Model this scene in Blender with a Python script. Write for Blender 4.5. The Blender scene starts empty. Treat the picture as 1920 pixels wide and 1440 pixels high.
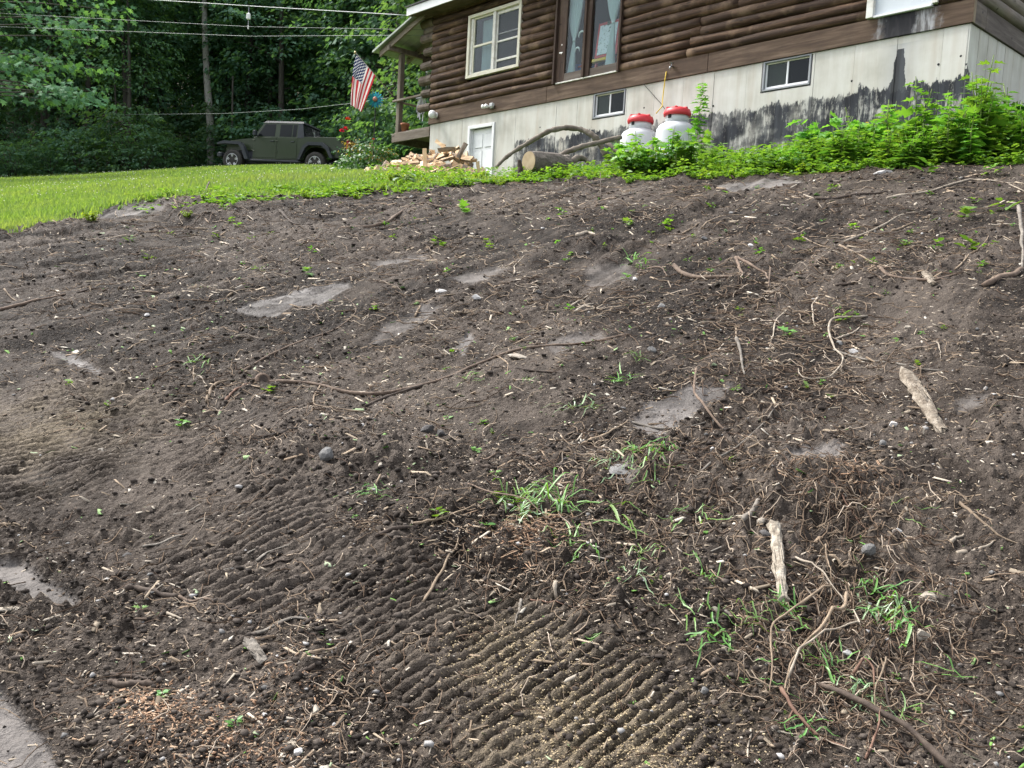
import bpy, math, random
import numpy as np
from mathutils import Matrix, Vector

# ------------------------------------------------------------------ camera
EYE = 1.6
FPX = 1671.46                                   # focal length in pixels of the 1920 wide photograph
PITCH, ROLL, YAW = (math.radians(a) for a in (4.9, 3.2736, -42.2755))
cF = np.array([0, math.cos(PITCH), -math.sin(PITCH)])
cU0 = np.array([0, math.sin(PITCH), math.cos(PITCH)])
cR0 = np.array([1.0, 0, 0])
cR = cR0 * math.cos(ROLL) + cU0 * math.sin(ROLL)
cU = -cR0 * math.sin(ROLL) + cU0 * math.cos(ROLL)
scene = bpy.context.scene
col = scene.collection
cam = bpy.data.cameras.new('camera')
cam.sensor_width = 36.0
cam.lens = FPX / 1920 * 36.0
cam.clip_start = 0.05
cam.clip_end = 800
camo = bpy.data.objects.new('camera', cam)
col.objects.link(camo)
M = Matrix(((cR[0], cU[0], -cF[0], 0), (cR[1], cU[1], -cF[1], 0), (cR[2], cU[2], -cF[2], EYE), (0, 0, 0, 1)))
camo.matrix_world = M
scene.camera = camo

# ------------------------------------------------------------------ light: bright hazy overcast
SUN_EL, SUN_AZ = math.radians(53), math.radians(-58)      # azimuth clockwise from +Y
world = bpy.data.worlds.new('World')
scene.world = world
world.use_nodes = True
wn = world.node_tree.nodes
wl = world.node_tree.links
wn.clear()
sky = wn.new('ShaderNodeTexSky')
sky.sky_type = 'NISHITA'
sky.sun_disc = False
sky.sun_elevation = SUN_EL
sky.sun_rotation = SUN_AZ
sky.air_density = 1.0
sky.dust_density = 4.0
hs = wn.new('ShaderNodeHueSaturation')
hs.inputs['Saturation'].default_value = 0.30
bg = wn.new('ShaderNodeBackground')
bg.inputs['Strength'].default_value = 0.13
wo = wn.new('ShaderNodeOutputWorld')
wl.new(sky.outputs[0], hs.inputs['Color'])
wl.new(hs.outputs[0], bg.inputs['Color'])
wl.new(bg.outputs[0], wo.inputs['Surface'])
sun = bpy.data.lights.new('sun', 'SUN')
sun.energy = 1.5
sun.angle = math.radians(10)
sun.color = (1.0, 0.96, 0.90)
suno = bpy.data.objects.new('sun', sun)
col.objects.link(suno)
sd = Vector((math.sin(SUN_AZ) * math.cos(SUN_EL), math.cos(SUN_AZ) * math.cos(SUN_EL), math.sin(SUN_EL)))
suno.rotation_euler = sd.to_track_quat('Z', 'Y').to_euler()
suno.location = (0, 0, 60)
scene.view_settings.view_transform = 'Standard'
scene.view_settings.look = 'None'
scene.view_settings.exposure = 1.78
scene.view_settings.gamma = 1.0
scene.cycles.max_bounces = 4
scene.cycles.diffuse_bounces = 2
scene.cycles.glossy_bounces = 2
scene.cycles.transparent_max_bounces = 12

RNG = np.random.default_rng(7)
random.seed(7)

# ------------------------------------------------------------------ helpers
def ray(px, py):
    return cF + cR * (px - 960) / FPX - cU * (py - 720) / FPX

def P3(px, py, t):
    """world point seen at a photo pixel at optical depth t"""
    p = ray(px, py) * t
    return np.array([p[0], p[1], p[2] + EYE])

def hash2(ix, iy, seed):
    h = (ix.astype(np.int64) * 374761393 + iy.astype(np.int64) * 668265263 + seed * 974634777) & 0xffffffff
    h = ((h ^ (h >> 13)) * 1274126177) & 0xffffffff
    h = (h ^ (h >> 16)) & 0xffffffff
    return h.astype(np.float64) / 4294967295.0

def vnoise(x, y, seed=0):
    x = np.asarray(x, float); y = np.asarray(y, float)
    ix = np.floor(x); iy = np.floor(y)
    fx = x - ix; fy = y - iy
    ux = fx * fx * fx * (fx * (fx * 6 - 15) + 10)
    uy = fy * fy * fy * (fy * (fy * 6 - 15) + 10)
    ix = ix.astype(np.int64); iy = iy.astype(np.int64)
    a = hash2(ix, iy, seed); b = hash2(ix + 1, iy, seed)
    c = hash2(ix, iy + 1, seed); d = hash2(ix + 1, iy + 1, seed)
    return (a * (1 - ux) + b * ux) * (1 - uy) + (c * (1 - ux) + d * ux) * uy * 1.0

def fbm(x, y, octv=4, seed=0, gain=0.5):
    x = np.asarray(x, float); y = np.asarray(y, float)
    s = np.zeros(np.broadcast(x, y).shape); a = 1.0; tot = 0
    for i in range(octv):
        ca, sa = math.cos(0.7 * i), math.sin(0.7 * i)
        s += a * (vnoise(ca * x - sa * y + 13.7 * i, sa * x + ca * y + 7.3 * i, seed + i) - 0.5)
        tot += a; a *= gain; x = x * 2.03; y = y * 2.03
    return s / tot * 2          # about -1..1

def sstep(a, b, x):
    t = np.clip((x - a) / (b - a), 0, 1)
    return t * t * (3 - 2 * t)

def mesh_np(name, V, F, smooth=False):
    """mesh from a vertex array and one face array (n,3) or (n,4), or a list of such arrays"""
    me = bpy.data.meshes.new(name)
    V = np.asarray(V, np.float32).reshape(-1, 3)
    Fs = F if isinstance(F, list) else [F]
    Fs = [np.asarray(f, np.int32) for f in Fs if len(f)]
    me.vertices.add(len(V)); me.vertices.foreach_set('co', V.ravel())
    loops = np.concatenate([f.ravel() for f in Fs])
    sizes = np.concatenate([np.full(len(f), f.shape[1], np.int32) for f in Fs])
    me.loops.add(len(loops)); me.loops.foreach_set('vertex_index', loops)
    me.polygons.add(len(sizes))
    st = np.zeros(len(sizes), np.int32); st[1:] = np.cumsum(sizes)[:-1]
    me.polygons.foreach_set('loop_start', st)
    me.polygons.foreach_set('loop_total', sizes)
    if smooth:
        me.polygons.foreach_set('use_smooth', np.ones(len(sizes), bool))
    me.update(calc_edges=True)
    return me

def vattr(me, name, arr):
    a = me.attributes.new(name, 'FLOAT', 'POINT')
    a.data.foreach_set('value', np.asarray(arr, np.float32).ravel())

def link(name, me, parent=None, mat=None, loc=None, rot=None, scale=None):
    o = bpy.data.objects.new(name, me)
    col.objects.link(o)
    if parent is not None:
        o.parent = parent
    if mat is not None and me is not None:
        if len(me.materials) == 0:
            me.materials.append(mat)
    if loc is not None: o.location = tuple(float(v) for v in loc)
    if rot is not None: o.rotation_euler = tuple(float(v) for v in rot)
    if scale is not None: o.scale = (scale,) * 3 if np.isscalar(scale) else tuple(float(v) for v in scale)
    return o

def tag(o, label=None, cat=None, group=None, kind=None):
    if label: o['label'] = label
    if cat: o['category'] = cat
    if group: o['group'] = group
    if kind: o['kind'] = kind
    return o

def empty(name, loc, rz=0, label=None, cat=None, group=None):
    o = link(name, None, None, None, loc, (0, 0, rz))
    o.empty_display_size = 0.1
    return tag(o, label, cat, group)

def copy_tree(o, parent=None):
    c = o.copy(); col.objects.link(c); c.parent = parent
    for ch in list(o.children):
        copy_tree(ch, c)
    return c

def frame_from(d):
    d = np.asarray(d, float); d = d / (np.linalg.norm(d) + 1e-12)
    a = np.array([0, 0, 1.0]) if abs(d[2]) < 0.9 else np.array([1.0, 0, 0])
    u = np.cross(d, a); u /= np.linalg.norm(u)
    return d, u, np.cross(u, d)

class MB:
    """collects geometry of ONE mesh"""
    def __init__(s):
        s.v = []; s.f = []; s.n = 0
    def add(s, V, F):
        V = np.asarray(V, float).reshape(-1, 3)
        s.v.append(V)
        s.f.extend([tuple(int(i) + s.n for i in f) for f in F])
        s.n += len(V); return s
    def box(s, x0, x1, y0, y1, z0, z1, bev=0.0):
        if bev <= 0:
            V = [(x, y, z) for z in (z0, z1) for y in (y0, y1) for x in (x0, x1)]
            F = [(0, 2, 3, 1), (4, 5, 7, 6), (0, 1, 5, 4), (2, 6, 7, 3), (0, 4, 6, 2), (1, 3, 7, 5)]
            return s.add(V, F)
        b = min(bev, abs(x1 - x0) * .45, abs(y1 - y0) * .45, abs(z1 - z0) * .45)
        ring = lambda i, z: [(x0 + i, y0 + i + (0 if i else b) * 0, z)]
        prof = [(b, z0), (0, z0 + b), (0, z1 - b), (b, z1)]
        V = []; F = []
        for ins, z in prof:
            a0, a1, c0, c1 = x0 + ins, x1 - ins, y0 + ins, y1 - ins
            V += [(a0 + b, c0, z), (a1 - b, c0, z), (a1, c0 + b, z), (a1, c1 - b, z), (a1 - b, c1, z), (a0 + b, c1, z), (a0, c1 - b, z), (a0, c0 + b, z)]
        for r in range(3):
            for k in range(8):
                F.append((r * 8 + k, r * 8 + (k + 1) % 8, r * 8 + 8 + (k + 1) % 8, r * 8 + 8 + k))
        F.append(tuple(range(7, -1, -1))); F.append(tuple(range(24, 32)))
        return s.add(V, F)
    def tube(s, path, rad, n=8, cap=True, jit=0, rng=None, flat=1.0):
        path = np.asarray(path, float); m = len(path)
        rad = np.full(m, rad, float) if np.isscalar(rad) else np.asarray(rad, float)
        tan = np.gradient(path, axis=0)
        d, u, w = frame_from(tan[0])
        V = []
        for i in range(m):
            t = tan[i] / (np.linalg.norm(tan[i]) + 1e-12)
            u = u - t * (u @ t); u /= (np.linalg.norm(u) + 1e-12)
            w = np.cross(t, u)
            a = np.linspace(0, 2 * math.pi, n, endpoint=False)
            rr = np.full(n, rad[i])
            if jit: rr = rr * (1 + jit * (rng or RNG).uniform(-1, 1, n))
            V.append(path[i] + np.outer(np.cos(a) * rr, u) + np.outer(np.sin(a) * rr * flat, w))
        V = np.concatenate(V); F = []
        for i in range(m - 1):
            for k in range(n):
                F.append((i * n + k, i * n + (k + 1) % n, (i + 1) * n + (k + 1) % n, (i + 1) * n + k))
        if cap:
            F.append(tuple(range(n - 1, -1, -1))); F.append(tuple((m - 1) * n + k for k in range(n)))
        return s.add(V, F)
    def lathe(s, prof, n=20, c=(0, 0, 0), axis='z'):
        V = []; F = []; m = len(prof)
        for r, h in prof:
            for k in range(n):
                a = 2 * math.pi * k / n
                p = (r * math.cos(a), r * math.sin(a), h)
                if axis == 'y': p = (p[0], p[2], p[1])
                if axis == 'x': p = (p[2], p[0], p[1])
                V.append((p[0] + c[0], p[1] + c[1], p[2] + c[2]))
        for i in range(m - 1):
            for k in range(n):
                F.append((i * n + k, i * n + (k + 1) % n, (i + 1) * n + (k + 1) % n, (i + 1) * n + k))
        if prof[0][0] > 1e-6: F.append(tuple(range(n - 1, -1, -1)))
        if prof[-1][0] > 1e-6: F.append(tuple((m - 1) * n + k for k in range(n)))
        return s.add(V, F)
    def prism(s, poly, a, b, plane='xz'):
        """extrude a 2-D polygon between a and b along the missing axis"""
        def mk(p, q):
            if plane == 'xz': return (p[0], q, p[1])
            if plane == 'yz': return (q, p[0], p[1])
            return (p[0], p[1], q)
        n = len(poly)
        V = [mk(p, a) for p in poly] + [mk(p, b) for p in poly]
        F = [tuple(range(n)), tuple(range(2 * n - 1, n - 1, -1))]
        for k in range(n):
            F.append((k, n + k, n + (k + 1) % n, (k + 1) % n))
        return s.add(V, F)
    def mesh(s, name, smooth=False):
        me = bpy.data.meshes.new(name)
        V = np.concatenate(s.v) if s.v else np.zeros((0, 3))
        me.from_pydata(V.tolist(), [], s.f)
        if smooth:
            me.polygons.foreach_set('use_smooth', np.ones(len(me.polygons), bool))
        me.update(); return me
    def build(s, name, mat, parent=None, smooth=False, **k):
        return link(name, s.mesh(name, smooth), parent, mat, **k)

def fix_normals(me):
    import bmesh
    b = bmesh.new(); b.from_mesh(me); bmesh.ops.recalc_face_normals(b, faces=b.faces); b.to_mesh(me); b.free()

# ------------------------------------------------------------------ materials
def nt(name):
    m = bpy.data.materials.new(name); m.use_nodes = True
    n = m.node_tree.nodes; n.clear()
    out = n.new('ShaderNodeOutputMaterial')
    return m, n, m.node_tree.links, out

def rgb(c): return (c[0], c[1], c[2], 1.0)

def ramp(n, stops, interp='LINEAR'):
    r = n.new('ShaderNodeValToRGB'); e = r.color_ramp; e.interpolation = interp
    while len(e.elements) > 1: e.elements.remove(e.elements[-1])
    e.elements[0].position = stops[0][0]; e.elements[0].color = rgb(stops[0][1]) if not np.isscalar(stops[0][1]) else rgb((stops[0][1],) * 3)
    for p, c in stops[1:]:
        x = e.elements.new(p); x.color = rgb(c) if not np.isscalar(c) else rgb((c,) * 3)
    return r

def noise(n, l, vec, scale, detail=4, rough=0.55, dist=0.0):
    t = n.new('ShaderNodeTexNoise'); t.inputs['Scale'].default_value = scale
    t.inputs['Detail'].default_value = detail; t.inputs['Roughness'].default_value = rough
    t.inputs['Distortion'].default_value = dist
    if vec is not None: l.new(vec, t.inputs['Vector'])
    return t

def math_n(n, l, op, a, b=None, c=None, clamp=False):
    t = n.new('ShaderNodeMath'); t.operation = op; t.use_clamp = clamp
    for i, v in enumerate((a, b, c)):
        if v is None: continue
        if isinstance(v, (int, float)): t.inputs[i].default_value = v
        else: l.new(v, t.inputs[i])
    return t.outputs[0]

def mixc(n, l, fac, a, b, mode='MIX'):
    t = n.new('ShaderNodeMix'); t.data_type = 'RGBA'; t.blend_type = mode
    if isinstance(fac, (int, float)): t.inputs[0].default_value = fac
    else: l.new(fac, t.inputs[0])
    for i, v in ((6, a), (7, b)):
        if isinstance(v, tuple): t.inputs[i].default_value = rgb(v)
        else: l.new(v, t.inputs[i])
    return t.outputs[2]

def mapping(n, l, src, scale=(1, 1, 1), rot=(0, 0, 0), loc=(0, 0, 0)):
    m = n.new('ShaderNodeMapping'); m.inputs['Scale'].default_value = scale
    m.inputs['Rotation'].default_value = rot; m.inputs['Location'].default_value = loc
    l.new(src, m.inputs['Vector']); return m.outputs[0]

def bump(n, l, h, strength=0.4, dist=0.01, normal=None):
    b = n.new('ShaderNodeBump'); b.inputs['Strength'].default_value = strength
    b.inputs['Distance'].default_value = dist; l.new(h, b.inputs['Height'])
    if normal is not None: l.new(normal, b.inputs['Normal'])
    return b.outputs[0]

def simple(name, c1, c2=None, scale=8.0, rough=0.7, bumps=0.3, bdist=0.004, spec=0.35, metal=0.0, stretch=(1, 1, 1), rand=0.0, detail=5, c3=None, coat=0):
    m, n, l, out = nt(name)
    p = n.new('ShaderNodeBsdfPrincipled')
    p.inputs['Roughness'].default_value = rough; p.inputs['Metallic'].default_value = metal
    p.inputs['Specular IOR Level'].default_value = spec
    if coat: p.inputs['Coat Weight'].default_value = coat; p.inputs['Coat Roughness'].default_value = 0.08
    tc = n.new('ShaderNodeTexCoord')
    v = mapping(n, l, tc.outputs['Object'], stretch)
    t = noise(n, l, v, scale, detail)
    c2 = c2 or tuple(min(1, x * 1.25) for x in c1)
    st = [(0.32, c1), (0.68, c2)] if c3 is None else [(0.28, c1), (0.5, c2), (0.74, c3)]
    cc = ramp(n, st); l.new(t.outputs[0], cc.inputs[0]); colr = cc.outputs[0]
    if rand:
        oi = n.new('ShaderNodeObjectInfo')
        k = math_n(n, l, 'MULTIPLY_ADD', oi.outputs['Random'], 2 * rand, 1 - rand)
        hsn = n.new('ShaderNodeHueSaturation'); l.new(k, hsn.inputs['Value']); l.new(colr, hsn.inputs['Color']); colr = hsn.outputs[0]
    l.new(colr, p.inputs['Base Color'])
    if bumps:
        t2 = noise(n, l, v, scale * 3.1, 5)
        l.new(bump(n, l, t2.outputs[0], bumps, bdist), p.inputs['Normal'])
    l.new(p.outputs[0], out.inputs[0]); return m

def leafmat(name, c1, c2, trans=0.45, rand=0.25, gloss=0.06, huer=0.02, pos=None):
    m, n, l, out = nt(name)
    geo = n.new('ShaderNodeNewGeometry')
    oi = n.new('ShaderNodeObjectInfo')
    cc = ramp(n, [(0.0, c1), (1.0, c2)]); l.new(geo.outputs['Random Per Island'], cc.inputs[0])
    leafc = cc.outputs[0]
    if pos:
        pn = noise(n, l, geo.outputs['Position'], pos[0], 3); pr_ = ramp(n, [(.40, 0.0), (.64, 1.0)]); l.new(pn.outputs[0], pr_.inputs[0])
        leafc = mixc(n, l, math_n(n, l, 'MULTIPLY', pr_.outputs[0], pos[2]), leafc, pos[1])
    hsn = n.new('ShaderNodeHueSaturation')
    l.new(math_n(n, l, 'MULTIPLY_ADD', oi.outputs['Random'], 2 * rand, 1 - rand), hsn.inputs['Value'])
    l.new(math_n(n, l, 'MULTIPLY_ADD', oi.outputs['Random'], 2 * huer, 0.5 - huer), hsn.inputs['Hue'])
    l.new(leafc, hsn.inputs['Color'])
    d = n.new('ShaderNodeBsdfDiffuse'); l.new(hsn.outputs[0], d.inputs[0])
    tr = n.new('ShaderNodeBsdfTranslucent')
    warm = mixc(n, l, 1.0, hsn.outputs[0], (1.15, 1.1, 0.35), 'MULTIPLY'); l.new(warm, tr.inputs[0])
    mx = n.new('ShaderNodeMixShader'); mx.inputs[0].default_value = trans
    l.new(d.outputs[0], mx.inputs[1]); l.new(tr.outputs[0], mx.inputs[2])
    g = n.new('ShaderNodeBsdfGlossy'); g.inputs['Roughness'].default_value = 0.45
    mx2 = n.new('ShaderNodeMixShader'); mx2.inputs[0].default_value = gloss
    l.new(mx.outputs[0], mx2.inputs[1]); l.new(g.outputs[0], mx2.inputs[2])
    l.new(mx2.outputs[0], out.inputs[0]); return m

# leaf clouds -------------------------------------------------------
LEAF_OVAL = (np.array([[0, 0], [.3, .26], [.62, .27], [1, 0], [.62, -.27], [.3, -.26]]), [(0, 1, 2), (0, 2, 3), (0, 3, 4), (0, 4, 5)])
LEAF_DIAMOND = (np.array([[0, 0], [.45, .3], [1, 0], [.45, -.3]]), [(0, 1, 2), (0, 2, 3)])
LEAF_LOBED = (np.array([[0, 0], [.1, .18], [.25, .48], [.42, .2], [.72, .42], [.66, .14], [1, 0], [.66, -.14], [.72, -.42], [.42, -.2], [.25, -.48], [.1, -.18]]),
              [(0, 1, 11), (1, 2, 3), (11, 9, 10), (1, 3, 9, 11), (3, 4, 5), (9, 7, 8), (3, 5, 7, 9), (5, 6, 7)])

def leaves(P, A, N, S, shape=LEAF_OVAL, fold=0.18, droop=0.15):
    """one array of leaves: base points P, axes A, normals N, lengths S"""
    uv, F = shape
    P = np.asarray(P, float); A = np.asarray(A, float); N = np.asarray(N, float)
    A = A / (np.linalg.norm(A, axis=1, keepdims=True) + 1e-9)
    N = N - A * np.sum(A * N, axis=1, keepdims=True)
    N = N / (np.linalg.norm(N, axis=1, keepdims=True) + 1e-9)
    B = np.cross(N, A)
    S = np.asarray(S, float).reshape(-1, 1, 1)
    k = len(uv)
    u = uv[:, 0].reshape(1, k, 1); v = uv[:, 1].reshape(1, k, 1)
    w = np.abs(v) * fold - u * u * droop
    V = P[:, None, :] + S * (u * A[:, None, :] + v * B[:, None, :] + w * N[:, None, :])
    out = []
    base = (np.arange(len(P)) * k).reshape(-1, 1)
    for sz in (3, 4):
        fs = [f for f in F if len(f) == sz]
        if fs:
            fa = np.array(fs).reshape(1, -1, sz) + base[:, :, None]
            out.append(fa.reshape(-1, sz))
    return V.reshape(-1, 3), out

def join_np(parts):
    """parts: list of (V, [F arrays])"""
    Vs = []; T = []; Q = []; n = 0
    for V, Fl in parts:
        Vs.append(V)
        for f in Fl:
            (T if f.shape[1] == 3 else Q).append(f + n)
        n += len(V)
    out = []
    if T: out.append(np.concatenate(T))
    if Q: out.append(np.concatenate(Q))
    return np.concatenate(Vs), out

def rand_unit(n, rng):
    v = rng.normal(size=(n, 3)); return v / np.linalg.norm(v, axis=1, keepdims=True)

# ------------------------------------------------------------------ terrain height
def _ctrl():
    pts = []
    for x in (-9, -6, -3.5, -1.5, 0, 1.5, 3.5, 6, 9):
        for y in (-2, 1, 3, 5, 7, 9):
            if y > 7 and x < -5: continue
            pts.append((x, y, .27 * y + .10 * x + .0096 * x * x * (1 if abs(x) < 6 else .8)))
    for px, py, t in ((0, 440, 8), (300, 373, 10), (500, 372, 11), (700, 360, 11.8), (960, 342, 12), (1130, 336, 11.6), (1300, 330, 11), (1640, 322, 10), (1760, 312, 9.6), (1920, 318, 9.3),
                      (0, 400, 11), (0, 362, 18), (0, 338, 28), (0, 330, 38), (300, 345, 17), (300, 328, 26), (300, 320, 38), (500, 340, 17), (500, 322, 26),
                      (443, 313, 37.2), (592, 312, 36), (705, 331, 16), (650, 322, 26), (820, 338, 15.5), (-200, 350, 34), (-300, 400, 18), (120, 420, 9.2)):
        p = P3(px, py, t); pts.append(tuple(p))
    for s, z in ((11.6, 1.95), (9.8, 1.85), (8, 1.85), (6, 1.9), (4, 1.95), (2, 2.05), (0.2, 2.1)):
        p = CORN + D1 * s - D2 * 0.15; pts.append((p[0], p[1], z + EYE))
        p = CORN + D1 * s + D2 * 5; pts.append((p[0], p[1], z + EYE + .3))
    p = CORN - D1 * 1.5 + D2 * 2.0; pts.append((p[0], p[1], 2.5 + EYE))
    for x in (-60, -40, -20, 0, 20, 40):
        pts.append((x, 50, 8.4 + EYE - 1.6)); pts.append((x, 65, 12.0)); pts.append((x, 90, 21.0)); pts.append((x, 110, 32.0)); pts.append((x, 132, 45.0)); pts.append((x, -15, -3.5))
    for y in (0, 12, 25):
        pts.append((-45, y, .2 * y - .5)); pts.append((35, y, .2 * y + 2.2)); pts.append((-25, y, .2 * y - .3))
    return np.array(pts)

D1 = np.array([math.sin(YAW), math.cos(YAW), 0.0])       # along the front wall, away from the near corner
D2 = np.array([math.cos(YAW), -math.sin(YAW), 0.0])      # along the side wall, away from the near corner
CORN = np.array([5.62093, 11.78658, 3.96965 + EYE])      # near corner of the cabin, underside of the sill board

_cp = _ctrl()
def _tps_fit(p, lam=0.05):
    n = len(p)
    d = np.linalg.norm(p[:, None, :2] - p[None, :, :2], axis=2)
    K = np.where(d > 0, d * d * np.log(d + 1e-12), 0) + lam * np.eye(n)
    Q = np.c_[np.ones(n), p[:, :2]]
    A = np.block([[K, Q], [Q.T, np.zeros((3, 3))]])
    return np.linalg.solve(A, np.r_[p[:, 2], 0, 0, 0])
_tw = _tps_fit(_cp)
GX0, GX1, GY0, GY1, GD = -62.0, 42.0, -16.0, 132.0, 0.25
_gx = np.arange(GX0, GX1 + GD, GD); _gy = np.arange(GY0, GY1 + GD, GD)
_GXX, _GYY = np.meshgrid(_gx, _gy)
def _tps_eval(x, y):
    r = _tw[-3] + _tw[-2] * x + _tw[-1] * y
    for (a, b, _), w in zip(_cp, _tw):
        d2 = (x - a) ** 2 + (y - b) ** 2
        r = r + w * 0.5 * d2 * np.log(d2 + 1e-12)
    return r
_GH = _tps_eval(_GXX, _GYY)

def H0(x, y):
    """smooth terrain height"""
    x = np.asarray(x, float); y = np.asarray(y, float)
    u = np.clip((x - GX0) / GD, 0, len(_gx) - 1.001); v = np.clip((y - GY0) / GD, 0, len(_gy) - 1.001)
    i = u.astype(int); j = v.astype(int); fu = u - i; fv = v - j
    return (_GH[j, i] * (1 - fu) + _GH[j, i + 1] * fu) * (1 - fv) + (_GH[j + 1, i] * (1 - fu) + _GH[j + 1, i + 1] * fu) * fv

def G(px, py, tmin=1.2, tmax=60):
    """point of the ground seen at a photo pixel"""
    r = ray(px, py); t = np.geomspace(tmin, tmax, 1500)
    z = EYE + r[2] * t - H0(r[0] * t, r[1] * t)
    k = np.argmax(z < 0)
    if z[k] >= 0: k = len(t) - 1
    k = max(k, 1)
    a = z[k - 1] / (z[k - 1] - z[k] + 1e-12)
    tt = t[k - 1] + (t[k] - t[k - 1]) * a
    p = r * tt
    return np.array([p[0], p[1], float(H0(p[0], p[1]))]), tt

def Gp(px, py): return G(px, py)[0]

# edge of the bare soil against lawn and weeds, as ground points
EDGE_PX = [(-350, 520), (-150, 478), (0, 443), (70, 428), (150, 404), (220, 388), (300, 374), (400, 374), (500, 372), (600, 366), (700, 361), (800, 355), (900, 346), (1000, 341), (1130, 336), (1300, 331), (1450, 329), (1560, 327), (1640, 321), (1760, 312), (1860, 314), (1960, 318), (2200, 326)]
EDGE = np.array([Gp(*p)[:2] for p in EDGE_PX])

def edge_sd(x, y):
    """metres beyond the soil edge (positive on the lawn side), measured along y"""
    o = np.argsort(EDGE[:, 0])
    return y - np.interp(x, EDGE[o, 0], EDGE[o, 1])

# ------------------------------------------------------------------ bare soil slope
def gpoly(pxs): return np.array([Gp(*p)[:2] for p in pxs])

def poly_sd(poly, x, y, pad=0.6):
    """signed distance to a polygon (negative inside); far points get +pad"""
    out = np.full(x.shape, pad)
    m = (x > poly[:, 0].min() - pad) & (x < poly[:, 0].max() + pad) & (y > poly[:, 1].min() - pad) & (y < poly[:, 1].max() + pad)
    if not m.any(): return out
    X = x[m]; Y = y[m]; d = np.full(X.shape, 1e9); ins = np.zeros(X.shape, bool)
    n = len(poly)
    for i in range(n):
        a = poly[i]; b = poly[(i + 1) % n]; e = b - a
        t = np.clip(((X - a[0]) * e[0] + (Y - a[1]) * e[1]) / (e @ e + 1e-12), 0, 1)
        d = np.minimum(d, np.hypot(X - a[0] - t * e[0], Y - a[1] - t * e[1]))
        c = ((a[1] > Y) != (b[1] > Y)) & (X < (b[0] - a[0]) * (Y - a[1]) / (b[1] - a[1] + 1e-12) + a[0])
        ins ^= c
    out[m] = np.minimum(np.where(ins, -d, d), pad)
    return out

SMOOTH = [  # trodden or scraped smooth patches: pixels, softness (m), wetness
    ([(435, 588), (470, 570), (560, 540), (650, 527), (662, 540), (600, 570), (520, 600), (455, 602)], .05, 1.0),
    ([(98, 655), (122, 653), (165, 683), (192, 705), (165, 702), (118, 676)], .03, 1.0),
    ([(-160, 1060), (35, 1044), (60, 1066), (100, 1092), (152, 1132), (140, 1150), (95, 1142), (30, 1106), (-160, 1080)], .02, .55),
    ([(-200, 1300), (0, 1318), (40, 1355), (88, 1402), (130, 1470), (-200, 1500)], .02, .55),
    ([(1180, 795), (1220, 745), (1300, 718), (1372, 720), (1350, 752), (1290, 790), (1240, 830), (1190, 822)], .05, .7),
    ([(1465, 852), (1500, 838), (1585, 818), (1572, 862), (1530, 902), (1480, 890)], .05, .8),
    ([(690, 640), (722, 608), (800, 570), (835, 572), (780, 612), (712, 640)], .06, .5),
    ([(852, 642), (880, 618), (895, 628), (866, 655)], .03, .8),
    ([(690, 492), (800, 468), (795, 485), (702, 502)], .08, .5),
    ([(1338, 347), (1480, 330), (1505, 345), (1360, 357)], .10, .8),
    ([(160, 408), (230, 388), (330, 380), (300, 402), (200, 415)], .12, .6),
    ([(352, 492), (415, 486), (402, 497)], .05, .7),
    ([(840, 520), (930, 495), (960, 505), (880, 535)], .10, .5),
    ([(1010, 640), (1130, 615), (1140, 632), (1040, 660)], .08, .4),
    ([(1140, 885), (1165, 872), (1195, 905), (1178, 925)], .03, .5),
    ([(1790, 750), (1850, 742), (1850, 765), (1800, 770)], .05, .5),
    ([(1095, 500), (1180, 490), (1190, 520), (1100, 530)], .10, .35),
]
TRACKS = [  # crawler marks: area, one lug line (two pixels), spacing, depth
    ([(-150, 700), (120, 715), (300, 750), (430, 820), (400, 900), (60, 910), (-150, 890)], ((0, 790), (130, 770)), .046, .022),
    ([(-100, 880), (100, 880), (300, 850), (460, 870), (640, 950), (680, 1060), (560, 1170), (420, 1170), (300, 1110), (160, 1020), (-50, 960)], ((370, 1090), (560, 1010)), .044, .024),
    ([(380, 790), (560, 745), (600, 770), (480, 830), (400, 830)], ((400, 800), (520, 755)), .042, .012),
    ([(620, 1040), (760, 1000), (900, 1090), (1060, 1130), (1200, 1200), (1330, 1340), (1370, 1490), (880, 1490), (700, 1290), (590, 1170)], ((960, 1290), (1070, 1222)), .036, .014),
    ([(300, 1180), (470, 1170), (560, 1220), (500, 1290), (330, 1240)], ((350, 1230), (460, 1185)), .042, .012),
]
MOUNDS = [((1120, 470), .32, .13, 1.6), ((1400, 545), .22, .07, 1), ((1500, 940), .24, .09, 1.2), ((590, 860), .30, .06, 1.5), ((640, 450), .4, .04, 2), ((760, 535), .07, -.05, 1), ((230, 1290), .10, -.03, 2),
          ((1600, 545), .18, -.04, 1.5), ((1560, 388), .3, .05, 2), ((1780, 690), .4, .04, 1), ((920, 790), .25, -.05, 1.4), ((350, 400), .3, .06, 1.5), ((120, 430), .3, .06, 1.5), ((1250, 900), .2, .05, 1)]
MOUNDS = [(Gp(*p), r, h, a) for p, r, h, a in MOUNDS]
SMOOTH_W = [(gpoly(p), s, w) for p, s, w in SMOOTH]
TRACKS_W = []
for p, (a, b), sp, am in TRACKS:
    A, B = Gp(*a), Gp(*b); d = (B - A)[:2]; d /= np.linalg.norm(d)
    TRACKS_W.append((gpoly(p), d, sp, am))
_a, _b = Gp(650, 600), Gp(1100, 440); SCR = (_b - _a)[:2]; SCR /= np.linalg.norm(SCR)

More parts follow.
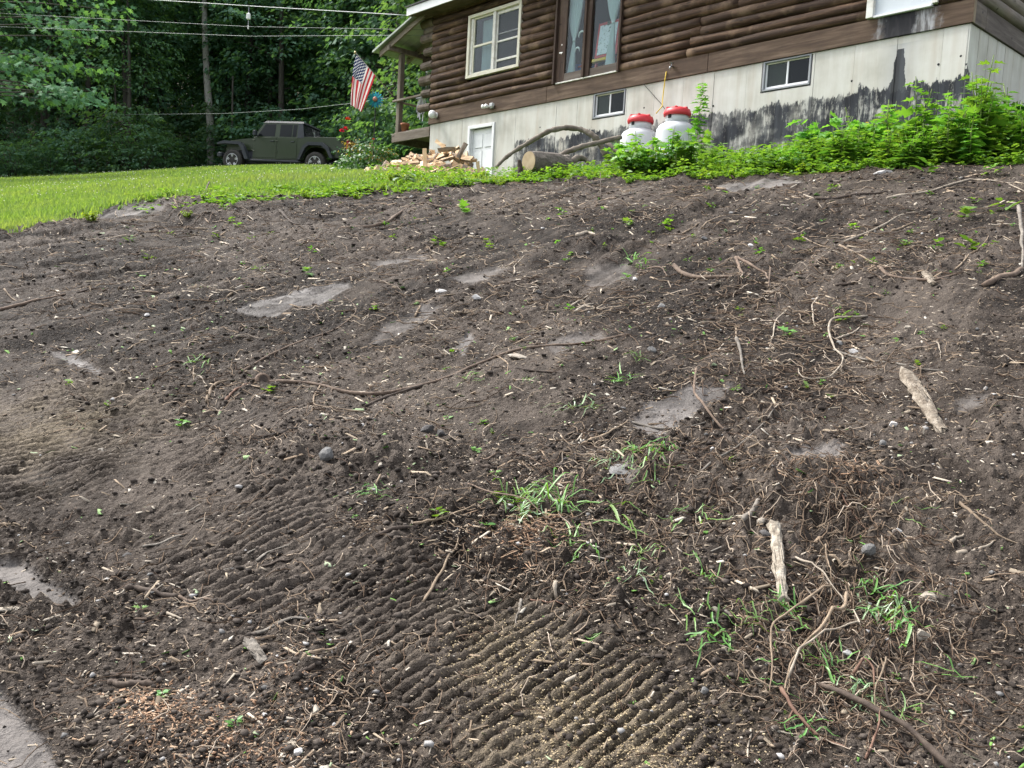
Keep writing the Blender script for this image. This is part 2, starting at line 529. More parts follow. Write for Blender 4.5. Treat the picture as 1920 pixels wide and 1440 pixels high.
def soil_fields(x, y):
    """height detail and masks of the bare soil"""
    wx = x + .05 * fbm(x * 3, y * 3, 3, 40); wy = y + .05 * fbm(x * 3 + 9, y * 3, 3, 41)
    smooth = np.zeros(x.shape); wet = np.zeros(x.shape)
    for poly, s, w in SMOOTH_W:
        k = 1 - sstep(-s * .45, s * .3, poly_sd(poly, wx * .5 + x * .5, wy * .5 + y * .5))
        k = k * (1 if s < .03 else np.clip(.75 + .6 * fbm(x * 9, y * 9, 3, 77), 0, 1))
        smooth = np.maximum(smooth, k); wet = np.maximum(wet, k * w)
    rough = 1 - .93 * smooth
    h = .05 * fbm(x * .55, y * .55, 3, 1) + .030 * fbm(x * 1.9, y * 1.9, 3, 5)
    al = x * SCR[0] + y * SCR[1]; ac = -x * SCR[1] + y * SCR[0]
    scr_m = sstep(3.8, 5.2, y) * (1 - sstep(2.2, 4.5, x))
    h += scr_m * (.034 * fbm(ac * 3.3, al * .35, 3, 21) + .022 * fbm(ac * 9, al * .5, 3, 22))
    track = np.zeros(x.shape); lug = np.zeros(x.shape)
    for poly, d, sp, am in TRACKS_W:
        k = 1 - sstep(-.10, .06, poly_sd(poly, wx, wy))
        k = k * np.clip(.85 + 1.3 * fbm(x * 2.2, y * 2.2, 3, 60), 0, 1)
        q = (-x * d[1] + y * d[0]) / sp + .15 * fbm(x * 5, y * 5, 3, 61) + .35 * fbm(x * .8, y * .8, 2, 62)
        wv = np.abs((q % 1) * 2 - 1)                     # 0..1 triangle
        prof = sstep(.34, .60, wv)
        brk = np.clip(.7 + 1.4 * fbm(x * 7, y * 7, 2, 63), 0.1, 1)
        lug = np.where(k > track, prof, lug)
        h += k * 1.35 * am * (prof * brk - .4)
        track = np.maximum(track, k)
    c1 = fbm(x * 5.5, y * 5.5, 3, 10); c2 = fbm(x * 14, y * 14, 3, 14, .6); c3 = fbm(x * 34, y * 34, 3, 18, .65)
    clod = np.clip(.70 + 1.3 * fbm(x * 1.1, y * 1.1, 3, 30) + .5 * scr_m * fbm(ac * 2.2, al * .4, 2, 31), .15, 1.4)
    rg = rough * (1 - .75 * track) * clod * (1 - .38 * scr_m)
    bil = (np.abs(c2) * 1.6 - .4)
    crumb = np.clip(c3, -.35, 1)
    h += rg * (.022 * c1 + .020 * bil + .024 * crumb + .022 * np.clip(c2 - .2, 0, 1) * (1 + c3))
    h += rough * .006 * fbm(x * 80, y * 80, 2, 33) + smooth * (.007 * fbm(x * 12, y * 12, 3, 34) + .003 * fbm(x * 50, y * 50, 2, 35))
    for p, r, a, asp in MOUNDS:
        dx = (x - p[0]) / asp; dy = y - p[1]
        g = np.exp(-(dx * dx + dy * dy) / (r * r))
        h += a * g * (1 + .5 * c1 + .25 * crumb)
    h -= .015 * smooth
    # cut rims of the two smooth slabs at the left
    for poly, s, w in SMOOTH_W[2:4]:
        sd_ = poly_sd(poly, wx * .3 + x * .7, wy * .3 + y * .7)
        h += .020 * np.exp(-((sd_ - .02) / .016) ** 2)
    dry = np.zeros(x.shape)
    for (px, py), r in (((1150, 1390), .34), ((960, 1230), .22), ((60, 800), .45), ((1200, 1440), .3)):
        p = Gp(px, py); dry = np.maximum(dry, np.exp(-((x - p[0]) ** 2 + (y - p[1]) ** 2) / (r * r)))
    dry = np.clip(dry * (.5 + .9 * lug) * (.7 + .9 * fbm(x * 6, y * 6, 3, 70)), 0, 1)
    strk = scr_m * (.30 * fbm(ac * 5.5, al * .45, 3, 121) + .22 * fbm(ac * 16, al * .8, 3, 122))
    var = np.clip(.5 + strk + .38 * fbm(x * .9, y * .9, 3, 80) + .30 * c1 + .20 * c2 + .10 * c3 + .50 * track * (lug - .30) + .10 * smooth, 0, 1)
    return h, smooth, wet, dry, var

NR, NC = 880, 790
v = np.linspace(0, 1, NR); u = np.linspace(-1, 1, NC)
yy = 1.15 * (15.5 / 1.15) ** v
U, Y = np.meshgrid(u, yy)
X = U * (0.80 * Y + 1.1)
h, smo, wet, dry, var = soil_fields(X, Y)
sdv = edge_sd(X, Y) + .25 * fbm(X * 2.2, Y * 2.2, 3, 90)
veg = sstep(-.05, .35, sdv)
h = h * (1 - .75 * sstep(.0, .8, sdv)) + .03 * np.exp(-((sdv + .1) / .12) ** 2) * (1 + fbm(X * 6, Y * 6, 3, 91))
# tuck the rim of the sheet under the hillside sheet
rim = np.minimum(np.minimum(v, 1 - v)[:, None] * 30, (1 - np.abs(u))[None, :] * 25)
h = h - .30 * (1 - sstep(0, 1, rim))
Z = H0(X, Y) + h
SOILZ = Z
def soil_z(x, y):
    """height of the modelled soil surface at single points (bilinear on the sheet)"""
    x = np.asarray(x, float); y = np.asarray(y, float)
    fv = np.clip(np.log(np.maximum(y, 1.16) / 1.15) / math.log(15.5 / 1.15) * (NR - 1), 0, NR - 1.01)
    fu = np.clip((x / (0.80 * y + 1.1) + 1) / 2 * (NC - 1), 0, NC - 1.01)
    i = fv.astype(int); j = fu.astype(int); a = fv - i; b = fu - j
    return (SOILZ[i, j] * (1 - b) + SOILZ[i, j + 1] * b) * (1 - a) + (SOILZ[i + 1, j] * (1 - b) + SOILZ[i + 1, j + 1] * b) * a
def GS(px, py):
    p, t = G(px, py); return np.array([p[0], p[1], float(soil_z(p[0], p[1]))]), t

idx = np.arange(NR * NC).reshape(NR, NC)
F = np.stack([idx[:-1, :-1], idx[:-1, 1:], idx[1:, 1:], idx[1:, :-1]], -1).reshape(-1, 4)
me = mesh_np('bare_soil', np.stack([X, Y, Z], -1).reshape(-1, 3), F, smooth=True)
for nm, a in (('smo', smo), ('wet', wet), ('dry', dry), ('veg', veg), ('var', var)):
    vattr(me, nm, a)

def soil_material():
    m, n, l, out = nt('soil')
    p = n.new('ShaderNodeBsdfPrincipled')
    tc = n.new('ShaderNodeTexCoord'); oc = tc.outputs['Object']
    def at(nm):
        a = n.new('ShaderNodeAttribute'); a.attribute_name = nm; return a.outputs['Fac']
    n3 = noise(n, l, oc, 55, 3, .65)
    var = math_n(n, l, 'MULTIPLY_ADD', n3.outputs[0], .45, math_n(n, l, 'ADD', at('var'), -.225))
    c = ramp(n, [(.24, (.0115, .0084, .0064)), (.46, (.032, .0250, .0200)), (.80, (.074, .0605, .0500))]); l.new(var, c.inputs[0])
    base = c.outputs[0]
    fl = noise(n, l, mapping(n, l, oc, (1, .6, 1), (0, 0, .5)), 120, 1, .5)
    fm = ramp(n, [(.69, 0.0), (.73, 1.0)]); l.new(fl.outputs[0], fm.inputs[0])
    fk = math_n(n, l, 'MULTIPLY', fm.outputs[0], math_n(n, l, 'MULTIPLY_ADD', at('smo'), -.6, .6))
    base = mixc(n, l, fk, base, (.27, .225, .18))
    gr = ramp(n, [(.22, (.085, .078, .074)), (.78, (.205, .194, .188))]); l.new(var, gr.inputs[0])
    base = mixc(n, l, math_n(n, l, 'MULTIPLY', at('wet'), .85), base, gr.outputs[0])
    base = mixc(n, l, math_n(n, l, 'MULTIPLY', at('dry'), .6), base, (.16, .13, .088))
    vg = ramp(n, [(.3, (.045, .055, .018)), (.7, (.09, .085, .035))]); l.new(var, vg.inputs[0])
    base = mixc(n, l, at('veg'), base, vg.outputs[0])
    l.new(base, p.inputs['Base Color'])
    r = math_n(n, l, 'MULTIPLY_ADD', at('wet'), -.22, math_n(n, l, 'MULTIPLY_ADD', n3.outputs[0], .3, .60), clamp=True)
    l.new(r, p.inputs['Roughness']); p.inputs['Specular IOR Level'].default_value = .12
    hb = math_n(n, l, 'MULTIPLY', n3.outputs[0], math_n(n, l, 'MULTIPLY_ADD', at('smo'), -.5, 1))
    l.new(bump(n, l, hb, 1.0, .022), p.inputs['Normal'])
    l.new(p.outputs[0], out.inputs[0]); return m
soil = tag(link('bare_soil', me, None, soil_material()), kind='structure')

# ------------------------------------------------------------------ hillside sheet (lawn and wood floor), reaching the far ridge
gx = np.concatenate([np.arange(-62, -14, 1.0), np.arange(-14, 14, .3), np.arange(14, 42.1, 1.0)])
gy = np.concatenate([np.arange(-15, 1, 1.0), np.arange(1, 42, .35), np.arange(42, 131, 1.5)])
HX, HY = np.meshgrid(gx, gy)
HZ = H0(HX, HY)
inn = sstep(0, .8, np.minimum(np.minimum(HY - 1.6, 15.0 - HY), (0.80 * HY + 1.1) - np.abs(HX)))
HZ = HZ + .05 * fbm(HX * .5, HY * .5, 3, 3) * (1 - inn) - .22 * inn
# far skirt up to the horizon
HZ[-1, :] += 0
idx = np.arange(HX.size).reshape(HX.shape)
F = np.stack([idx[:-1, :-1], idx[:-1, 1:], idx[1:, 1:], idx[1:, :-1]], -1).reshape(-1, 4)
me = mesh_np('hillside_ground', np.stack([HX, HY, HZ], -1).reshape(-1, 3), F, smooth=True)
wood = sstep(0, 3, HY - np.interp(HX, [-62, -30, -12, -4, 6, 42], [30, 34, 38.5, 36, 33, 30]) + 1.5 * fbm(HX * .3, HY * .3, 3, 8))
vattr(me, 'wood', wood)
vattr(me, 'bare', (1 - sstep(-.1, .3, edge_sd(HX, HY) + .3 * fbm(HX, HY, 3, 9))) * sstep(-26, -20, HX))
def hill_material():
    m, n, l, out = nt('lawn_and_wood_floor')
    p = n.new('ShaderNodeBsdfPrincipled'); p.inputs['Roughness'].default_value = .9; p.inputs['Specular IOR Level'].default_value = .15
    tc = n.new('ShaderNodeTexCoord')
    a = n.new('ShaderNodeAttribute'); a.attribute_name = 'wood'
    t = noise(n, l, tc.outputs['Object'], 1.2, 8, .65)
    g = ramp(n, [(.35, (.060, .105, .022)), (.65, (.115, .165, .045))]); l.new(t.outputs[0], g.inputs[0])
    w = ramp(n, [(.35, (.030, .026, .016)), (.65, (.055, .060, .028))]); l.new(t.outputs[0], w.inputs[0])
    b_ = n.new('ShaderNodeAttribute'); b_.attribute_name = 'bare'
    so = ramp(n, [(.35, (.026, .020, .016)), (.65, (.060, .049, .041))]); l.new(t.outputs[0], so.inputs[0])
    l.new(mixc(n, l, b_.outputs['Fac'], mixc(n, l, a.outputs['Fac'], g.outputs[0], w.outputs[0]), so.outputs[0]), p.inputs['Base Color'])
    t2 = noise(n, l, tc.outputs['Object'], 30, 5)
    l.new(bump(n, l, t2.outputs[0], .6, .03), p.inputs['Normal'])
    l.new(p.outputs[0], out.inputs[0]); return m
tag(link('hillside_ground', me, None, hill_material()), kind='structure')

# ------------------------------------------------------------------ log cabin
HRZ = math.atan2(-D1[1], -D1[0])              # local +x runs along the front wall towards the near corner, +y into the house
cabin = empty('log_cabin', CORN, HRZ, 'dark log cabin on a tall stained concrete foundation at top of the slope', 'cabin')
rc = np.random.default_rng(11)
def HW(x, y, z):                               # cabin coordinates -> world
    return CORN - D1 * x + D2 * y + np.array([0, 0, z])

def foundation_material(front=True):
    """cast concrete with a ragged brushed coat of black damp-proofing along its foot"""
    m, n, l, out = nt('foundation_concrete' if front else 'foundation_concrete_side')
    p = n.new('ShaderNodeBsdfPrincipled'); p.inputs['Roughness'].default_value = .85; p.inputs['Specular IOR Level'].default_value = .25
    tc = n.new('ShaderNodeTexCoord'); oc = tc.outputs['Object']
    sp = n.new('ShaderNodeSeparateXYZ'); l.new(oc, sp.inputs[0])
    nz = noise(n, l, oc, 1.6, 6, .6); ns = noise(n, l, mapping(n, l, oc, (9, 9, .8)), 1.0, 5, .6)
    c = ramp(n, [(.3, (.37, .355, .31)), (.5, (.51, .50, .455)), (.72, (.63, .63, .60))])
    l.new(math_n(n, l, 'MULTIPLY_ADD', nz.outputs[0], .6, math_n(n, l, 'MULTIPLY', ns.outputs[0], .4)), c.inputs[0])
    base = c.outputs[0]
    # rusty weeping under the sill
    rs = noise(n, l, mapping(n, l, oc, (5, 5, .35)), 1.0, 4)
    rr = ramp(n, [(.52, 0.0), (.75, 1.0)]); l.new(rs.outputs[0], rr.inputs[0])
    base = mixc(n, l, math_n(n, l, 'MULTIPLY', rr.outputs[0], .35), base, (.34, .25, .16))
    # edge of the tar coat
    if front:
        e1 = noise(n, l, mapping(n, l, oc, (1, .01, .01)), 1.7, 2); e2 = noise(n, l, mapping(n, l, oc, (1, .01, .35)), 14, 4, .7)
        line = math_n(n, l, 'MULTIPLY_ADD', e1.outputs[0], .42, math_n(n, l, 'MULTIPLY_ADD', e2.outputs[0], .40, -1.08))
        under = math_n(n, l, 'SUBTRACT', line, sp.outputs[2])
        mk = ramp(n, [(.49, 0.0), (.53, 1.0)]); l.new(math_n(n, l, 'MULTIPLY_ADD', under, 1.2, .5), mk.inputs[0])
        st = noise(n, l, mapping(n, l, oc, (17, 17, 3.2), (0, .35, 0)), 1.0, 7, .8, .6)
        big = noise(n, l, mapping(n, l, oc, (1.3, 1, 1.6)), 1.5, 4, .6)
        stv = math_n(n, l, 'ADD', st.outputs[0], math_n(n, l, 'MULTIPLY_ADD', big.outputs[0], .7, -.33))
        sm = ramp(n, [(.36, .0), (.50, 1.0)]); l.new(stv, sm.inputs[0])
        thin = ramp(n, [(.0, .62), (.45, .95), (1, 1.0)]); l.new(nz.outputs[0], thin.inputs[0])
        lim = math_n(n, l, 'GREATER_THAN', sp.outputs[0], -8.72)
        mask = math_n(n, l, 'MULTIPLY', math_n(n, l, 'MULTIPLY', mk.outputs[0], lim), math_n(n, l, 'MULTIPLY_ADD', sm.outputs[0], .80, .20, clamp=True))
        mask = math_n(n, l, 'MULTIPLY', mask, math_n(n, l, 'ADD', math_n(n, l, 'MULTIPLY_ADD', big.outputs[0], 1.7, .05), math_n(n, l, 'MULTIPLY_ADD', sp.outputs[0], .18, .45, clamp=True), clamp=True))
        # one long run of tar under the right-hand door
        dx = math_n(n, l, 'ABSOLUTE', math_n(n, l, 'ADD', sp.outputs[0], .93))
        wob = noise(n, l, mapping(n, l, oc, (10, 1, 4)), 1.2, 4)
        run = math_n(n, l, 'LESS_THAN', math_n(n, l, 'MULTIPLY_ADD', wob.outputs[0], .16, dx), math_n(n, l, 'MULTIPLY_ADD', sp.outputs[2], -.17, .085))
        run = math_n(n, l, 'MULTIPLY', run, math_n(n, l, 'LESS_THAN', sp.outputs[2], -.17))
        halo = math_n(n, l, 'MULTIPLY', math_n(n, l, 'SUBTRACT', .34, dx, clamp=True), 1.5)
        halo = math_n(n, l, 'MULTIPLY', math_n(n, l, 'MULTIPLY', halo, ns.outputs[0]), math_n(n, l, 'LESS_THAN', sp.outputs[2], -.10))
        base = mixc(n, l, math_n(n, l, 'MULTIPLY', halo, 1.3, clamp=True), base, (.20, .22, .27))
        mask = math_n(n, l, 'MAXIMUM', mask, math_n(n, l, 'MULTIPLY', run, .95))
    else:
        e2 = noise(n, l, mapping(n, l, oc, (.01, 1, .35)), 12, 4, .7)
        line = math_n(n, l, 'MULTIPLY_ADD', e2.outputs[0], .6, math_n(n, l, 'MULTIPLY_ADD', sp.outputs[1], -.9, -.85))
        mk = math_n(n, l, 'LESS_THAN', sp.outputs[2], line)
        mask = math_n(n, l, 'MULTIPLY', mk, .9)
    tar = ramp(n, [(.35, (.012, .013, .017)), (.65, (.05, .055, .065))]); l.new(ns.outputs[0], tar.inputs[0])
    base = mixc(n, l, mask, base, tar.outputs[0])
    l.new(base, p.inputs['Base Color'])
    l.new(bump(n, l, noise(n, l, oc, 40, 4).outputs[0], .3, .003), p.inputs['Normal'])
    l.new(p.outputs[0], out.inputs[0]); return m

def wood_material(name, cols, scale=1.0, stretch=(1.2, 14, 14), rough=.75, rand=.18, worn=(.22, .18, .14), wornf=.5, bumps=.5):
    m, n, l, out = nt(name)
    p = n.new('ShaderNodeBsdfPrincipled'); p.inputs['Roughness'].default_value = rough; p.inputs['Specular IOR Level'].default_value = .25
    tc = n.new('ShaderNodeTexCoord'); oi = n.new('ShaderNodeObjectInfo')
    off = n.new('ShaderNodeVectorMath'); off.operation = 'ADD'
    cv = n.new('ShaderNodeCombineXYZ'); l.new(math_n(n, l, 'MULTIPLY', oi.outputs['Random'], 37.0), cv.inputs[0])
    l.new(tc.outputs['Object'], off.inputs[0]); l.new(cv.outputs[0], off.inputs[1])
    v = mapping(n, l, off.outputs[0], stretch)
    g = noise(n, l, v, scale, 6, .65, .4); b = noise(n, l, off.outputs[0], 1.7 * scale, 5, .6)
    c = ramp(n, [(.28, cols[0]), (.5, cols[1]), (.72, cols[2])]); l.new(g.outputs[0], c.inputs[0])
    wf = ramp(n, [(.52, 0.0), (.70, 1.0)]); l.new(b.outputs[0], wf.inputs[0])
    base = mixc(n, l, math_n(n, l, 'MULTIPLY', wf.outputs[0], wornf), c.outputs[0], worn)
    # knots
    vo = n.new('ShaderNodeTexVoronoi'); vo.inputs['Scale'].default_value = 2.4; l.new(mapping(n, l, off.outputs[0], (.8, 2.2, 2.2)), vo.inputs['Vector'])
    kn = ramp(n, [(.06, 1.0), (.11, 0.0)]); l.new(vo.outputs['Distance'], kn.inputs[0])
    base = mixc(n, l, math_n(n, l, 'MULTIPLY', kn.outputs[0], .8), base, (.012, .008, .006))
    hsn = n.new('ShaderNodeHueSaturation'); l.new(math_n(n, l, 'MULTIPLY_ADD', oi.outputs['Random'], 2 * rand, 1 - rand), hsn.inputs['Value']); l.new(base, hsn.inputs['Color'])
    l.new(hsn.outputs[0], p.inputs['Base Color'])
    l.new(bump(n, l, g.outputs[0], bumps, .008), p.inputs['Normal'])
    l.new(p.outputs[0], out.inputs[0]); return m

M_log = wood_material('log_stain', ((.014, .0072, .0040), (.048, .0265, .0155), (.135, .080, .046)), worn=(.24, .165, .105), wornf=.7)
M_logside = wood_material('log_weathered', ((.09, .075, .062), (.17, .145, .12), (.27, .24, .20)), stretch=(14, 1.2, 14), worn=(.20, .12, .07), wornf=.3)
M_logend = wood_material('log_end', ((.05, .035, .026), (.11, .085, .065), (.22, .18, .145)), stretch=(3, 3, 3), worn=(.28, .24, .20), wornf=.5)
M_timber = wood_material('weathered_timber', ((.10, .085, .065), (.19, .16, .125), (.29, .255, .205)), stretch=(10, 10, 1.0), worn=(.13, .09, .06), wornf=.4)
M_timberh = wood_material('weathered_timber_flat', ((.10, .085, .065), (.18, .15, .12), (.27, .24, .20)), worn=(.12, .08, .05), wornf=.5)
M_brown = wood_material('brown_joinery', ((.030, .018, .013), (.060, .038, .028), (.11, .075, .055)), stretch=(10, 10, 1), worn=(.2, .16, .125), wornf=.35, bumps=.2)
M_cream = simple('cream_paint', (.58, .55, .43), (.68, .66, .55), 6, .5, .1)
M_white = simple('white_paint', (.66, .67, .68), (.76, .77, .78), 5, .45, .08)
M_whited = simple('aged_white_paint', (.45, .43, .37), (.66, .65, .60), 9, .6, .2, c3=(.72, .72, .70))
M_greyvinyl = simple('grey_vinyl', (.22, .23, .25), (.30, .31, .33), 6, .5, .1)
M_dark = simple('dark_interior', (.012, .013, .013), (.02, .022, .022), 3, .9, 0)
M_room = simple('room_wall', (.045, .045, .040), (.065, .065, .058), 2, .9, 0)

def sill_material():
    m, n, l, out = nt('sill_board')
    p = n.new('ShaderNodeBsdfPrincipled'); p.inputs['Roughness'].default_value = .75; p.inputs['Specular IOR Level'].default_value = .25
    tc = n.new('ShaderNodeTexCoord'); oc = tc.outputs['Object']
    sp = n.new('ShaderNodeSeparateXYZ'); l.new(oc, sp.inputs[0])
    g = noise(n, l, mapping(n, l, oc, (1.0, 8, 13)), 1.0, 6, .65, .3); b = noise(n, l, oc, 2.2, 6, .65)
    c = ramp(n, [(.3, (.042, .026, .017)), (.5, (.092, .060, .040)), (.72, (.175, .125, .088))]); l.new(g.outputs[0], c.inputs[0])
    wf = ramp(n, [(.5, 0.0), (.72, 1.0)]); l.new(b.outputs[0], wf.inputs[0])
    base = mixc(n, l, math_n(n, l, 'MULTIPLY', wf.outputs[0], .6), c.outputs[0], (.055, .036, .027))
    # soot-black and bleached runs below the right-hand door
    dx = math_n(n, l, 'ABSOLUTE', math_n(n, l, 'ADD', sp.outputs[0], .97))
    w = noise(n, l, oc, 7, 5, .7)
    blk = math_n(n, l, 'SUBTRACT', math_n(n, l, 'MULTIPLY_ADD', w.outputs[0], .24, .12), dx)
    bm = ramp(n, [(.47, 0.0), (.56, 1.0)]); l.new(math_n(n, l, 'ADD', blk, .5), bm.inputs[0])
    d2 = math_n(n, l, 'ABSOLUTE', math_n(n, l, 'ADD', sp.outputs[0], .86))
    pal = math_n(n, l, 'SUBTRACT', math_n(n, l, 'MULTIPLY_ADD', w.outputs[0], .5, .15), d2)
    pm = ramp(n, [(.45, 0.0), (.6, 1.0)]); l.new(math_n(n, l, 'ADD', pal, .5), pm.inputs[0])
    wh = ramp(n, [(.45, (.12, .12, .125)), (.62, (.42, .43, .45))]); l.new(noise(n, l, mapping(n, l, oc, (9, 9, 2)), 2, 5).outputs[0], wh.inputs[0])
    base = mixc(n, l, math_n(n, l, 'MULTIPLY', pm.outputs[0], .8), base, wh.outputs[0])
    base = mixc(n, l, math_n(n, l, 'MULTIPLY', bm.outputs[0], .95), base, (.014, .014, .018))
    l.new(base, p.inputs['Base Color'])
    l.new(bump(n, l, g.outputs[0], .4, .004), p.inputs['Normal'])
    l.new(p.outputs[0], out.inputs[0]); return m
M_sill = sill_material()
M_fnd = foundation_material(True); M_fnds = foundation_material(False)

LX = -11.62                                     # left end of the front wall
openings = [(-3.09, -2.24, -.47, -.02), (-6.63, -5.83, -.47, -.02), (-10.22, -9.35, -2.4, -.19)]
def cut(x0, x1, z0, z1, ops):
    """rectangles left of x0..x1, z0..z1 after removing openings (openings span from their bottom up or down)"""
    rects = [(x0, x1, z0, z1)]
    for a, b, c, d in ops:
        nr = []
        for (p, q, r, s_) in rects:
            if b <= p or a >= q or d <= r or c >= s_: nr.append((p, q, r, s_)); continue
            if p < a: nr.append((p, a, r, s_))
            if b < q: nr.append((b, q, r, s_))
            if r < c: nr.append((max(p, a), min(q, b), r, c))
            if d < s_: nr.append((max(p, a), min(q, b), d, s_))
        rects = nr
    return [r for r in rects if r[1] - r[0] > .01 and r[3] - r[2] > .01]
# --- foundation: cast panels with joints
fnd = MB()
for r_ in cut(LX + .02, -.06, -2.6, -.02, openings): fnd.box(r_[0], r_[1], .062, .20, r_[2], r_[3])
fnd.box(-.20, -.062, .20, 7.0, -2.6, -.02)
fnd = fnd.build('foundation', M_fnd, cabin)
x = LX + .02; pi_ = 0
seams = [x]
while x < -.35:
    x += .61 if rc.random() > .2 else .55
    seams.append(min(x, -.055))
seams[-1] = -.055
for a, b in zip(seams[:-1], seams[1:]):
    mb = MB(); dy = rc.uniform(-.003, .003)
    for r in cut(a + .0022, b - .0022, -2.6, -.004, openings):
        mb.box(r[0], r[1], .03 + dy, .060, r[2], r[3], 0)
    if mb.n: mb.build('foundation_panel', M_fnd, fnd)
for k in range(23):
    mb = MB(); a = .03 + k * .3; mb.box(-.060, -.03 + rc.uniform(-.003, .003), a + .004, a + .296, -2.6, -.004); mb.build('foundation_panel', M_fnds, fnd)
for sx, zz in ((-.40, -.46), (-1.6, -.5), (-3.95, -.55), (-.12, -.40), (-8.0, -.45), (-5.4, -.4)):
    MB().lathe([(.016, 0), (.018, .006), (0, .007)], 8, (sx, .028, zz), 'y').build('tie_hole', M_dark, fnd)

# --- sill boards
for a, b in ((LX - .02, -7.845), (-7.84, -4.1), (-4.095, .0)):
    MB().box(a, b - .002, 0, .04, 0, .286 + .012, .004).build('sill_board', M_sill, cabin)
MB().box(-.042, .003, .002, .07, 0, .30, .004).build('corner_board', simple('corner_board', (.15, .11, .07), (.24, .185, .12), 5, .7, .3, stretch=(6, 6, 1)), cabin)
for a, b in ((.072, .42), (.423, 2.1), (2.103, 7)):
    MB().box(-.04, .0, a, b, 0, .29, .004).build('sill_board', wood_material('sill_side_%d' % int(a * 10), ((.055, .042, .036), (.10, .08, .07), (.17, .145, .13)), stretch=(8, 1, 12)) , cabin)

# --- logs of the front wall, each one a log
PITCH_L = .1535
wops = [(-10.36, -8.66, .83, 2.12), (-7.66, -5.99, .30, 2.6), (-1.40, -.46, .30, 2.6)]
def log_path(x0, x1, z, r, yc=.055):
    n = max(4, int((x1 - x0) / .22)); xs = np.linspace(x0, x1, n)
    ph = rc.uniform(0, 50)
    wob = .018 * fbm(xs * 1.1 + ph, np.zeros(n), 2, 5); wz = .016 * fbm(xs * .9 + ph + 9, np.zeros(n), 2, 6)
    rr = r * (1 + .12 * fbm(xs * 2.1 + ph, np.zeros(n) + 3, 3, 7))
    return np.c_[xs, yc + wob, z + wz], rr
zc = .298 + PITCH_L * .5
for k in range(15):
    r = PITCH_L * .55 * rc.uniform(.96, 1.08)
    spans = [(LX + rc.uniform(0, .03), -.03)]
    for a, b, c, d in wops:
        if c - .03 < zc < d + .03:
            ns_ = []
            for p, q in spans:
                if b <= p or a >= q: ns_.append((p, q)); continue
                if p < a: ns_.append((p, a))
                if b < q: ns_.append((b, q))
            spans = ns_
    fin = []
    for p, q in spans:
        if q - p > 4.2:
            mid = p + (q - p) * rc.uniform(.25, .6)
            fin += [(p, mid - .003), (mid + .003, q)]
        else: fin.append((p, q))
    for p, q in fin:
        pa, rr = log_path(p, q, zc, r)
        MB().tube(pa, rr, 12).build('log', M_log, cabin, smooth=True)
    if k % 2 == 0 or k > 10:                     # ends crossing at the far corner
        e = rc.uniform(.34, .52)
        pa, rr = log_path(LX - e, LX - .03, zc + .04, .098 * rc.uniform(.9, 1.1), .09)
        MB().tube(pa, rr, 11, jit=.05, rng=rc).build('corner_log', M_logend, cabin, smooth=False)
    zc += PITCH_L
# dark log plates at the far corner, ends of the side wall
MB().box(LX - .03, LX + .01, .10, 6.5, .02, 2.5).build('side_wall', M_log, cabin)
# side wall logs at the near corner
zc = .30 + .085
for k in range(9):
    L = 7.0
    a0 = rc.uniform(.02, .10) if k % 2 else rc.uniform(.12, .30)
    n = 22; ys = np.linspace(a0, L, n)
    pa = np.c_[-.035 + .012 * fbm(ys * 1.2 + k * 7, ys * 0, 2, 3), ys, zc + .014 * fbm(ys + k * 3, ys * 0, 2, 4)]
    if k == 0:
        MB().tube(pa[:8], .10 * (1 + .06 * fbm(ys[:8] * 3, ys[:8] * 0, 2, k)), 12).build('log', M_logside, cabin, smooth=True)
        MB().tube(pa[8:] + [0, .02, 0], .088, 12).build('log', M_logside, cabin, smooth=True)
    else:
        MB().tube(pa, .098 * (1 + .06 * fbm(ys * 3, ys * 0 + k, 2, k)), 12).build('log', M_logside, cabin, smooth=True)
    zc += .178
# wall core behind the logs and dark rooms behind the openings
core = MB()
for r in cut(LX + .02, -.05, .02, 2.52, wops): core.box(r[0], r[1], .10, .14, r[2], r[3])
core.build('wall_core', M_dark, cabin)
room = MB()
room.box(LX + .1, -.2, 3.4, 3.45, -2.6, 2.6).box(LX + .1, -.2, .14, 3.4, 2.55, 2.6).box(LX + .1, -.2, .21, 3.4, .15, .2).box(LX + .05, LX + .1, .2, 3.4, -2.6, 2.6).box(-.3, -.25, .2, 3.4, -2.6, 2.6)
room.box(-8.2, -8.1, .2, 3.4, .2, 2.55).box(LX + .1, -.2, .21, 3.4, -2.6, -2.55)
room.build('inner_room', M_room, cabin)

def glass_material(name, tint=(.55, .62, .62), refl=.10, rough=.03, haze=0.0, hazec=(.3, .35, .35)):
    m, n, l, out = nt(name)
    t = n.new('ShaderNodeBsdfTransparent'); t.inputs[0].default_value = rgb(tint)
    g = n.new('ShaderNodeBsdfGlossy'); g.inputs['Roughness'].default_value = rough; g.inputs[0].default_value = (.9, .95, 1, 1)
    lw = n.new('ShaderNodeLayerWeight'); lw.inputs['Blend'].default_value = .5
    f = math_n(n, l, 'MULTIPLY_ADD', math_n(n, l, 'POWER', lw.outputs['Facing'], 4.0), .3, refl, clamp=True)
    mx = n.new('ShaderNodeMixShader'); l.new(f, mx.inputs[0]); l.new(t.outputs[0], mx.inputs[1]); l.new(g.outputs[0], mx.inputs[2])
    res = mx.outputs[0]
    if haze:
        d = n.new('ShaderNodeBsdfDiffuse'); d.inputs[0].default_value = rgb(hazec)
        m2 = n.new('ShaderNodeMixShader'); m2.inputs[0].default_value = haze
        l.new(res, m2.inputs[1]); l.new(d.outputs[0], m2.inputs[2]); res = m2.outputs[0]
    l.new(res, out.inputs[0]); return m
M_glass = glass_material('window_glass', (.86, .92, .92), refl=.015)
M_screen = glass_material('window_with_insect_screen', (.45, .47, .5), .015, .3, .30, (.16, .175, .19))
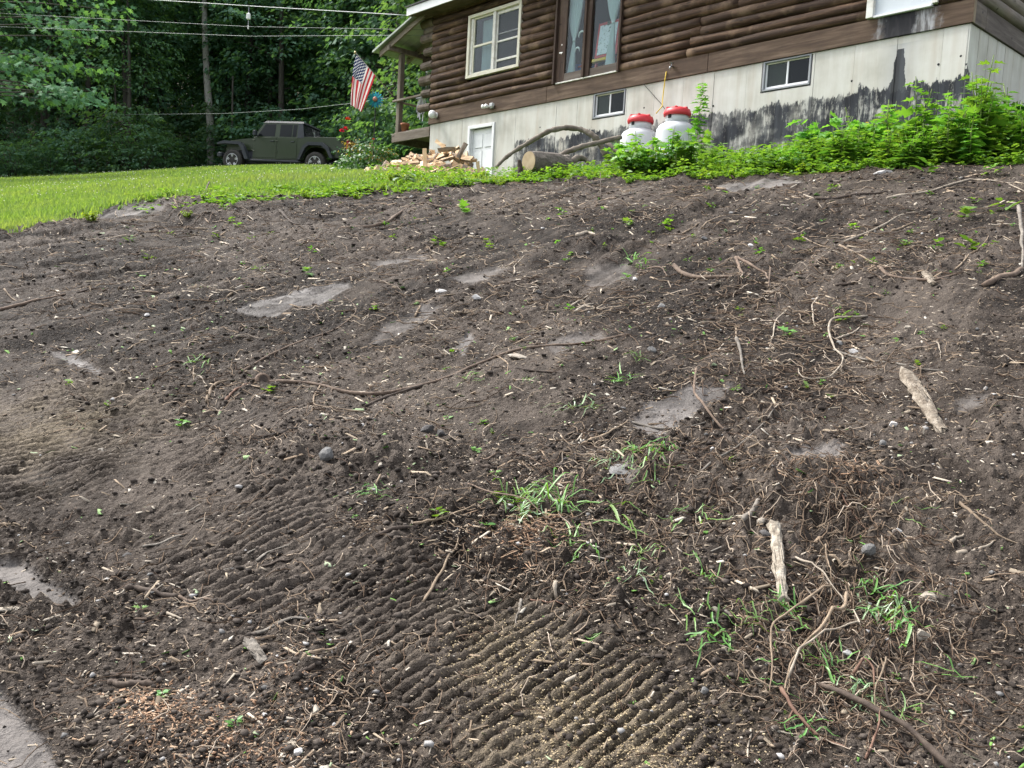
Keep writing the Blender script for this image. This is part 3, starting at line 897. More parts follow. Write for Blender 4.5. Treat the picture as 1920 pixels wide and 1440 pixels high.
M_hazy = glass_material('dusty_basement_glass', (.4, .45, .43), .02, .08, .30, (.075, .095, .085))
M_bdark = glass_material('basement_glass', (.35, .38, .38), .015, .06, .2, (.03, .036, .042))
def gpane(x0, x1, z0, z1, y, mat, par, name='pane'):
    return MB().box(x0, x1, y, y + .006, z0, z1).build(name, mat, par)
def bars(par, name, mat, lst, y0, y1, bev=.004):
    out = []
    for (a, b, c, d) in lst: out.append(MB().box(a, b, y0, y1, c, d, bev).build(name, mat, par))
    return out

# --- double window with cream trim
w = MB().box(-10.35, -8.67, -.035, .06, .80, .862, .004).build('window', M_cream, cabin)
bars(w, 'frame', M_cream, [(-10.345, -10.27, .862, 2.10), (-8.745, -8.675, .862, 2.10), (-10.27, -8.745, 2.035, 2.10)], -.035, .06)
bars(w, 'jamb', M_whited, [(-10.27, -10.20, .862, 2.035)], .0, .08)
bars(w, 'mullion', M_whited, [(-9.545, -9.46, .862, 2.035)], -.02, .08)
bars(w, 'sash', M_cream, [(-10.20, -10.165, .90, 2.035), (-9.58, -9.545, .90, 2.035), (-10.20, -9.545, .862, .905), (-10.165, -9.58, 1.425, 1.47), (-10.165, -9.58, 2.0, 2.035)], .012, .05)
bars(w, 'sash', M_whited, [(-9.46, -9.42, .862, 2.035), (-8.785, -8.745, .862, 2.035), (-9.42, -8.785, 1.40, 1.44), (-9.42, -8.785, 1.965, 2.035), (-9.42, -8.785, 1.02, 1.065)], .022, .06)
bars(w, 'rail', M_greyvinyl, [(-9.42, -8.785, 1.56, 1.585)], .03, .06)
gpane(-10.165, -9.58, .905, 1.425, .030, M_glass, w); gpane(-10.165, -9.58, 1.47, 2.0, .036, M_glass, w)
gpane(-9.42, -8.785, .862, 1.40, .040, M_screen, w); gpane(-9.42, -8.785, 1.44, 1.965, .040, M_screen, w)
# --- sliding glass door
d = MB().box(-7.60, -6.05, -.02, .10, .285 + .015, .325, .004).build('glass_door', M_whited, cabin)
bars(d, 'frame', M_brown, [(-7.665, -7.62, .30, 2.6), (-6.035, -5.99, .30, 2.6)], -.06, .08)
bars(d, 'door_stile', M_brown, [(-7.615, -7.40, .33, 2.6)], .0, .06)
bars(d, 'door_stile', M_brown, [(-6.90, -6.845, .33, 2.6)], -.06, .06)
bars(d, 'door_stile', M_brown, [(-6.845, -6.74, .33, 2.6)], -.02, .05)
bars(d, 'bottom_rail', wood_material('rail_wood', ((.07, .055, .045), (.12, .10, .085), (.19, .165, .14)), worn=(.1, .07, .05)), [(-7.40, -6.90, .33, .475), (-6.74, -6.035, .33, .47)], .0, .05)
gpane(-7.40, -6.90, .475, 2.6, .02, M_glass, d); gpane(-6.74, -6.035, .47, 2.6, .02, M_glass, d)
for zz in (1.02, .86):
    MB().lathe([(.012, 0), (.02, .012), (.014, .03), (0, .034)], 10, (-7.50, -.034 if False else -.001, zz), 'y').build('door_knob', simple('brass_%d' % int(zz * 100), (.5, .48, .42), rough=.3, metal=.9, bumps=0), d)
MB().box(-7.52, -7.43, -.045, -.03, .852, .872, .004).build('door_handle', simple('handle_metal', (.55, .55, .52), rough=.35, metal=.9, bumps=0), d)
# --- white door at the right
d3 = MB().box(-1.36, -.50, .0, .05, .325, 2.5).build('white_door', simple('white_door_skin', (.55, .60, .64), (.62, .67, .70), 3, .35, .05), cabin)
bars(d3, 'frame', M_whited, [(-1.43, -1.33, .305, 2.5), (-.53, -.45, .325, 2.5)], -.06, .06)
bars(d3, 'threshold', M_white, [(-1.33, -.53, .295, .325)], -.05, .05)
# --- basement windows
for a, b in ((-6.61, -5.85), (-3.07, -2.26)):
    bw = MB().box(a, b, .02, .13, -.45, -.425, .003).build('basement_window', M_greyvinyl, cabin)
    bars(bw, 'frame', M_greyvinyl, [(a, a + .035, -.425, -.005), (b - .03, b, -.425, -.005), (a + .035, b - .03, -.03, -.005)], .02, .12)
    bars(bw, 'sash', M_white, [(a + .035, b - .03, -.425, -.385), (a + .035, a + .06, -.385, -.05), (b - .052, b - .03, -.385, -.05), ((a + b) / 2 - .012, (a + b) / 2 + .018, -.385, -.05)], .055, .09)
    bars(bw, 'head_rail', M_cream, [(a + .035, b - .03, -.05, -.03)], .055, .09)
    gpane(a + .06, (a + b) / 2 - .012, -.385, -.05, .075, M_hazy, bw); gpane((a + b) / 2 + .018, b - .052, -.385, -.05, .07, M_bdark, bw)
# --- basement door
bd = MB().box(-10.13, -9.43, .10, .145, -2.3, -.265).build('basement_door', M_white, cabin)
bars(bd, 'frame', M_white, [(-10.215, -10.145, -2.4, -.195), (-9.42, -9.352, -2.4, -.195), (-10.145, -9.42, -.262, -.195)], .0, .055)
bars(bd, 'jamb', M_white, [(-10.145, -10.13, -2.4, -.262), (-9.43, -9.42, -2.4, -.262)], .055, .16, .002)
for r in range(3):
    for s_ in range(2):
        x0 = -10.06 + s_ * .33; z1 = (-.38, -.72, -1.45)[r]; z0 = (-.66, -1.38, -2.1)[r]
        MB().box(x0, x0 + .25, .088, .10, z0, z1, .010).build('door_panel', M_white, bd)
# --- roof: overhanging eave along the front
EV = -.45
M_shingle = simple('roof_shingle', (.04, .04, .042), (.08, .08, .082), 12, .9, .5)
M_soffit = wood_material('soffit_wood', ((.05, .038, .026), (.09, .07, .05), (.15, .12, .085)), worn=(.11, .10, .07))
rf = MB().prism([(EV - .03, 2.50), (EV - .03, 2.53), (3.2, 4.35), (3.2, 4.32)], -12.06, .5, 'yz').build('roof', M_shingle, cabin)
MB().box(-12.03, .45, EV, EV + .022, 2.325, 2.497, .003).build('fascia', M_white, rf)
MB().box(-12.03, -12.008, EV + .024, 3.0, 2.335, 2.49, .003).build('rake_board', M_white, rf)
for k in range(31):
    a = -12.0 + k * .40
    MB().box(a + .003, a + .397, EV + .026, .02, 2.345 + rc.uniform(0, .004), 2.362).build('soffit_board', M_soffit, rf)
MB().prism([(-.2, 2.5), (3.2, 2.5), (3.2, 4.3)], -11.7, -11.66, 'yz').build('gable_wall', M_log, rf)
# --- porch at the far end
M_tin = simple('porch_tin', (.22, .26, .22), (.34, .38, .33), 4, .45, .1, metal=.5)
def pbox(name, a, b, y0, y1, z0, z1, mat, par=cabin): return MB().box(a, b, y0, y1, z0, z1, .005).build(name, mat, par)
deck = pbox('porch_deck', -13.12, LX - .06, .10, 3.0, -.075, -.045, M_timberh)
for k in range(10):
    a = -13.12 + k * .147; pbox('deck_board', a + .003, a + .144, .10, 3.0, -.043, -.012, M_timberh, deck)
pbox('porch_beam', -13.13, LX - .03, .04, .085, -.25, -.045, M_timberh)
pbox('porch_beam', -13.13, -13.08, .088, 3.0, -.25, -.08, M_timberh)
for y0 in (.10, 2.6): pbox('porch_post', -13.08, -12.965, y0, y0 + .115, -.012, 1.80, M_timber)
pbox('porch_post', -12.05, -11.96, 1.6, 1.7, -.012, 1.8, M_timber)
pbox('porch_rail', -13.16, LX - .1, .03, .095, .69, .735, M_timberh)
pbox('porch_rail', -13.10, -13.05, .22, 2.6, .69, .73, M_timberh)
pbox('porch_rail', -12.9, LX - .1, 2.6, 2.65, .60, .66, M_timberh)
pbox('porch_beam', -13.06, -12.95, -.25, 2.9, 1.805, 1.92, M_timber)
pbox('porch_beam', -12.95, LX - .1, .70, .76, 1.68, 1.80, M_brown)
pr = MB().prism([(-13.55, 1.83), (-13.55, 1.845), (LX - .05, 2.45), (LX - .05, 2.435)], -.32, 2.9, 'xz').build('porch_roof', M_tin, cabin)
for k in range(14):
    y0 = -.32 + k * .23
    MB().prism([(-13.56, 1.82), (-13.56, 1.868), (LX - .06, 2.475), (LX - .06, 2.43)], y0, y0 + .035, 'xz').build('tin_rib', M_tin, pr)
for y0 in (-.22, .55, 1.4, 2.3):
    MB().prism([(-13.4, 1.72), (-13.4, 1.86), (LX - .06, 2.43), (LX - .06, 2.30)], y0, y0 + .045, 'xz').build('rafter', M_timberh, pr)

# --- things fixed to or standing at the cabin (each a thing of its own)
M_plasw = simple('white_plastic', (.68, .68, .67), (.76, .76, .75), 9, .4, .05)
M_metalg = simple('grey_metal', (.35, .36, .37), (.45, .46, .47), 9, .4, .1, metal=.8)
l1 = empty('flood_light', HW(-11.34, -.001, .17), HRZ, 'round white flood light on the brown sill board by the porch', 'light')
MB().lathe([(.06, 0), (.062, -.03), (.03, -.05)], 16, (0, 0, 0), 'y').build('base', M_plasw, l1, True)
MB().lathe([(.03, -.05), (.075, -.07), (.09, -.12), (.075, -.17), (0, -.185)], 16, (0, 0, 0), 'y').build('lamp_head', M_plasw, l1, True)
MB().lathe([(.02, 0), (.022, -.05), (0, -.06)], 10, (-.075, -.06, .02), 'y').build('sensor', M_plasw, l1, True)
l2 = empty('security_light', HW(-9.42, -.001, .115), HRZ, 'small white twin-head security light above the basement door', 'light')
MB().box(-.05, .05, -.05, 0, -.04, .04, .008).build('base', M_metalg, l2)
MB().box(.01, .11, -.12, -.05, -.03, .05, .012).build('sensor', simple('sensor_grey', (.4, .41, .42), rough=.5), l2)
for dx in (-.20, -.10):
    MB().lathe([(.018, 0), (.03, -.03), (.042, -.09), (0, -.095)], 12, (dx, -.03, .01), 'y').build('lamp_head', M_plasw, l2, True)
MB().tube([(-.05, -.03, .0), (-.12, -.03, .005), (-.21, -.03, .01)], .012, 8).build('arm', M_plasw, l2, True)
sg = empty('hose_spigot', HW(-4.80, -.001, .19), HRZ, 'small brass outdoor tap sticking out of the sill board above the tanks', 'tap')
MB().tube([(0, 0, 0), (0, -.06, .0), (0, -.085, -.02), (0, -.09, -.06)], .013, 10).build('spout', M_metalg, sg, True)
MB().lathe([(.035, 0), (.038, .008), (0, .012)], 12, (0, -.05, .045)).build('handle', M_metalg, sg)
MB().tube([(0, -.05, 0), (0, -.05, .045)], .008, 8).build('stem', M_metalg, sg)

# curtains, easel and toys behind the glass
def curtain_mat(nm, c1, c2, tr=.45):
    m, n, l, out = nt(nm)
    d = n.new('ShaderNodeBsdfDiffuse'); d.inputs[0].default_value = rgb(c1)
    t = n.new('ShaderNodeBsdfTranslucent'); t.inputs[0].default_value = rgb(c2)
    x = n.new('ShaderNodeMixShader'); x.inputs[0].default_value = tr
    l.new(d.outputs[0], x.inputs[1]); l.new(t.outputs[0], x.inputs[2]); l.new(x.outputs[0], out.inputs[0]); return m
M_curt = curtain_mat('sheer_curtain', (.85, .93, .93), (.7, .76, .76))
M_curt2 = curtain_mat('grey_sheer', (.55, .62, .64), (.5, .54, .54))
def curtain(name, cx, y, z_tie, w_top, w_bot, z0, z1, label, skew=0, mat=M_curt):
    nz, nx = 44, 40; V = []; F = []
    for i in range(nz):
        z = z0 + (z1 - z0) * i / (nz - 1)
        if z < z_tie: w_ = .05 + (w_bot - .05) * min(1, ((z_tie - z) / (z_tie - z0 + 1e-6)) ** .8); c = cx - skew * (z_tie - z)
        else: w_ = .05 + (w_top - .05) * min(1, ((z - z_tie) / .62) ** .75); c = cx
        for j in range(nx):
            f = j / (nx - 1) - .5
            V.append((c + f * w_, y + .035 * math.sin(f * 38 + math.sin(z * 3)) * min(1, w_ / .15), z))
    for i in range(nz - 1):
        for j in range(nx - 1):
            F.append((i * nx + j, i * nx + j + 1, (i + 1) * nx + j + 1, (i + 1) * nx + j))
    e = empty(name, HW(0, 0, 0), HRZ, label, 'curtain', 'tied curtains of the glass door')
    mb = MB(); mb.add(V, F); mb.build('cloth', mat, e, True)
    if z_tie > z0: MB().lathe([(.03, -.03), (.036, 0), (.03, .03)], 14, (cx, y, z_tie)).build('tie', mat, e, True)
    return e
curtain('curtain', -7.30, .12, 1.10, .36, .17, .40, 2.55, 'pale sheer curtain tied in the middle, left pane of the glass door', .06)
curtain('curtain', -6.33, .12, 1.24, .40, .22, .40, 2.55, 'pale sheer curtain tied in the middle, before the red easel', .04)
e = empty('curtain', HW(0, 0, 0), HRZ, 'grey sheer curtain hanging flat behind the left half of cream window', 'curtain')
V = []; F = []
for i in range(2):
    for j in range(60): V.append((-10.05 + .42 * j / 59 + .0, .15 + .018 * math.sin(j * .9), .88 + 1.1 * i))
for j in range(59): F.append((j, j + 1, 61 + j, 60 + j))
mb = MB(); mb.add(V, F); mb.build('cloth', M_curt2, e, True)
M_red = simple('red_plastic', (.50, .03, .035), (.58, .05, .05), 6, .4, 0)
M_yel = simple('yellow_plastic', (.75, .48, .03), (.8, .52, .04), 6, .4, 0)
M_blue = simple('blue_plastic', (.02, .08, .36), (.03, .10, .42), 6, .4, 0)
def board_mat():
    m, n, l, out = nt('drawing_sheet')
    p = n.new('ShaderNodeBsdfPrincipled'); p.inputs['Roughness'].default_value = .5
    tc = n.new('ShaderNodeTexCoord'); t = noise(n, l, tc.outputs['Object'], 22, 3)
    c = ramp(n, [(.36, (.08, .16, .13)), (.43, (.70, .76, .80)), (.60, (.75, .80, .84)), (.66, (.35, .45, .50))]); l.new(t.outputs[0], c.inputs[0])
    l.new(c.outputs[0], p.inputs['Base Color']); l.new(p.outputs[0], out.inputs[0]); return m
ea = empty('play_easel', HW(-6.66, .30, .60), HRZ, 'red framed drawing easel with a yellow tray inside the glass door', 'easel')
ea.rotation_euler = (math.radians(-6), 0, HRZ)
MB().box(-.28, .28, 0, .02, .14, .80, .03).build('board_frame', M_red, ea)
MB().box(-.22, .22, -.012, -.002, .19, .74, .02).build('drawing_sheet', board_mat(), ea)
MB().box(-.30, .24, -.06, .02, .05, .11, .01).build('tray', M_yel, ea)
for sx in (-.24, .20): MB().box(sx, sx + .04, .0, .04, -.28, .12).build('leg', M_red, ea)
MB().box(-.04, .04, -.03, -.013, .72, .79, .008).build('clip', M_timberh, ea)
ty = empty('toy_slide', HW(-7.42, .42, .30), HRZ, 'blue plastic toy with a red stripe at the foot of the glass door', 'toy')
MB().prism([(-.24, .0), (.26, .0), (.26, .30), (.18, .42), (-.1, .46), (-.24, .40)], 0, .3, 'xz').build('body', M_blue, ty)
MB().box(-.02, .22, -.012, -.002, .38, .41).build('stripe', M_red, ty)
MB().box(-.26, .28, -.05, .28, .18, .21, .008).build('ledge', simple('light_blue_plastic', (.04, .16, .55), rough=.4, bumps=0), ty)
M_crescent = simple('crescent_surface', (.55, .58, .55), (.65, .68, .66), 7, .4, .05)  # two curved pale tubes set just behind the left door pane
for (x_, z_, r_), lb in (((-7.08, 1.14, .075), 'larger pale crescent shape high in the left pane of the glass door'), ((-7.17, .88, .055), 'smaller pale crescent shape low in the left pane of the glass door')):
    an = np.linspace(-.5, math.pi + .5, 16)
    o = MB().tube(np.c_[x_ + r_ * np.cos(an), np.full(16, .09), z_ + r_ * np.sin(an)], .004 + .014 * np.sin((an + .5) / (math.pi + 1) * math.pi), 8).build('pale_crescent', M_crescent, None, True)
    o.location = tuple(CORN); o.rotation_euler = (0, 0, HRZ); tag(o, lb, 'ornament', 'pale crescents in the glass door')

# ------------------------------------------------------------------ wood behind the lawn
rt = np.random.default_rng(21)
M_bark = simple('tree_bark', (.035, .030, .026), (.085, .078, .068), 5, .9, .8, .02, stretch=(6, 6, 1), rand=.3)
M_barkp = simple('pale_bark', (.16, .15, .14), (.30, .29, .27), 4, .85, .5, .01, stretch=(3, 3, 1.2), c3=(.10, .095, .09))
M_leafs = [leafmat('foliage_deep', (.062, .150, .094), (.125, .245, .150), .55, .30, .02),
           leafmat('foliage_mid', (.075, .175, .095), (.15, .285, .14), .58, .25, .02),
           leafmat('foliage_light', (.085, .17, .045), (.16, .27, .075), .55, .2, .02)]

def sprays(n, rng, R, z0, z1, shape_p=1.0, inner=.35, low=.55):
    """spray centres spread through a crown: ellipsoid-like, layered"""
    u = rng.random(n); z = z0 + (z1 - z0) * u
    f = (z - z0) / (z1 - z0)
    prof = np.minimum(1, low + (1 - low) * np.sin(np.clip(f * 1.25, 0, 1) * math.pi / 2)) * np.sqrt(np.clip(1 - np.clip((f - .55) / .47, 0, 1) ** 2, 0.02, 1))
    a = rng.uniform(0, 2 * math.pi, n)
    lob = 1 + .28 * np.sin(a * 3 + z * 1.3) + .18 * np.sin(a * 5 - z * 2.1)
    r = R * prof * lob * (inner + (1 - inner) * np.sqrt(rng.random(n)))
    return np.c_[r * np.cos(a), r * np.sin(a), z], a

def crown(rng, R, z0, z1, nsp, per, size, shape=LEAF_DIAMOND, spread=.55, low=.55):
    C, a = sprays(nsp, rng, R, z0, z1, low=low)
    out = np.c_[np.cos(a), np.sin(a), np.full(nsp, -.18)] + .35 * rng.normal(size=(nsp, 3)) * [1, 1, .4]
    out /= np.linalg.norm(out, axis=1, keepdims=True)
    side = np.cross(out, [0, 0, 1.0]); side /= np.linalg.norm(side, axis=1, keepdims=True) + 1e-9
    up = np.cross(side, out)
    t = rng.uniform(-.5, 1, (nsp, per)); s_ = rng.normal(0, .32, (nsp, per)) * (1.1 - .5 * np.clip(t, 0, 1)); w_ = rng.normal(0, .10, (nsp, per))
    L = spread * rng.uniform(.7, 1.4, (nsp, 1))
    P = C[:, None] + (L * t)[..., None] * out[:, None] + (L * s_)[..., None] * side[:, None] + (L * w_ - .10 * (t * L) ** 2)[..., None] * up[:, None]
    A = out[:, None] * .8 + side[:, None] * np.sign(s_)[..., None] * .8 + .35 * rng.normal(size=(nsp, per, 3)) + np.array([0, 0, -.35])
    N = up[:, None] + .45 * rng.normal(size=(nsp, per, 3))
    S = size * rng.uniform(.65, 1.3, (nsp, per))
    return leaves(P.reshape(-1, 3), A.reshape(-1, 3), N.reshape(-1, 3), S.ravel(), shape)

def trunk_mesh(name, rng, h, r, limbs=9, lean=.4, z_first=.25, R=2.5):
    mb = MB(); n = 12; z = np.linspace(-.3, h, n)
    ph = rng.uniform(0, 9); px = lean * np.sin(z / h * 1.5 + ph) * z / h; py = lean * np.cos(z / h * 1.3 + ph) * z / h
    mb.tube(np.c_[px, py, z], r * (1 - .82 * np.clip(z / h, 0, 1)) * (1 + .5 * np.exp(-np.clip(z, 0, 9) * 3)), 9)
    for k in range(limbs):
        f = z_first + (.95 - z_first) * (k + rng.random()) / limbs
        b = np.array([np.interp(f * h, z, px), np.interp(f * h, z, py), f * h]); a = rng.uniform(0, 6.28)
        L = R * rng.uniform(.6, 1.0) * (1 - .5 * f); q = np.linspace(0, 1, 6)
        up = rng.uniform(.15, .6)
        path = b + np.c_[np.cos(a) * L * q, np.sin(a) * L * q, L * (up * q - .25 * q * q) + .06 * rng.normal(size=6) * q]
        mb.tube(path, r * .32 * (1 - .8 * q) * (1 - .5 * f), 6)
    return mb.mesh(name, True)

TREES = []
spec = [(3.4, 1.2, 17, 430, 16, .23, 0, .70), (2.8, 2.4, 15, 360, 16, .21, 0, .60), (3.8, 3.2, 19, 430, 16, .25, 1, .60), (2.4, .9, 12, 340, 16, .20, 1, .75), (3.1, 4.5, 18, 360, 16, .24, 0, .5), (2.6, 2.0, 14, 330, 16, .22, 2, .6)]
for i, (R, z0, z1, ns_, per, sz, mi, low) in enumerate(spec):
    V, Fl = crown(rt, R, z0, z1, ns_, per, sz, low=low, spread=.75)
    TREES.append((trunk_mesh('trunk', rt, z1 * .93, rt.uniform(.12, .22), 10, .5, .2 if z0 < 2 else .3, R), mesh_np('crown', V, Fl), M_leafs[mi]))
    TREES[-1][1].materials.append(TREES[-1][2]); TREES[-1][0].materials.append(M_bark)
TL = ['tall dark green tree in the wood', 'slender dark tree in the wood', 'broad tall tree in the wood', 'low bushy young tree in the wood', 'high-crowned dark tree in the wood', 'lighter green tree in the wood']
ORD = ['first', 'second', 'third', 'fourth', 'fifth', 'sixth', 'seventh', 'eighth', 'ninth', 'tenth', 'eleventh', 'twelfth']
ROW = ['front', 'second', 'third', 'fourth', 'fifth', 'sixth', 'seventh', 'rearmost']
def place_tree(kind, x, y, sc=1.0, label=None, rz=None, name='forest_tree'):
    tm, cm, _ = TREES[kind]
    o = empty(name, (x, y, float(H0(x, y)) - .1), rt.uniform(0, 6.28) if rz is None else rz, label or TL[kind], 'tree', 'trees of the wood behind the lawn')
    o.scale = (sc, sc, sc * rt.uniform(.92, 1.1))
    link('trunk', tm, o); link('crown', cm, o); return o
# rows at uneven spacing, denser towards the front edge
for row, (y0, n_, k_) in enumerate(((40.5, 11, (0, 3, 0, 1)), (44, 11, (0, 2, 1, 4)), (48.5, 11, (2, 0, 5, 0)), (54, 11, (2, 4, 5, 1)), (61, 11, (2, 5, 0, 5)), (69, 11, (2, 2, 0, 5)), (77, 12, (2, 0, 2, 0)), (87, 12, (2, 0, 2, 0)))):
    for k in range(n_):
        f = (k + rt.uniform(.15, .85)) / n_
        x = y0 * (-.72 + .74 * f); y = y0 + rt.uniform(-1.6, 1.6) - 1.2 * (f > .8)
        if y0 < 42 and -16 < x < -7.5: y += 2.2
        kd = k_[int(rt.integers(len(k_)))]
        place_tree(kd, x, y, rt.uniform(.85, 1.15) * (1 + .06 * row), TL[kd] + ', %s row, %s from left' % (ROW[row], ORD[k]))
for px, t, kd, lb in ((690, 41, 3, 'bushy young tree rising behind the flag'), (815, 31, 3, 'leafy young tree seen through the porch'), (840, 33, 2, 'tall tree rising behind the cabin eave'), (600, 44, 3, 'bushy tree overhanging behind the dark green pickup'), (730, 37, 0, 'tall dark tree behind the porch roof'), (330, 50, 0, 'tall dark tree closing the gap left of the pale trunk'), (420, 47, 3, 'bushy young tree just right of the pale trunk'), (370, 56, 0, 'tall dark tree deep behind the pale trunk'), (470, 58, 0, 'tall dark tree deep behind the pickup'), (520, 46, 3, 'bushy young tree deep behind the pickup cab')):
    p = P3(px, 300, t); place_tree(kd, p[0], p[1], 1.0, lb)
# trunks one can pick out
for pts, r, t, m_, lb in (([(383, -40), (384, 60), (388, 150), (395, 240), (396, 330)], .17, 41, M_barkp, 'pale bare trunk standing alone left of the pickup'), ([(216, 170), (219, 240), (223, 300)], .05, 39, M_bark, 'thin bare sapling trunk left of the thick dark trunk'),
                           ([(232, 90), (236, 180), (240, 300)], .15, 40.5, M_bark, 'thick dark trunk in the middle of the wood edge'), ([(298, -20), (302, 150), (300, 320)], .16, 45, M_bark, 'dark trunk between the pale trunk and thick trunk'),
                           ([(436, 180), (434, 320)], .06, 40, M_bark, 'thin bare sapling trunk just left of the pickup bonnet'), ([(700, -20), (698, 120), (700, 260)], .14, 42, M_bark, 'greyish trunk showing above the flag'), ([(44, -20), (46, 160), (40, 330)], .2, 44, M_bark, 'dark trunk near the left end of the wood')):
    path = np.array([P3(a, b, t) for a, b in pts]); q = np.linspace(0, len(pts) - 1, 16)
    path = np.c_[[np.interp(q, range(len(pts)), path[:, k]) for k in range(3)]].T
    base = np.array([path[-1][0], path[-1][1], float(H0(path[-1][0], path[-1][1]))])
    path[-1] = base - [0, 0, .2]
    top = path[0] + (path[0] - path[1]) * 4; path = np.vstack([top, path])
    o = empty('bare_trunk_tree', base, 0, lb, 'tree')
    MB().tube(path - base, r * np.linspace(.6, 1.15, len(path)), 10).build('trunk', m_, o, True)
    V, Fl = crown(rt, 1.4, 6, 11, 70, 14, .22); me_ = mesh_np('crown', V + np.array([top[0] - base[0], top[1] - base[1], 0]), Fl); me_.materials.append(M_leafs[0]); link('crown', me_, o)
# understorey along the wood edge
SHR = []
for i in range(3):
    V, Fl = crown(rt, 1.25, .05, 2.0 + .5 * i, 110, 13, .17, spread=.45, low=.9); me_ = mesh_np('foliage', V, Fl); me_.materials.append(M_leafs[(0, 1, 0)[i]])
    mb = MB()
    for k in range(5):
        a = rt.uniform(0, 6.28); mb.tube([(0, 0, -.1), (.25 * math.cos(a), .25 * math.sin(a), .7), (.6 * math.cos(a), .6 * math.sin(a), 1.5)], [.03, .02, .008], 5)
    ms_ = mb.mesh('stem', True); ms_.materials.append(M_bark); SHR.append((me_, ms_))
for k in range(46):
    f = (k + rt.random()) / 46; y = 38.2 + rt.uniform(-.8, 2.4); x = y * (-.70 + .62 * f)
    if -15.5 < x < -6.5: y += 2.6
    if f > .85: y -= 3
    o = empty('understory_shrub', (x, y, float(H0(x, y)) - .05), rt.uniform(0, 6.28), 'low dark shrub at the foot of the wood', 'shrub', 'shrubs along the edge of the wood')
    s_ = rt.uniform(.6, 1.25); o.scale = (s_, s_, s_ * rt.uniform(.7, 1.1)); a = SHR[k % 3]; link('foliage', a[0], o); link('stem', a[1], o)

# big-leaved tree reaching in from the left, nearer than the wood
p0 = P3(-420, 360, 27); p0[2] = float(H0(p0[0], p0[1]))
bt = empty('overhanging_tree', p0, 0, 'large-leaved tree reaching in from the left with lit branch tips', 'tree')
mb = MB(); zz = np.linspace(-.2, 15, 12); mb.tube(np.c_[.3 * np.sin(zz * .3), .2 * np.cos(zz * .25), zz], .28 * (1 - zz / 20), 10)
tips = [(150, 45, 26.5), (165, 70, 26.5), (110, 40, 27), (210, 45, 28), (40, 120, 26), (70, 135, 26), (20, 105, 26), (150, 180, 25.5), (190, 190, 25.5), (110, 190, 25.5), (130, 165, 25.5), (175, 165, 26), (60, 100, 27), (120, 110, 27), (5, 60, 27), (60, 20, 27), (100, -20, 27), (180, -10, 28), (20, -30, 27), (-60, 60, 26), (-50, 150, 26), (230, 20, 29), (5, 180, 26.5), (85, 160, 27), (150, 120, 28), (195, 130, 28.5)]
parts = []
M_lobed = leafmat('lobed_foliage', (.070, .175, .090), (.13, .265, .145), .45, .05, .01)
for k, (a, b, t) in enumerate(tips):
    tip = P3(a, b, t) - p0; st = np.array([.2, .1, min(13, max(1.5, tip[2] - 1.2 - rt.random()))])
    q = np.linspace(0, 1, 8)[:, None]; path = st + (tip - st) * q + np.c_[np.zeros(8), np.zeros(8), .5 * np.sin(q[:, 0] * math.pi)] + .05 * rt.normal(size=(8, 3)) * q
    mb.tube(path, .055 * (1 - .85 * q[:, 0]), 6)
    d = path[-1] - path[-3]; d /= np.linalg.norm(d); n_ = 46
    s_ = np.cross(d, [0, 0, 1.0]); s_ /= np.linalg.norm(s_); u_ = np.cross(s_, d)
    tt = rt.uniform(-1.3, .35, n_); ss = rt.normal(0, .30, n_); ww = rt.normal(0, .10, n_)
    P = path[-1] + tt[:, None] * d + ss[:, None] * s_ + (ww - .12 * np.abs(ss))[:, None] * u_
    A = d * .8 + s_ * np.sign(ss)[:, None] * .7 + .35 * rt.normal(size=(n_, 3)) + [0, 0, -.55]
    N = np.array([0, 0, 1.0]) + .5 * rt.normal(size=(n_, 3)) - .3 * cF
    parts.append(leaves(P, A, N, rt.uniform(.13, .26, n_), LEAF_LOBED, .1, .25))
mb.build('trunk', M_bark, bt, True)
V, Fl = join_np(parts); me_ = mesh_np('crown', V, Fl); me_.materials.append(M_lobed); link('crown', me_, bt)

# ------------------------------------------------------------------ lawn grass and clover (uncountable)
rl = np.random.default_rng(31)
def blades(x, y, z, hgt, wid, lean=.5):
    n = len(x); a = rl.uniform(0, 6.28, n); d = np.c_[np.cos(a), np.sin(a), np.zeros(n)]; s_ = np.c_[-np.sin(a), np.cos(a), np.zeros(n)]
    b = np.c_[x, y, z]; h = hgt[:, None]; L = (lean * rl.random(n))[:, None]
    V = np.stack([b - s_ * wid[:, None], b + s_ * wid[:, None], b + d * h * L * .4 + s_ * wid[:, None] * .7 + [0, 0, 1] * h * .6, b + d * h * L * .4 - s_ * wid[:, None] * .7 + [0, 0, 1] * h * .6, b + d * h * L + [0, 0, 1] * h], 1)
    i = (np.arange(n) * 5)[:, None]
    return V.reshape(-1, 3), [np.c_[i + 3, i + 2, i + 4], np.c_[i, i + 1, i + 2, i + 3]]
def lawn_pts(n, y0, y1):
    y = y0 * (y1 / y0) ** rl.random(n); x = y * rl.uniform(-.68, -.02, n); return x, y
x, y = lawn_pts(150000, 8.0, 39); k = edge_sd(x, y) > rl.uniform(-.15, .25, len(x))
_hx = np.dot(np.c_[x, y] - CORN[:2], D2[:2]); k &= ~((_hx > 0) & (np.dot(np.c_[x, y] - CORN[:2], D1[:2]) < 13.2))
x, y = x[k], y[k]; d_ = np.hypot(x, y)
z = np.where((y < 14.5), np.maximum(soil_z(x, y), H0(x, y) - .05), H0(x, y))
V, Fl = blades(x, y, z - .01, rl.uniform(.04, .085, len(x)) * (1 + .012 * d_), .0035 + .00055 * d_)
M_grass = leafmat('lawn_grass', (.145, .255, .055), (.27, .38, .13), .45, 0, .03, pos=(.55, (.30, .35, .14), .5))
me_ = mesh_np('lawn_grass', V, Fl); me_.materials.append(M_grass)
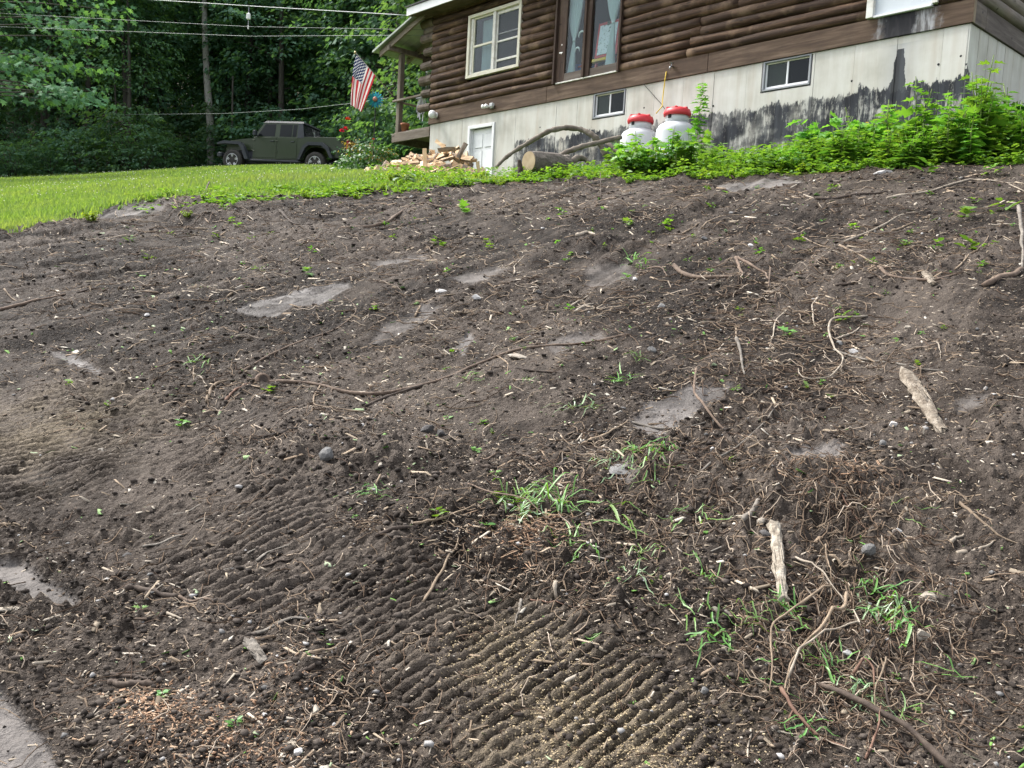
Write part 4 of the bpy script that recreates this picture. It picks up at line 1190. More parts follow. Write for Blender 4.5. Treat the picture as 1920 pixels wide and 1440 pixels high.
tag(link('lawn_grass', me_), 'bright green mown grass of the lawn between the soil and the wood', 'grass', kind='stuff')
# white clover heads scattered in the lawn
n_ = 800; x, y = lawn_pts(n_, 12, 37); k = edge_sd(x, y) > .5; k &= ~((np.dot(np.c_[x, y] - CORN[:2], D2[:2]) > -.3) & (np.dot(np.c_[x, y] - CORN[:2], D1[:2]) < 13.2)); x, y = x[k], y[k]
z = H0(x, y) + rl.uniform(.06, .11, len(x)) * (1 + .01 * y)
ico = np.array([[0, 0, 1], [1, 0, 0], [0, 1, 0], [-1, 0, 0], [0, -1, 0], [0, 0, -1.]]); fi = np.array([[0, 1, 2], [0, 2, 3], [0, 3, 4], [0, 4, 1], [5, 2, 1], [5, 3, 2], [5, 4, 3], [5, 1, 4]])
V = np.c_[x, y, z][:, None] + ico[None] * (.006 + .00022 * y)[:, None, None]
me_ = mesh_np('clover_flowers', V.reshape(-1, 3), (fi[None] + 6 * np.arange(len(x))[:, None, None]).reshape(-1, 3))
me_.materials.append(simple('clover_white', (.55, .57, .50), (.7, .7, .64), 5, .8, 0)); tag(link('clover_flowers', me_), 'tiny white clover heads dotted over the lawn', 'clover', kind='stuff')

# ------------------------------------------------------------------ pickup truck
M_green = simple('olive_car_paint', (.024, .037, .016), (.029, .043, .019), 3, .35, 0, spec=.3, coat=.15)
M_blk = simple('black_trim', (.030, .034, .042), (.040, .045, .055), 5, .6, .05, spec=.3)
M_tyre = simple('tyre_rubber', (.022, .021, .020), (.045, .042, .039), 12, .85, .3)
M_rim = simple('alloy', (.42, .43, .45), (.52, .53, .55), 5, .3, 0, metal=.9)
M_cglass = simple('car_glass', (.006, .008, .009), (.008, .010, .011), 3, .12, 0, spec=.2)
M_taill = simple('tail_lens', (.32, .012, .012), (.45, .03, .03), 3, .2, 0)
pv = np.array([-.27, .963]); lf = np.array([-.963, -.27]); hd = lf * math.cos(math.radians(30)) + pv * math.sin(math.radians(30))
p = P3(514, 303.5, 34.0); truck = empty('pickup_truck', (p[0] - .8 * -hd[1], p[1] - .8 * hd[0], p[2] - .405), math.atan2(hd[1], hd[0]), 'olive green four-door pickup truck with black roof, parked at the wood edge', 'truck')
truck.rotation_euler = (0, math.radians(-1.0), math.atan2(hd[1], hd[0]))
def tp(name, mb, mat, par=truck, smooth=False):
    o = mb.build(name, mat, par, smooth); fix_normals(o.data); return o
arch = [(-1.18, .52), (-1.26, .80), (-1.45, .98), (-1.745, 1.02), (-2.04, .97), (-2.22, .80), (-2.30, .62)]
body = tp('body', MB().prism([(.96, .50)] + arch + [(-2.92, .66), (-2.95, 1.38), (-1.16, 1.38), (-1.14, 1.33), (.96, 1.33)], -.77, .77, 'xz'), M_green)
tp('bonnet', MB().prism([(.97, .85), (.97, 1.31), (1.5, 1.27), (2.05, 1.19), (2.18, 1.12), (2.22, .80)], -.60, .60, 'xz'), M_green)
tp('engine_bay', MB().prism([(.97, .45), (.97, .84), (2.15, .79), (2.15, .5)], -.55, .55, 'xz'), M_blk)
tp('front_bumper', MB().box(2.30, 2.50, -.80, .80, .52, .72, .04), M_blk)
tp('grille', MB().box(2.19, 2.235, -.55, .55, .72, 1.08, .02), M_green)
# glasshouse
def hexa(b0, b1, t0, t1, wb, wt, zb, zt):
    V = [(b0, -wb, zb), (b1, -wb, zb), (b1, wb, zb), (b0, wb, zb), (t0, -wt, zt), (t1, -wt, zt), (t1, wt, zt), (t0, wt, zt)]
    return MB().add(V, [(0, 3, 2, 1), (4, 5, 6, 7), (0, 1, 5, 4), (2, 3, 7, 6), (1, 2, 6, 5), (0, 4, 7, 3)])
tp('cab', hexa(-1.14, .95, -1.02, .56, .755, .665, 1.33, 1.90), M_green)
rf_ = tp('roof', hexa(-1.12, .60, -1.04, .50, .69, .62, 1.885, 1.965), M_blk)
hb = tp('hardtop_rear', hexa(-1.18, -.90, -1.06, -.88, .772, .682, 1.335, 1.895), M_blk)
def sidepanel(x0, x1, x2, x3, z0, z1, side, eps=.006):
    """a glass panel lying on the slanted cab side"""
    w = lambda z: .755 + (.665 - .755) * (z - 1.33) / .57 + eps
    V = [(x0, side * w(z0), z0), (x1, side * w(z0), z0), (x3, side * w(z1), z1), (x2, side * w(z1), z1)]
    V += [(a, b - side * .02, c) for a, b, c in V]
    return MB().add(V, [(0, 1, 2, 3), (7, 6, 5, 4), (0, 4, 5, 1), (1, 5, 6, 2), (2, 6, 7, 3), (3, 7, 4, 0)])
for sd_ in (1, -1):
    tp('side_window', sidepanel(.80, .06, .50, .06, 1.37, 1.83, sd_), M_cglass)
    tp('side_window', sidepanel(-.14, -.64, -.14, -.64, 1.37, 1.83, sd_), M_cglass)
    tp('side_window', sidepanel(-.68, -.84, -.68, -.84, 1.37, 1.83, sd_), M_cglass)
    for x0, x1 in ((-.04, .92), (-.90, -.06)):
        dr = tp('door', MB().box(min(x0, x1) + .006, max(x0, x1) - .006, sd_ * .77 if sd_ > 0 else -.782, .782 if sd_ > 0 else -.77, .56, 1.325, .005), M_green)
        hx = min(x0, x1) + .10
        tp('handle', MB().box(hx, hx + .16, (.782 if sd_ > 0 else -.81), (.81 if sd_ > 0 else -.782), 1.16, 1.20, .01), M_blk, dr)
        for hz in (.78, 1.18): tp('hinge', MB().box(max(x0, x1) - .05, max(x0, x1) + .05, (.784 if sd_ > 0 else -.80), (.80 if sd_ > 0 else -.784), hz, hz + .035, .004), M_green, dr)
    tp('rocker_rail', MB().box(-1.10, 1.05, sd_ * .80 - .05, sd_ * .80 + .05, .40, .48, .02), M_blk)
    mi = tp('mirror', MB().box(.72, .84, (.86 if sd_ > 0 else -1.06), (1.06 if sd_ > 0 else -.86), 1.32, 1.54, .03), M_blk)
    tp('mirror_arm', MB().box(.76, .80, (.76 if sd_ > 0 else -.87), (.87 if sd_ > 0 else -.76), 1.34, 1.38), M_blk, mi)
    for oc_, nm_ in (([(-1.00, .50), (-1.22, 1.02), (-1.42, 1.17), (-2.02, 1.17), (-2.27, 1.0), (-2.48, .60), (-2.36, .60), (-2.18, .92), (-1.98, 1.05), (-1.46, 1.05), (-1.32, .94), (-1.12, .50)], 'rear_fender_flare'),
                     ([(1.06, .46), (1.26, .92), (1.42, 1.10), (2.12, 1.13), (2.38, 1.06), (2.42, .98), (2.10, 1.02), (1.50, 1.0), (1.36, .84), (1.20, .46)], 'front_fender_flare')):
        tp(nm_, MB().prism(oc_, sd_ * .74, sd_ * .945, 'xz'), M_blk)
    tl = tp('tail_light', MB().box(-3.0, -2.93, (.60 if sd_ > 0 else -.785), (.785 if sd_ > 0 else -.60), .95, 1.30, .012), M_taill)
    tp('reverse_lens', MB().box(-3.008, -3.001, (.65 if sd_ > 0 else -.74), (.74 if sd_ > 0 else -.65), 1.02, 1.12), M_plasw, tl)
    for wx in (-1.745, 1.745):
        wh = empty('wheel', (wx, sd_ * .80, .405)); wh.parent = truck
        s_ = sd_
        prof = [(.245, -.12), (.33, -.14), (.385, -.125), (.405, -.09), (.405, .09), (.385, .125), (.33, .14), (.245, .12)]
        tp('tyre', MB().lathe(prof, 32, (0, 0, 0), 'y'), M_tyre, wh, True)
        tr_ = MB()
        for k in range(36):
            a = k * 2 * math.pi / 36; ca, sa = math.cos(a), math.sin(a)
            for off in (-.10, .03):
                V = [(ca * r - sa * w_, y_, sa * r + ca * w_) for r in (.395, .418) for y_ in (off, off + .07) for w_ in (-.022, .022)]
                tr_.add(V, [(0, 1, 3, 2), (4, 6, 7, 5), (0, 4, 5, 1), (2, 3, 7, 6), (0, 2, 6, 4), (1, 5, 7, 3)])
        tp('tread', tr_, M_tyre, wh)
        rim = tp('rim', MB().lathe([(.245, -.10), (.25, .0), (.245, .125 * 1), (.225, .125), (.215, .06), (.06, .05), (0, .05)] if s_ > 0 else [(.245, .10), (.25, .0), (.245, -.125), (.225, -.125), (.215, -.06), (.06, -.05), (0, -.05)], 28, (0, 0, 0), 'y'), M_blk, wh, True)
        for k in range(5):
            a = k * 2 * math.pi / 5 + .3; mbs = MB()
            for da in (-.16, .16):
                mbs.tube([(.05 * math.cos(a), s_ * .085, .05 * math.sin(a)), (.235 * math.cos(a + da), s_ * .115, .235 * math.sin(a + da))], [.028, .022], 6)
            tp('spoke', mbs, M_rim, rim)
        tp('rim_lip', MB().tube([(.238 * math.cos(a), s_ * .125, .238 * math.sin(a)) for a in np.linspace(0, 2 * math.pi, 33)], .012, 6, False), M_rim, rim, True)
        tp('hub_cap', MB().lathe([(.055, s_ * .05), (.05, s_ * .11), (0, s_ * .115)], 14, (0, 0, 0), 'y'), M_rim, rim, True)
tp('windscreen', MB().add([(.945, -.70, 1.38), (.945, .70, 1.38), (.60, .62, 1.86), (.60, -.62, 1.86), (.92, -.70, 1.37), (.92, .70, 1.37), (.57, .62, 1.85), (.57, -.62, 1.85)], [(0, 1, 2, 3), (7, 6, 5, 4), (0, 4, 5, 1), (2, 6, 7, 3)]), M_cglass)
rw = tp('rear_window', MB().add([(-1.192, -.70, 1.40), (-1.192, .70, 1.40), (-1.076, .63, 1.86), (-1.076, -.63, 1.86), (-1.16, -.70, 1.40), (-1.16, .70, 1.40), (-1.05, .63, 1.86), (-1.05, -.63, 1.86)], [(0, 1, 2, 3), (7, 6, 5, 4), (0, 4, 5, 1), (2, 6, 7, 3)]), M_cglass)
dec = MB()      # the white winged sticker on the glass
for pts in ([(-.02, .08), (.10, .34), (.05, .12), (.03, .0)], [(.02, .08), (-.12, .32), (-.06, .10), (-.03, .0)], [(-.035, .0), (.035, .0), (.05, .14), (.0, .20), (-.05, .14)], [(-.02, .02), (.02, .02), (.05, -.07), (-.05, -.07)]):
    n0 = [(-1.192 + .116 * (.12 + b) / .46 - .006, a - .10, 1.40 + .12 + b) for a, b in pts]
    dec.add(n0, [tuple(range(len(n0)))])
dec.build('sticker', M_plasw, rw)
tp('tailgate', MB().box(-2.99, -2.955, -.58, .58, .70, 1.37, .01), M_green)
tp('rear_bumper', MB().box(-3.12, -2.96, -.80, .80, .50, .66, .03), M_blk)
tp('bed_cover', MB().box(-2.9, -1.20, -.70, .70, 1.381, 1.40, .006), M_blk)
tp('chassis', MB().box(-2.8, 2.2, -.5, .5, .36, .52), M_blk)

# ------------------------------------------------------------------ flag on a slanted pole
ft, fh, fbl, fbr = P3(668, 101, 19.8), P3(704, 142, 20.15), P3(657, 197, 19.75), P3(678, 209, 20.05)
fb = P3(735, 178, 20.95)
fl = empty('flag', fb, 0, 'red, white and blue striped flag with stars on a slanted porch pole', 'flag')
MB().tube(np.array([fb, (fb + ft) / 2, ft + (ft - fb) * .02]) - fb, .012, 8).build('pole', simple('pole_wood', (.35, .31, .26), (.45, .41, .36), 8, .5, .1), fl, True)
MB().lathe([(.012, -.03), (.028, 0), (.012, .03), (0, .035)], 10, tuple(ft + (ft - fb) * .03 - fb)).build('finial', simple('finial_gold', (.45, .36, .2), rough=.35, metal=.7), fl, True)
nu, nv = 53, 48; V = []; uu = []; vv = []
for j in range(nv):
    for i in range(nu):
        a = i / (nu - 1); b = j / (nv - 1)
        top = ft + (fh - ft) * a; bot = fbl + (fbr - fbl) * a
        p = top + (bot - top) * b
        k = min(1, b * 2.2)
        p = p + cR * (-.05 * math.sin(b * math.pi) * (1 - a) + .012 * math.sin(a * 16 + b * 3) * k) + cF * (.05 * math.sin(a * 13 + b * 2.5) * k)
        V.append(p - fb); uu.append(a); vv.append(b)
F = [(j * nu + i, j * nu + i + 1, (j + 1) * nu + i + 1, (j + 1) * nu + i) for j in range(nv - 1) for i in range(nu - 1)]
mb = MB(); mb.add(V, F); me_ = mb.mesh('cloth', True); vattr(me_, 'fu', uu); vattr(me_, 'fv', vv)
def flag_mat():
    m, n, l, out = nt('flag_cloth')
    def at(nm): a = n.new('ShaderNodeAttribute'); a.attribute_name = nm; return a.outputs['Fac']
    u_, v_ = at('fu'), at('fv')
    st = math_n(n, l, 'MODULO', math_n(n, l, 'FLOOR', math_n(n, l, 'MULTIPLY', u_, 13.0)), 2.0)
    c = mixc(n, l, st, (.46, .045, .055), (.72, .69, .68))
    can = math_n(n, l, 'MULTIPLY', math_n(n, l, 'LESS_THAN', u_, 7 / 13), math_n(n, l, 'LESS_THAN', v_, .42))
    def cell(a, k, off): return math_n(n, l, 'ABSOLUTE', math_n(n, l, 'SUBTRACT', math_n(n, l, 'FRACT', math_n(n, l, 'MULTIPLY_ADD', a, k, off)), .5))
    su = cell(u_, 13 / 7 * 5, 0.0); sv = cell(v_, 6 / .42, 0.0); su2 = cell(u_, 13 / 7 * 5, .5); sv2 = cell(v_, 6 / .42, .5)
    def star(a, b): return math_n(n, l, 'LESS_THAN', math_n(n, l, 'ADD', math_n(n, l, 'MULTIPLY', a, a), math_n(n, l, 'MULTIPLY', b, b)), .045)
    s_ = math_n(n, l, 'MAXIMUM', star(su, sv), star(su2, sv2))
    c = mixc(n, l, can, c, mixc(n, l, s_, (.018, .032, .10), (.7, .7, .7)))
    d = n.new('ShaderNodeBsdfDiffuse'); l.new(c, d.inputs[0]); t = n.new('ShaderNodeBsdfTranslucent'); l.new(c, t.inputs[0])
    x = n.new('ShaderNodeMixShader'); x.inputs[0].default_value = .3; l.new(d.outputs[0], x.inputs[1]); l.new(t.outputs[0], x.inputs[2]); l.new(x.outputs[0], out.inputs[0]); return m
link('cloth', me_, fl, flag_mat())

# ------------------------------------------------------------------ garden spinner, pots, wind chime, hanging mobile
M_turq = [simple('turquoise_tin', (.02, .26, .30), (.04, .36, .40), 6, .3, 0, metal=.4), simple('teal_tin', (.02, .16, .24), (.03, .24, .34), 6, .3, 0, metal=.4)]
M_copper = simple('copper_tin', (.30, .14, .10), (.40, .2, .15), 6, .35, 0, metal=.5)
sc_ = P3(704, 187, 20.6); g_ = float(H0(sc_[0], sc_[1]))
sp_ = empty('wind_spinner', (sc_[0], sc_[1], g_), 0, 'turquoise petalled wind spinner on a thin stake beside the flag', 'garden ornament')
MB().tube([(0, .02, -.1), (0, .02, sc_[2] - g_)], .012, 6).build('stake', simple('dark_steel', (.03, .03, .03), rough=.5, metal=.5), sp_)
for ring, (n_, r0, r1, mt) in enumerate(((16, .07, .175, 0), (12, .04, .12, 1))):
    for k in range(n_):
        a = 2 * math.pi * k / n_ + ring * .2; c_, s_ = math.cos(a), math.sin(a); w_ = .028 - .006 * ring
        y0 = -.012 - .015 * ring
        pts = [(r0, 0), (r0 + .35 * (r1 - r0), w_), (r1, w_ * .5), (r1 + .012, 0), (r1, -w_ * .5), (r0 + .35 * (r1 - r0), -w_)]
        V = [(c_ * r - s_ * q, y0 + q * .5, sc_[2] - g_ + s_ * r + c_ * q) for r, q in pts]; V += [(a_, b_ - .003, d_) for a_, b_, d_ in V]
        F = [tuple(range(6)), tuple(range(11, 5, -1))] + [(i, 6 + i, 6 + (i + 1) % 6, (i + 1) % 6) for i in range(6)]
        MB().add(V, F).build('petal', M_turq[(mt + k) % 2], sp_)
MB().lathe([(.06, -.05), (.045, -.065), (0, -.07)], 14, (0, 0, sc_[2] - g_), 'y').build('hub', M_copper, sp_, True)
M_terra = simple('terracotta', (.26, .10, .055), (.36, .15, .085), 6, .85, .2)
for (a_, y_, s_, lb) in ((-12.77, .16, 1.0, 'terracotta flower pot on the porch deck by the post'), (-12.99, .25, .62, 'small terracotta pot squeezed behind the porch post')):
    pt = empty('flower_pot', HW(a_, y_, -.012), HRZ, lb, 'pot', 'clay pots on the porch')
    MB().lathe([(.07 * s_, 0), (.095 * s_, .14 * s_), (.105 * s_, .14 * s_), (.108 * s_, .19 * s_), (.092 * s_, .19 * s_), (.085 * s_, .15 * s_)], 20).build('pot', M_terra, pt, True)
    MB().lathe([(.086 * s_, .155 * s_), (0, .165 * s_)], 14).build('soil', M_dark, pt)
wc = empty('wind_chime', HW(-12.22, .35, 1.30), HRZ, 'thin metal wind chime hanging under the porch roof', 'wind chime')
MB().tube([(0, 0, .0), (0, 0, .9)], .003, 5).build('cord', M_dark, wc)
MB().lathe([(.055, 0), (.055, .012)], 14).build('top_disc', M_metalg, wc)
for k in range(6):
    a = k * math.pi / 3; MB().tube([(.042 * math.cos(a), .042 * math.sin(a), -.02), (.042 * math.cos(a), .042 * math.sin(a), -.34 - .02 * k)], .007, 6).build('chime_tube', M_metalg, wc, True)
hm = empty('hanging_streamer', HW(-12.28, .22, .72), HRZ, 'whitish cloth streamer hanging from the porch rail by the log ends', 'decoration')
M_rag = simple('faded_cloth', (.30, .30, .33), (.5, .5, .53), 9, .9, 0)
for k in range(6):
    a0 = -.14 + k * .055; q = np.linspace(0, 1, 8); ln = rc.uniform(.3, .62)
    V = []
    for t_ in q: V += [(a0 + .03 * math.sin(t_ * 4 + k), .02 * math.cos(t_ * 5 + k), -ln * t_), (a0 + .045 + .03 * math.sin(t_ * 4.4 + k), .02 * math.cos(t_ * 5 + k + 1), -ln * t_ * .96)]
    MB().add(V, [(2 * i, 2 * i + 1, 2 * i + 3, 2 * i + 2) for i in range(7)]).build('streamer', M_rag, hm)
MB().box(-.16, .18, -.03, .04, -.02, .03, .01).build('top_bar', M_rag, hm)
ln_ = empty('porch_lantern', HW(-11.95, .9, -.012), HRZ, 'small white lantern standing on the porch deck beside the wall', 'lantern')
MB().box(-.05, .05, -.05, .05, 0, .03, .005).build('base', M_dark, ln_); MB().box(-.04, .04, -.04, .04, .03, .17, .01).build('lamp_body', M_plasw, ln_); MB().lathe([(.06, .17), (.02, .22), (0, .225)], 4).build('cap', M_dark, ln_)

# ------------------------------------------------------------------ wires
M_wire = simple('wire_black', (.10, .11, .11), (.16, .17, .17), 5, .5, 0); M_wirew = simple('wire_aluminium', (.30, .33, .33), (.36, .39, .39), 5, .5, 0)
M_wire2 = simple('wire_grey', (.11, .14, .13), (.16, .19, .18), 5, .5, 0)
def wire(pts, r, mat, label, sag=0):
    P = np.array([P3(*p) for p in pts]); q = np.linspace(0, len(P) - 1, 40); P = np.c_[[np.interp(q, range(len(P)), P[:, k]) for k in range(3)]].T
    P[:, 2] -= sag * np.sin(np.linspace(0, 1, 40) * math.pi)
    o = empty('wire', P[0], 0, label, 'wire'); MB().tube(P - P[0], r, 6).build('strand', mat, o, True); return o
wire([(-300, -62, 30), (275, -1, 25), (480, 12, 23), (766, 29, 19.75)], .010, M_wirew, 'thick pale service cable running to the corner of the eave')
wire([(-300, 6, 30), (0, 25, 27), (466, 50, 23), (800, 56, 20.0)], .005, M_wire2, 'upper of the two thin wires crossing the wood')
wire([(-300, 36, 30), (0, 50, 27), (470, 68, 23), (795, 66, 20.1)], .006, M_wire2, 'lower of the two thin wires crossing the wood')
wire([(210, 215, 38), (420, 213, 30), (560, 205, 25), (658, 194, 21.5), (733, 183, 21.0)], .006, M_wire2, 'low washing line strung from the wood to the porch')
b_ = P3(466, 30, 23); cl = empty('wire_box', b_, 0, 'small pale grey box hung between the wires in front of the wood', 'box')
MB().box(-.045, .045, -.04, .04, -.09, .07, .015).build('case', M_plasw, cl); MB().tube([(0, 0, .07), (0, 0, .22)], .006, 5).build('hanger', M_metalg, cl); MB().box(-.015, .015, -.015, .015, -.33, -.24, .004).build('clip', M_plasw, cl); MB().tube([(0, 0, -.09), (0, 0, -.25)], .004, 5).build('tail', M_metalg, cl)
# yellow gas line and dark cable on the foundation
o = MB().tube([(-4.93, -.012, .13), (-4.94, -.02, .0), (-4.95, -.03, -.25), (-4.93, -.06, -.45), (-4.85, -.3, -.62)], .009, 7).build('gas_hose', simple('yellow_hose', (.62, .42, .03), (.7, .5, .05), 5, .5, 0), None, True); o.location = tuple(CORN); o.rotation_euler = (0, 0, HRZ); tag(o, 'yellow gas line dropping from the sill board to the right tank', 'hose')
o = MB().tube([(-5.42, -.006, .0), (-5.2, -.012, -.2), (-4.98, -.02, -.40), (-4.85, -.06, -.52)], .005, 6).build('thin_cable', M_dark, None, True); o.location = tuple(CORN); o.rotation_euler = (0, 0, HRZ); tag(o, 'thin dark cable running slantwise down the concrete to the tanks', 'cable')

# ------------------------------------------------------------------ propane tanks
M_tank = simple('tank_white', (.48, .50, .52), (.56, .58, .60), 3, .45, .05)
M_lid = simple('tank_lid_red', (.52, .035, .045), (.60, .06, .07), 5, .45, .05)
for px_, py_, t_, lb in ((1202, 215, 14.9, 'white gas tank with a red lid, the left and smaller-looking one'), (1271, 201, 14.2, 'white gas tank with a red lid, the right one behind tall weed')):
    top = P3(px_, py_, t_); g_ = float(H0(top[0], top[1])) - .02; hh = top[2] - g_
    tk = empty('gas_tank', (top[0], top[1], g_), HRZ, lb, 'gas tank', 'gas tanks by the foundation')
    sh = hh - .42
    MB().lathe([(.30, 0), (.33, .05), (.32, .12), (.32, sh), (.312, sh + .06), (.275, sh + .12), (.20, sh + .165), (.10, sh + .18), (0, sh + .182)], 36).build('body', M_tank, tk, True)
    MB().lathe([(.185, sh + .15), (.185, hh - .10), (.175, hh - .10), (.172, sh + .16)], 28).build('collar', M_tank, tk, True)
    ld = MB().lathe([(.215, hh - .145), (.222, hh - .10), (.20, hh - .045), (.12, hh - .012), (0, hh)], 28).build('lid', M_lid, tk, True)
    for k in range(6):
        a = k * math.pi / 3; MB().box(.10, .19, -.022, .022, hh - .048, hh - .012, .008).build('lid_rib', M_lid, ld, rot=(0, 0, a))
    MB().box(-.03, .03, -.20, -.184, hh - .20, hh - .13, .006).build('latch', M_dark, tk)
    MB().tube([(.14 * math.cos(a), .14 * math.sin(a), sh + .12) for a in (0, .01)], .02, 6).build('foot_ring', M_tank, tk)

# ------------------------------------------------------------------ heap of split firewood
M_split = wood_material('fresh_split', ((.44, .30, .17), (.62, .45, .28), (.75, .60, .42)), stretch=(1.2, 12, 12), worn=(.50, .28, .13), wornf=.5, rand=.15, bumps=.3)
M_splitb = simple('split_bark', (.15, .115, .085), (.30, .245, .195), 10, .9, .6, rand=.2)
rw_ = np.random.default_rng(5)
SPL = []
for k in range(6):
    L = rw_.uniform(.34, .46); r = rw_.uniform(.075, .115); a0, a1 = (-.75, .75) if k < 4 else (-1.2, 1.2)
    arc = np.linspace(a0, a1, 5); prof = [(0, 0)] + [(r * math.sin(a), r * math.cos(a)) for a in arc]
    V = []; nst = 5
    for i in range(nst):
        xx = -L / 2 + L * i / (nst - 1)
        for (p_, q_) in prof: V.append((xx + rw_.normal(0, .004), p_ + rw_.normal(0, .005), q_ - r * .6 + rw_.normal(0, .005)))
    n_ = len(prof); F = []; B = []
    for i in range(nst - 1):
        for j in range(n_):
            f_ = (i * n_ + j, i * n_ + (j + 1) % n_, (i + 1) * n_ + (j + 1) % n_, (i + 1) * n_ + j)
            (B if 1 <= j < n_ - 1 else F).append(f_)
    F.append(tuple(range(n_ - 1, -1, -1))); F.append(tuple((nst - 1) * n_ + j for j in range(n_)))
    m1 = MB().add(V, F).mesh('split_face'); m1.materials.append(M_split); m2 = MB().add(V, B).mesh('bark'); m2.materials.append(M_splitb); SPL.append((m1, m2))
topx = [685, 720, 750, 790, 815, 840, 865, 885, 905]; topy = [330, 314, 303, 293, 286, 278, 286, 303, 330]
n_ = 0; tries = 0
sides = ['left tail', 'left slope', 'middle', 'crown', 'right slope']
def put_split(px_, py_, t_, rot, k=None, lb=None):
    global n_
    p = P3(px_, py_, t_); g_ = float(H0(p[0], p[1]))
    if p[2] < g_ + .04: p[2] = g_ + .04
    zone = sides[0] if px_ < 730 else sides[1] if px_ < 790 else sides[2] if px_ < 825 else sides[3] if px_ < 868 else sides[4]
    o = empty('firewood_split', p, 0, lb or 'split pale firewood %s in the %s of the heap' % ('high' if py_ < np.interp(px_, topx, topy) * .5 + 169 else 'low', zone), 'firewood', 'split firewood, %s of the heap' % zone)
    o.rotation_euler = rot; o.scale = (.74, .74, .74); a, b = SPL[n_ % 6 if k is None else k]
    link('split_face', a, o); link('bark', b, o); n_ += 1
for k in range(220):
    px_ = rw_.triangular(684, 790, 908); ty = np.interp(px_, topx, topy); f = rw_.random() ** .8
    py_ = ty + f * (338 - ty); t_ = 17.0 - 1.5 * f + rw_.uniform(-.25, .25)
    put_split(px_, py_, t_, (math.pi * (1 + .45 * rw_.normal()), rw_.uniform(-.5, .5) * (1 if k % 4 else 2), rw_.uniform(0, 6.28)))
for k in range(34):
    px_ = rw_.uniform(688, 770); put_split(px_, rw_.uniform(np.interp(px_, [688, 770], [327, 305]), 332), rw_.uniform(15.4, 16.4), (math.pi * (1 + .45 * rw_.normal()), rw_.uniform(-.3, .3), rw_.uniform(0, 6.28)))
put_split(797, 296, 15.8, (0, 1.5, .4), 0, 'upright split log standing out of the front of the firewood heap')
put_split(838, 281, 16.0, (2.9, -.12, -.1), 4, 'dark barked split lying across the top of the firewood heap')
put_split(829, 274, 16.4, (1.0, -.6, 2.6), 1, 'pale split tilted up as the topmost piece of the firewood heap')
put_split(866, 283, 16.2, (1.2, -1.1, .3), 2, 'pale split leaning steeply at the right of the heap top')
put_split(897, 318, 15.4, (0, 1.35, .8), 3, 'pale barked split standing at the right foot of the heap')

# ------------------------------------------------------------------ sawn log and big dead branches by the weeds
M_logbark = simple('sawn_log_bark', (.10, .085, .07), (.20, .175, .15), 7, .95, 1.0, .03, stretch=(1.5, 8, 8), c3=(.30, .27, .24))
M_sawn = simple('sawn_face', (.36, .27, .16), (.48, .38, .25), 8, .8, .3)
t_ = 12.6; a_, b_ = P3(992, 303, t_), P3(1060, 311, t_ + .45)
lg = empty('sawn_log', a_, 0, 'short thick sawn log with grey bark lying on its side in weeds', 'log')
n1 = 9; pa = np.array([(b_ - a_) * q for q in np.linspace(0, 1, n1)])
MB().tube(pa, .155 * (1 + .04 * rw_.normal(size=n1)), 20, True, .06, rw_).build('bark', M_logbark, lg)
dd = (a_ - b_) / np.linalg.norm(a_ - b_)
MB().tube([dd * .002, dd * .012], .140, 20).build('sawn_face', M_sawn, lg); MB().tube([b_ - a_ - dd * .002, b_ - a_ - dd * .012], .140, 20).build('sawn_face', M_sawn, lg)
M_branch = simple('branch_bark', (.085, .070, .055), (.19, .165, .135), 9, .9, .6, .008, rand=.2)
def big_branch(pts, rpx, label, mat=M_branch, name='dead_branch'):
    P = np.array([P3(*p) for p in pts]); m = len(P); q = np.linspace(0, m - 1, m * 6)
    Q = np.c_[[np.interp(q, range(m), P[:, k]) for k in range(3)]].T
    for _ in range(3): Q[1:-1] = (Q[:-2] + 2 * Q[1:-1] + Q[2:]) / 4
    r = np.interp(q, range(m), rpx) * pts[0][2] / FPX / 2
    o = MB().tube(Q - Q[0], r * (1 + .08 * rw_.normal(size=len(q))), 9, True, .08, rw_).build(name, mat, None, True, loc=Q[0]); return tag(o, label, 'branch', 'dead branches in the weeds')
big_branch([(930, 314, 14.2), (945, 298, 14.2), (965, 283, 14.2), (1000, 262, 14.1), (1030, 245, 14), (1060, 239, 14), (1090, 242, 14), (1113, 254, 13.9), (1127, 272, 13.9), (1135, 290, 13.9)], [6, 7, 8, 9, 10, 10, 10, 11, 11, 11], 'thick dead branch bent in a high arch before the tarred wall')
big_branch([(1035, 302, 13.3), (1060, 286, 13.3), (1090, 275, 13.3), (1120, 268, 13.4), (1165, 257, 13.5)], [9, 10, 10, 9, 9], 'straight dead branch slanting up towards the left gas tank')
big_branch([(1138, 268, 13.7), (1150, 278, 13.6), (1162, 288, 13.5)], [9, 9, 8], 'short dead branch end poking from the weeds left of the tanks')
big_branch([(1070, 312, 13.0), (1080, 296, 13.0), (1095, 297, 13.1), (1105, 306, 13.1)], [12, 14, 10, 6], 'broken knotted branch stub at the right end of the sawn log')
big_branch([(978, 335, 12.6), (976, 318, 12.6), (973, 300, 12.6)], [16, 12, 6], 'dark upright root stub at the left end of the sawn log', simple('root_dark', (.03, .022, .018), (.08, .06, .045), 12, .95, .8))

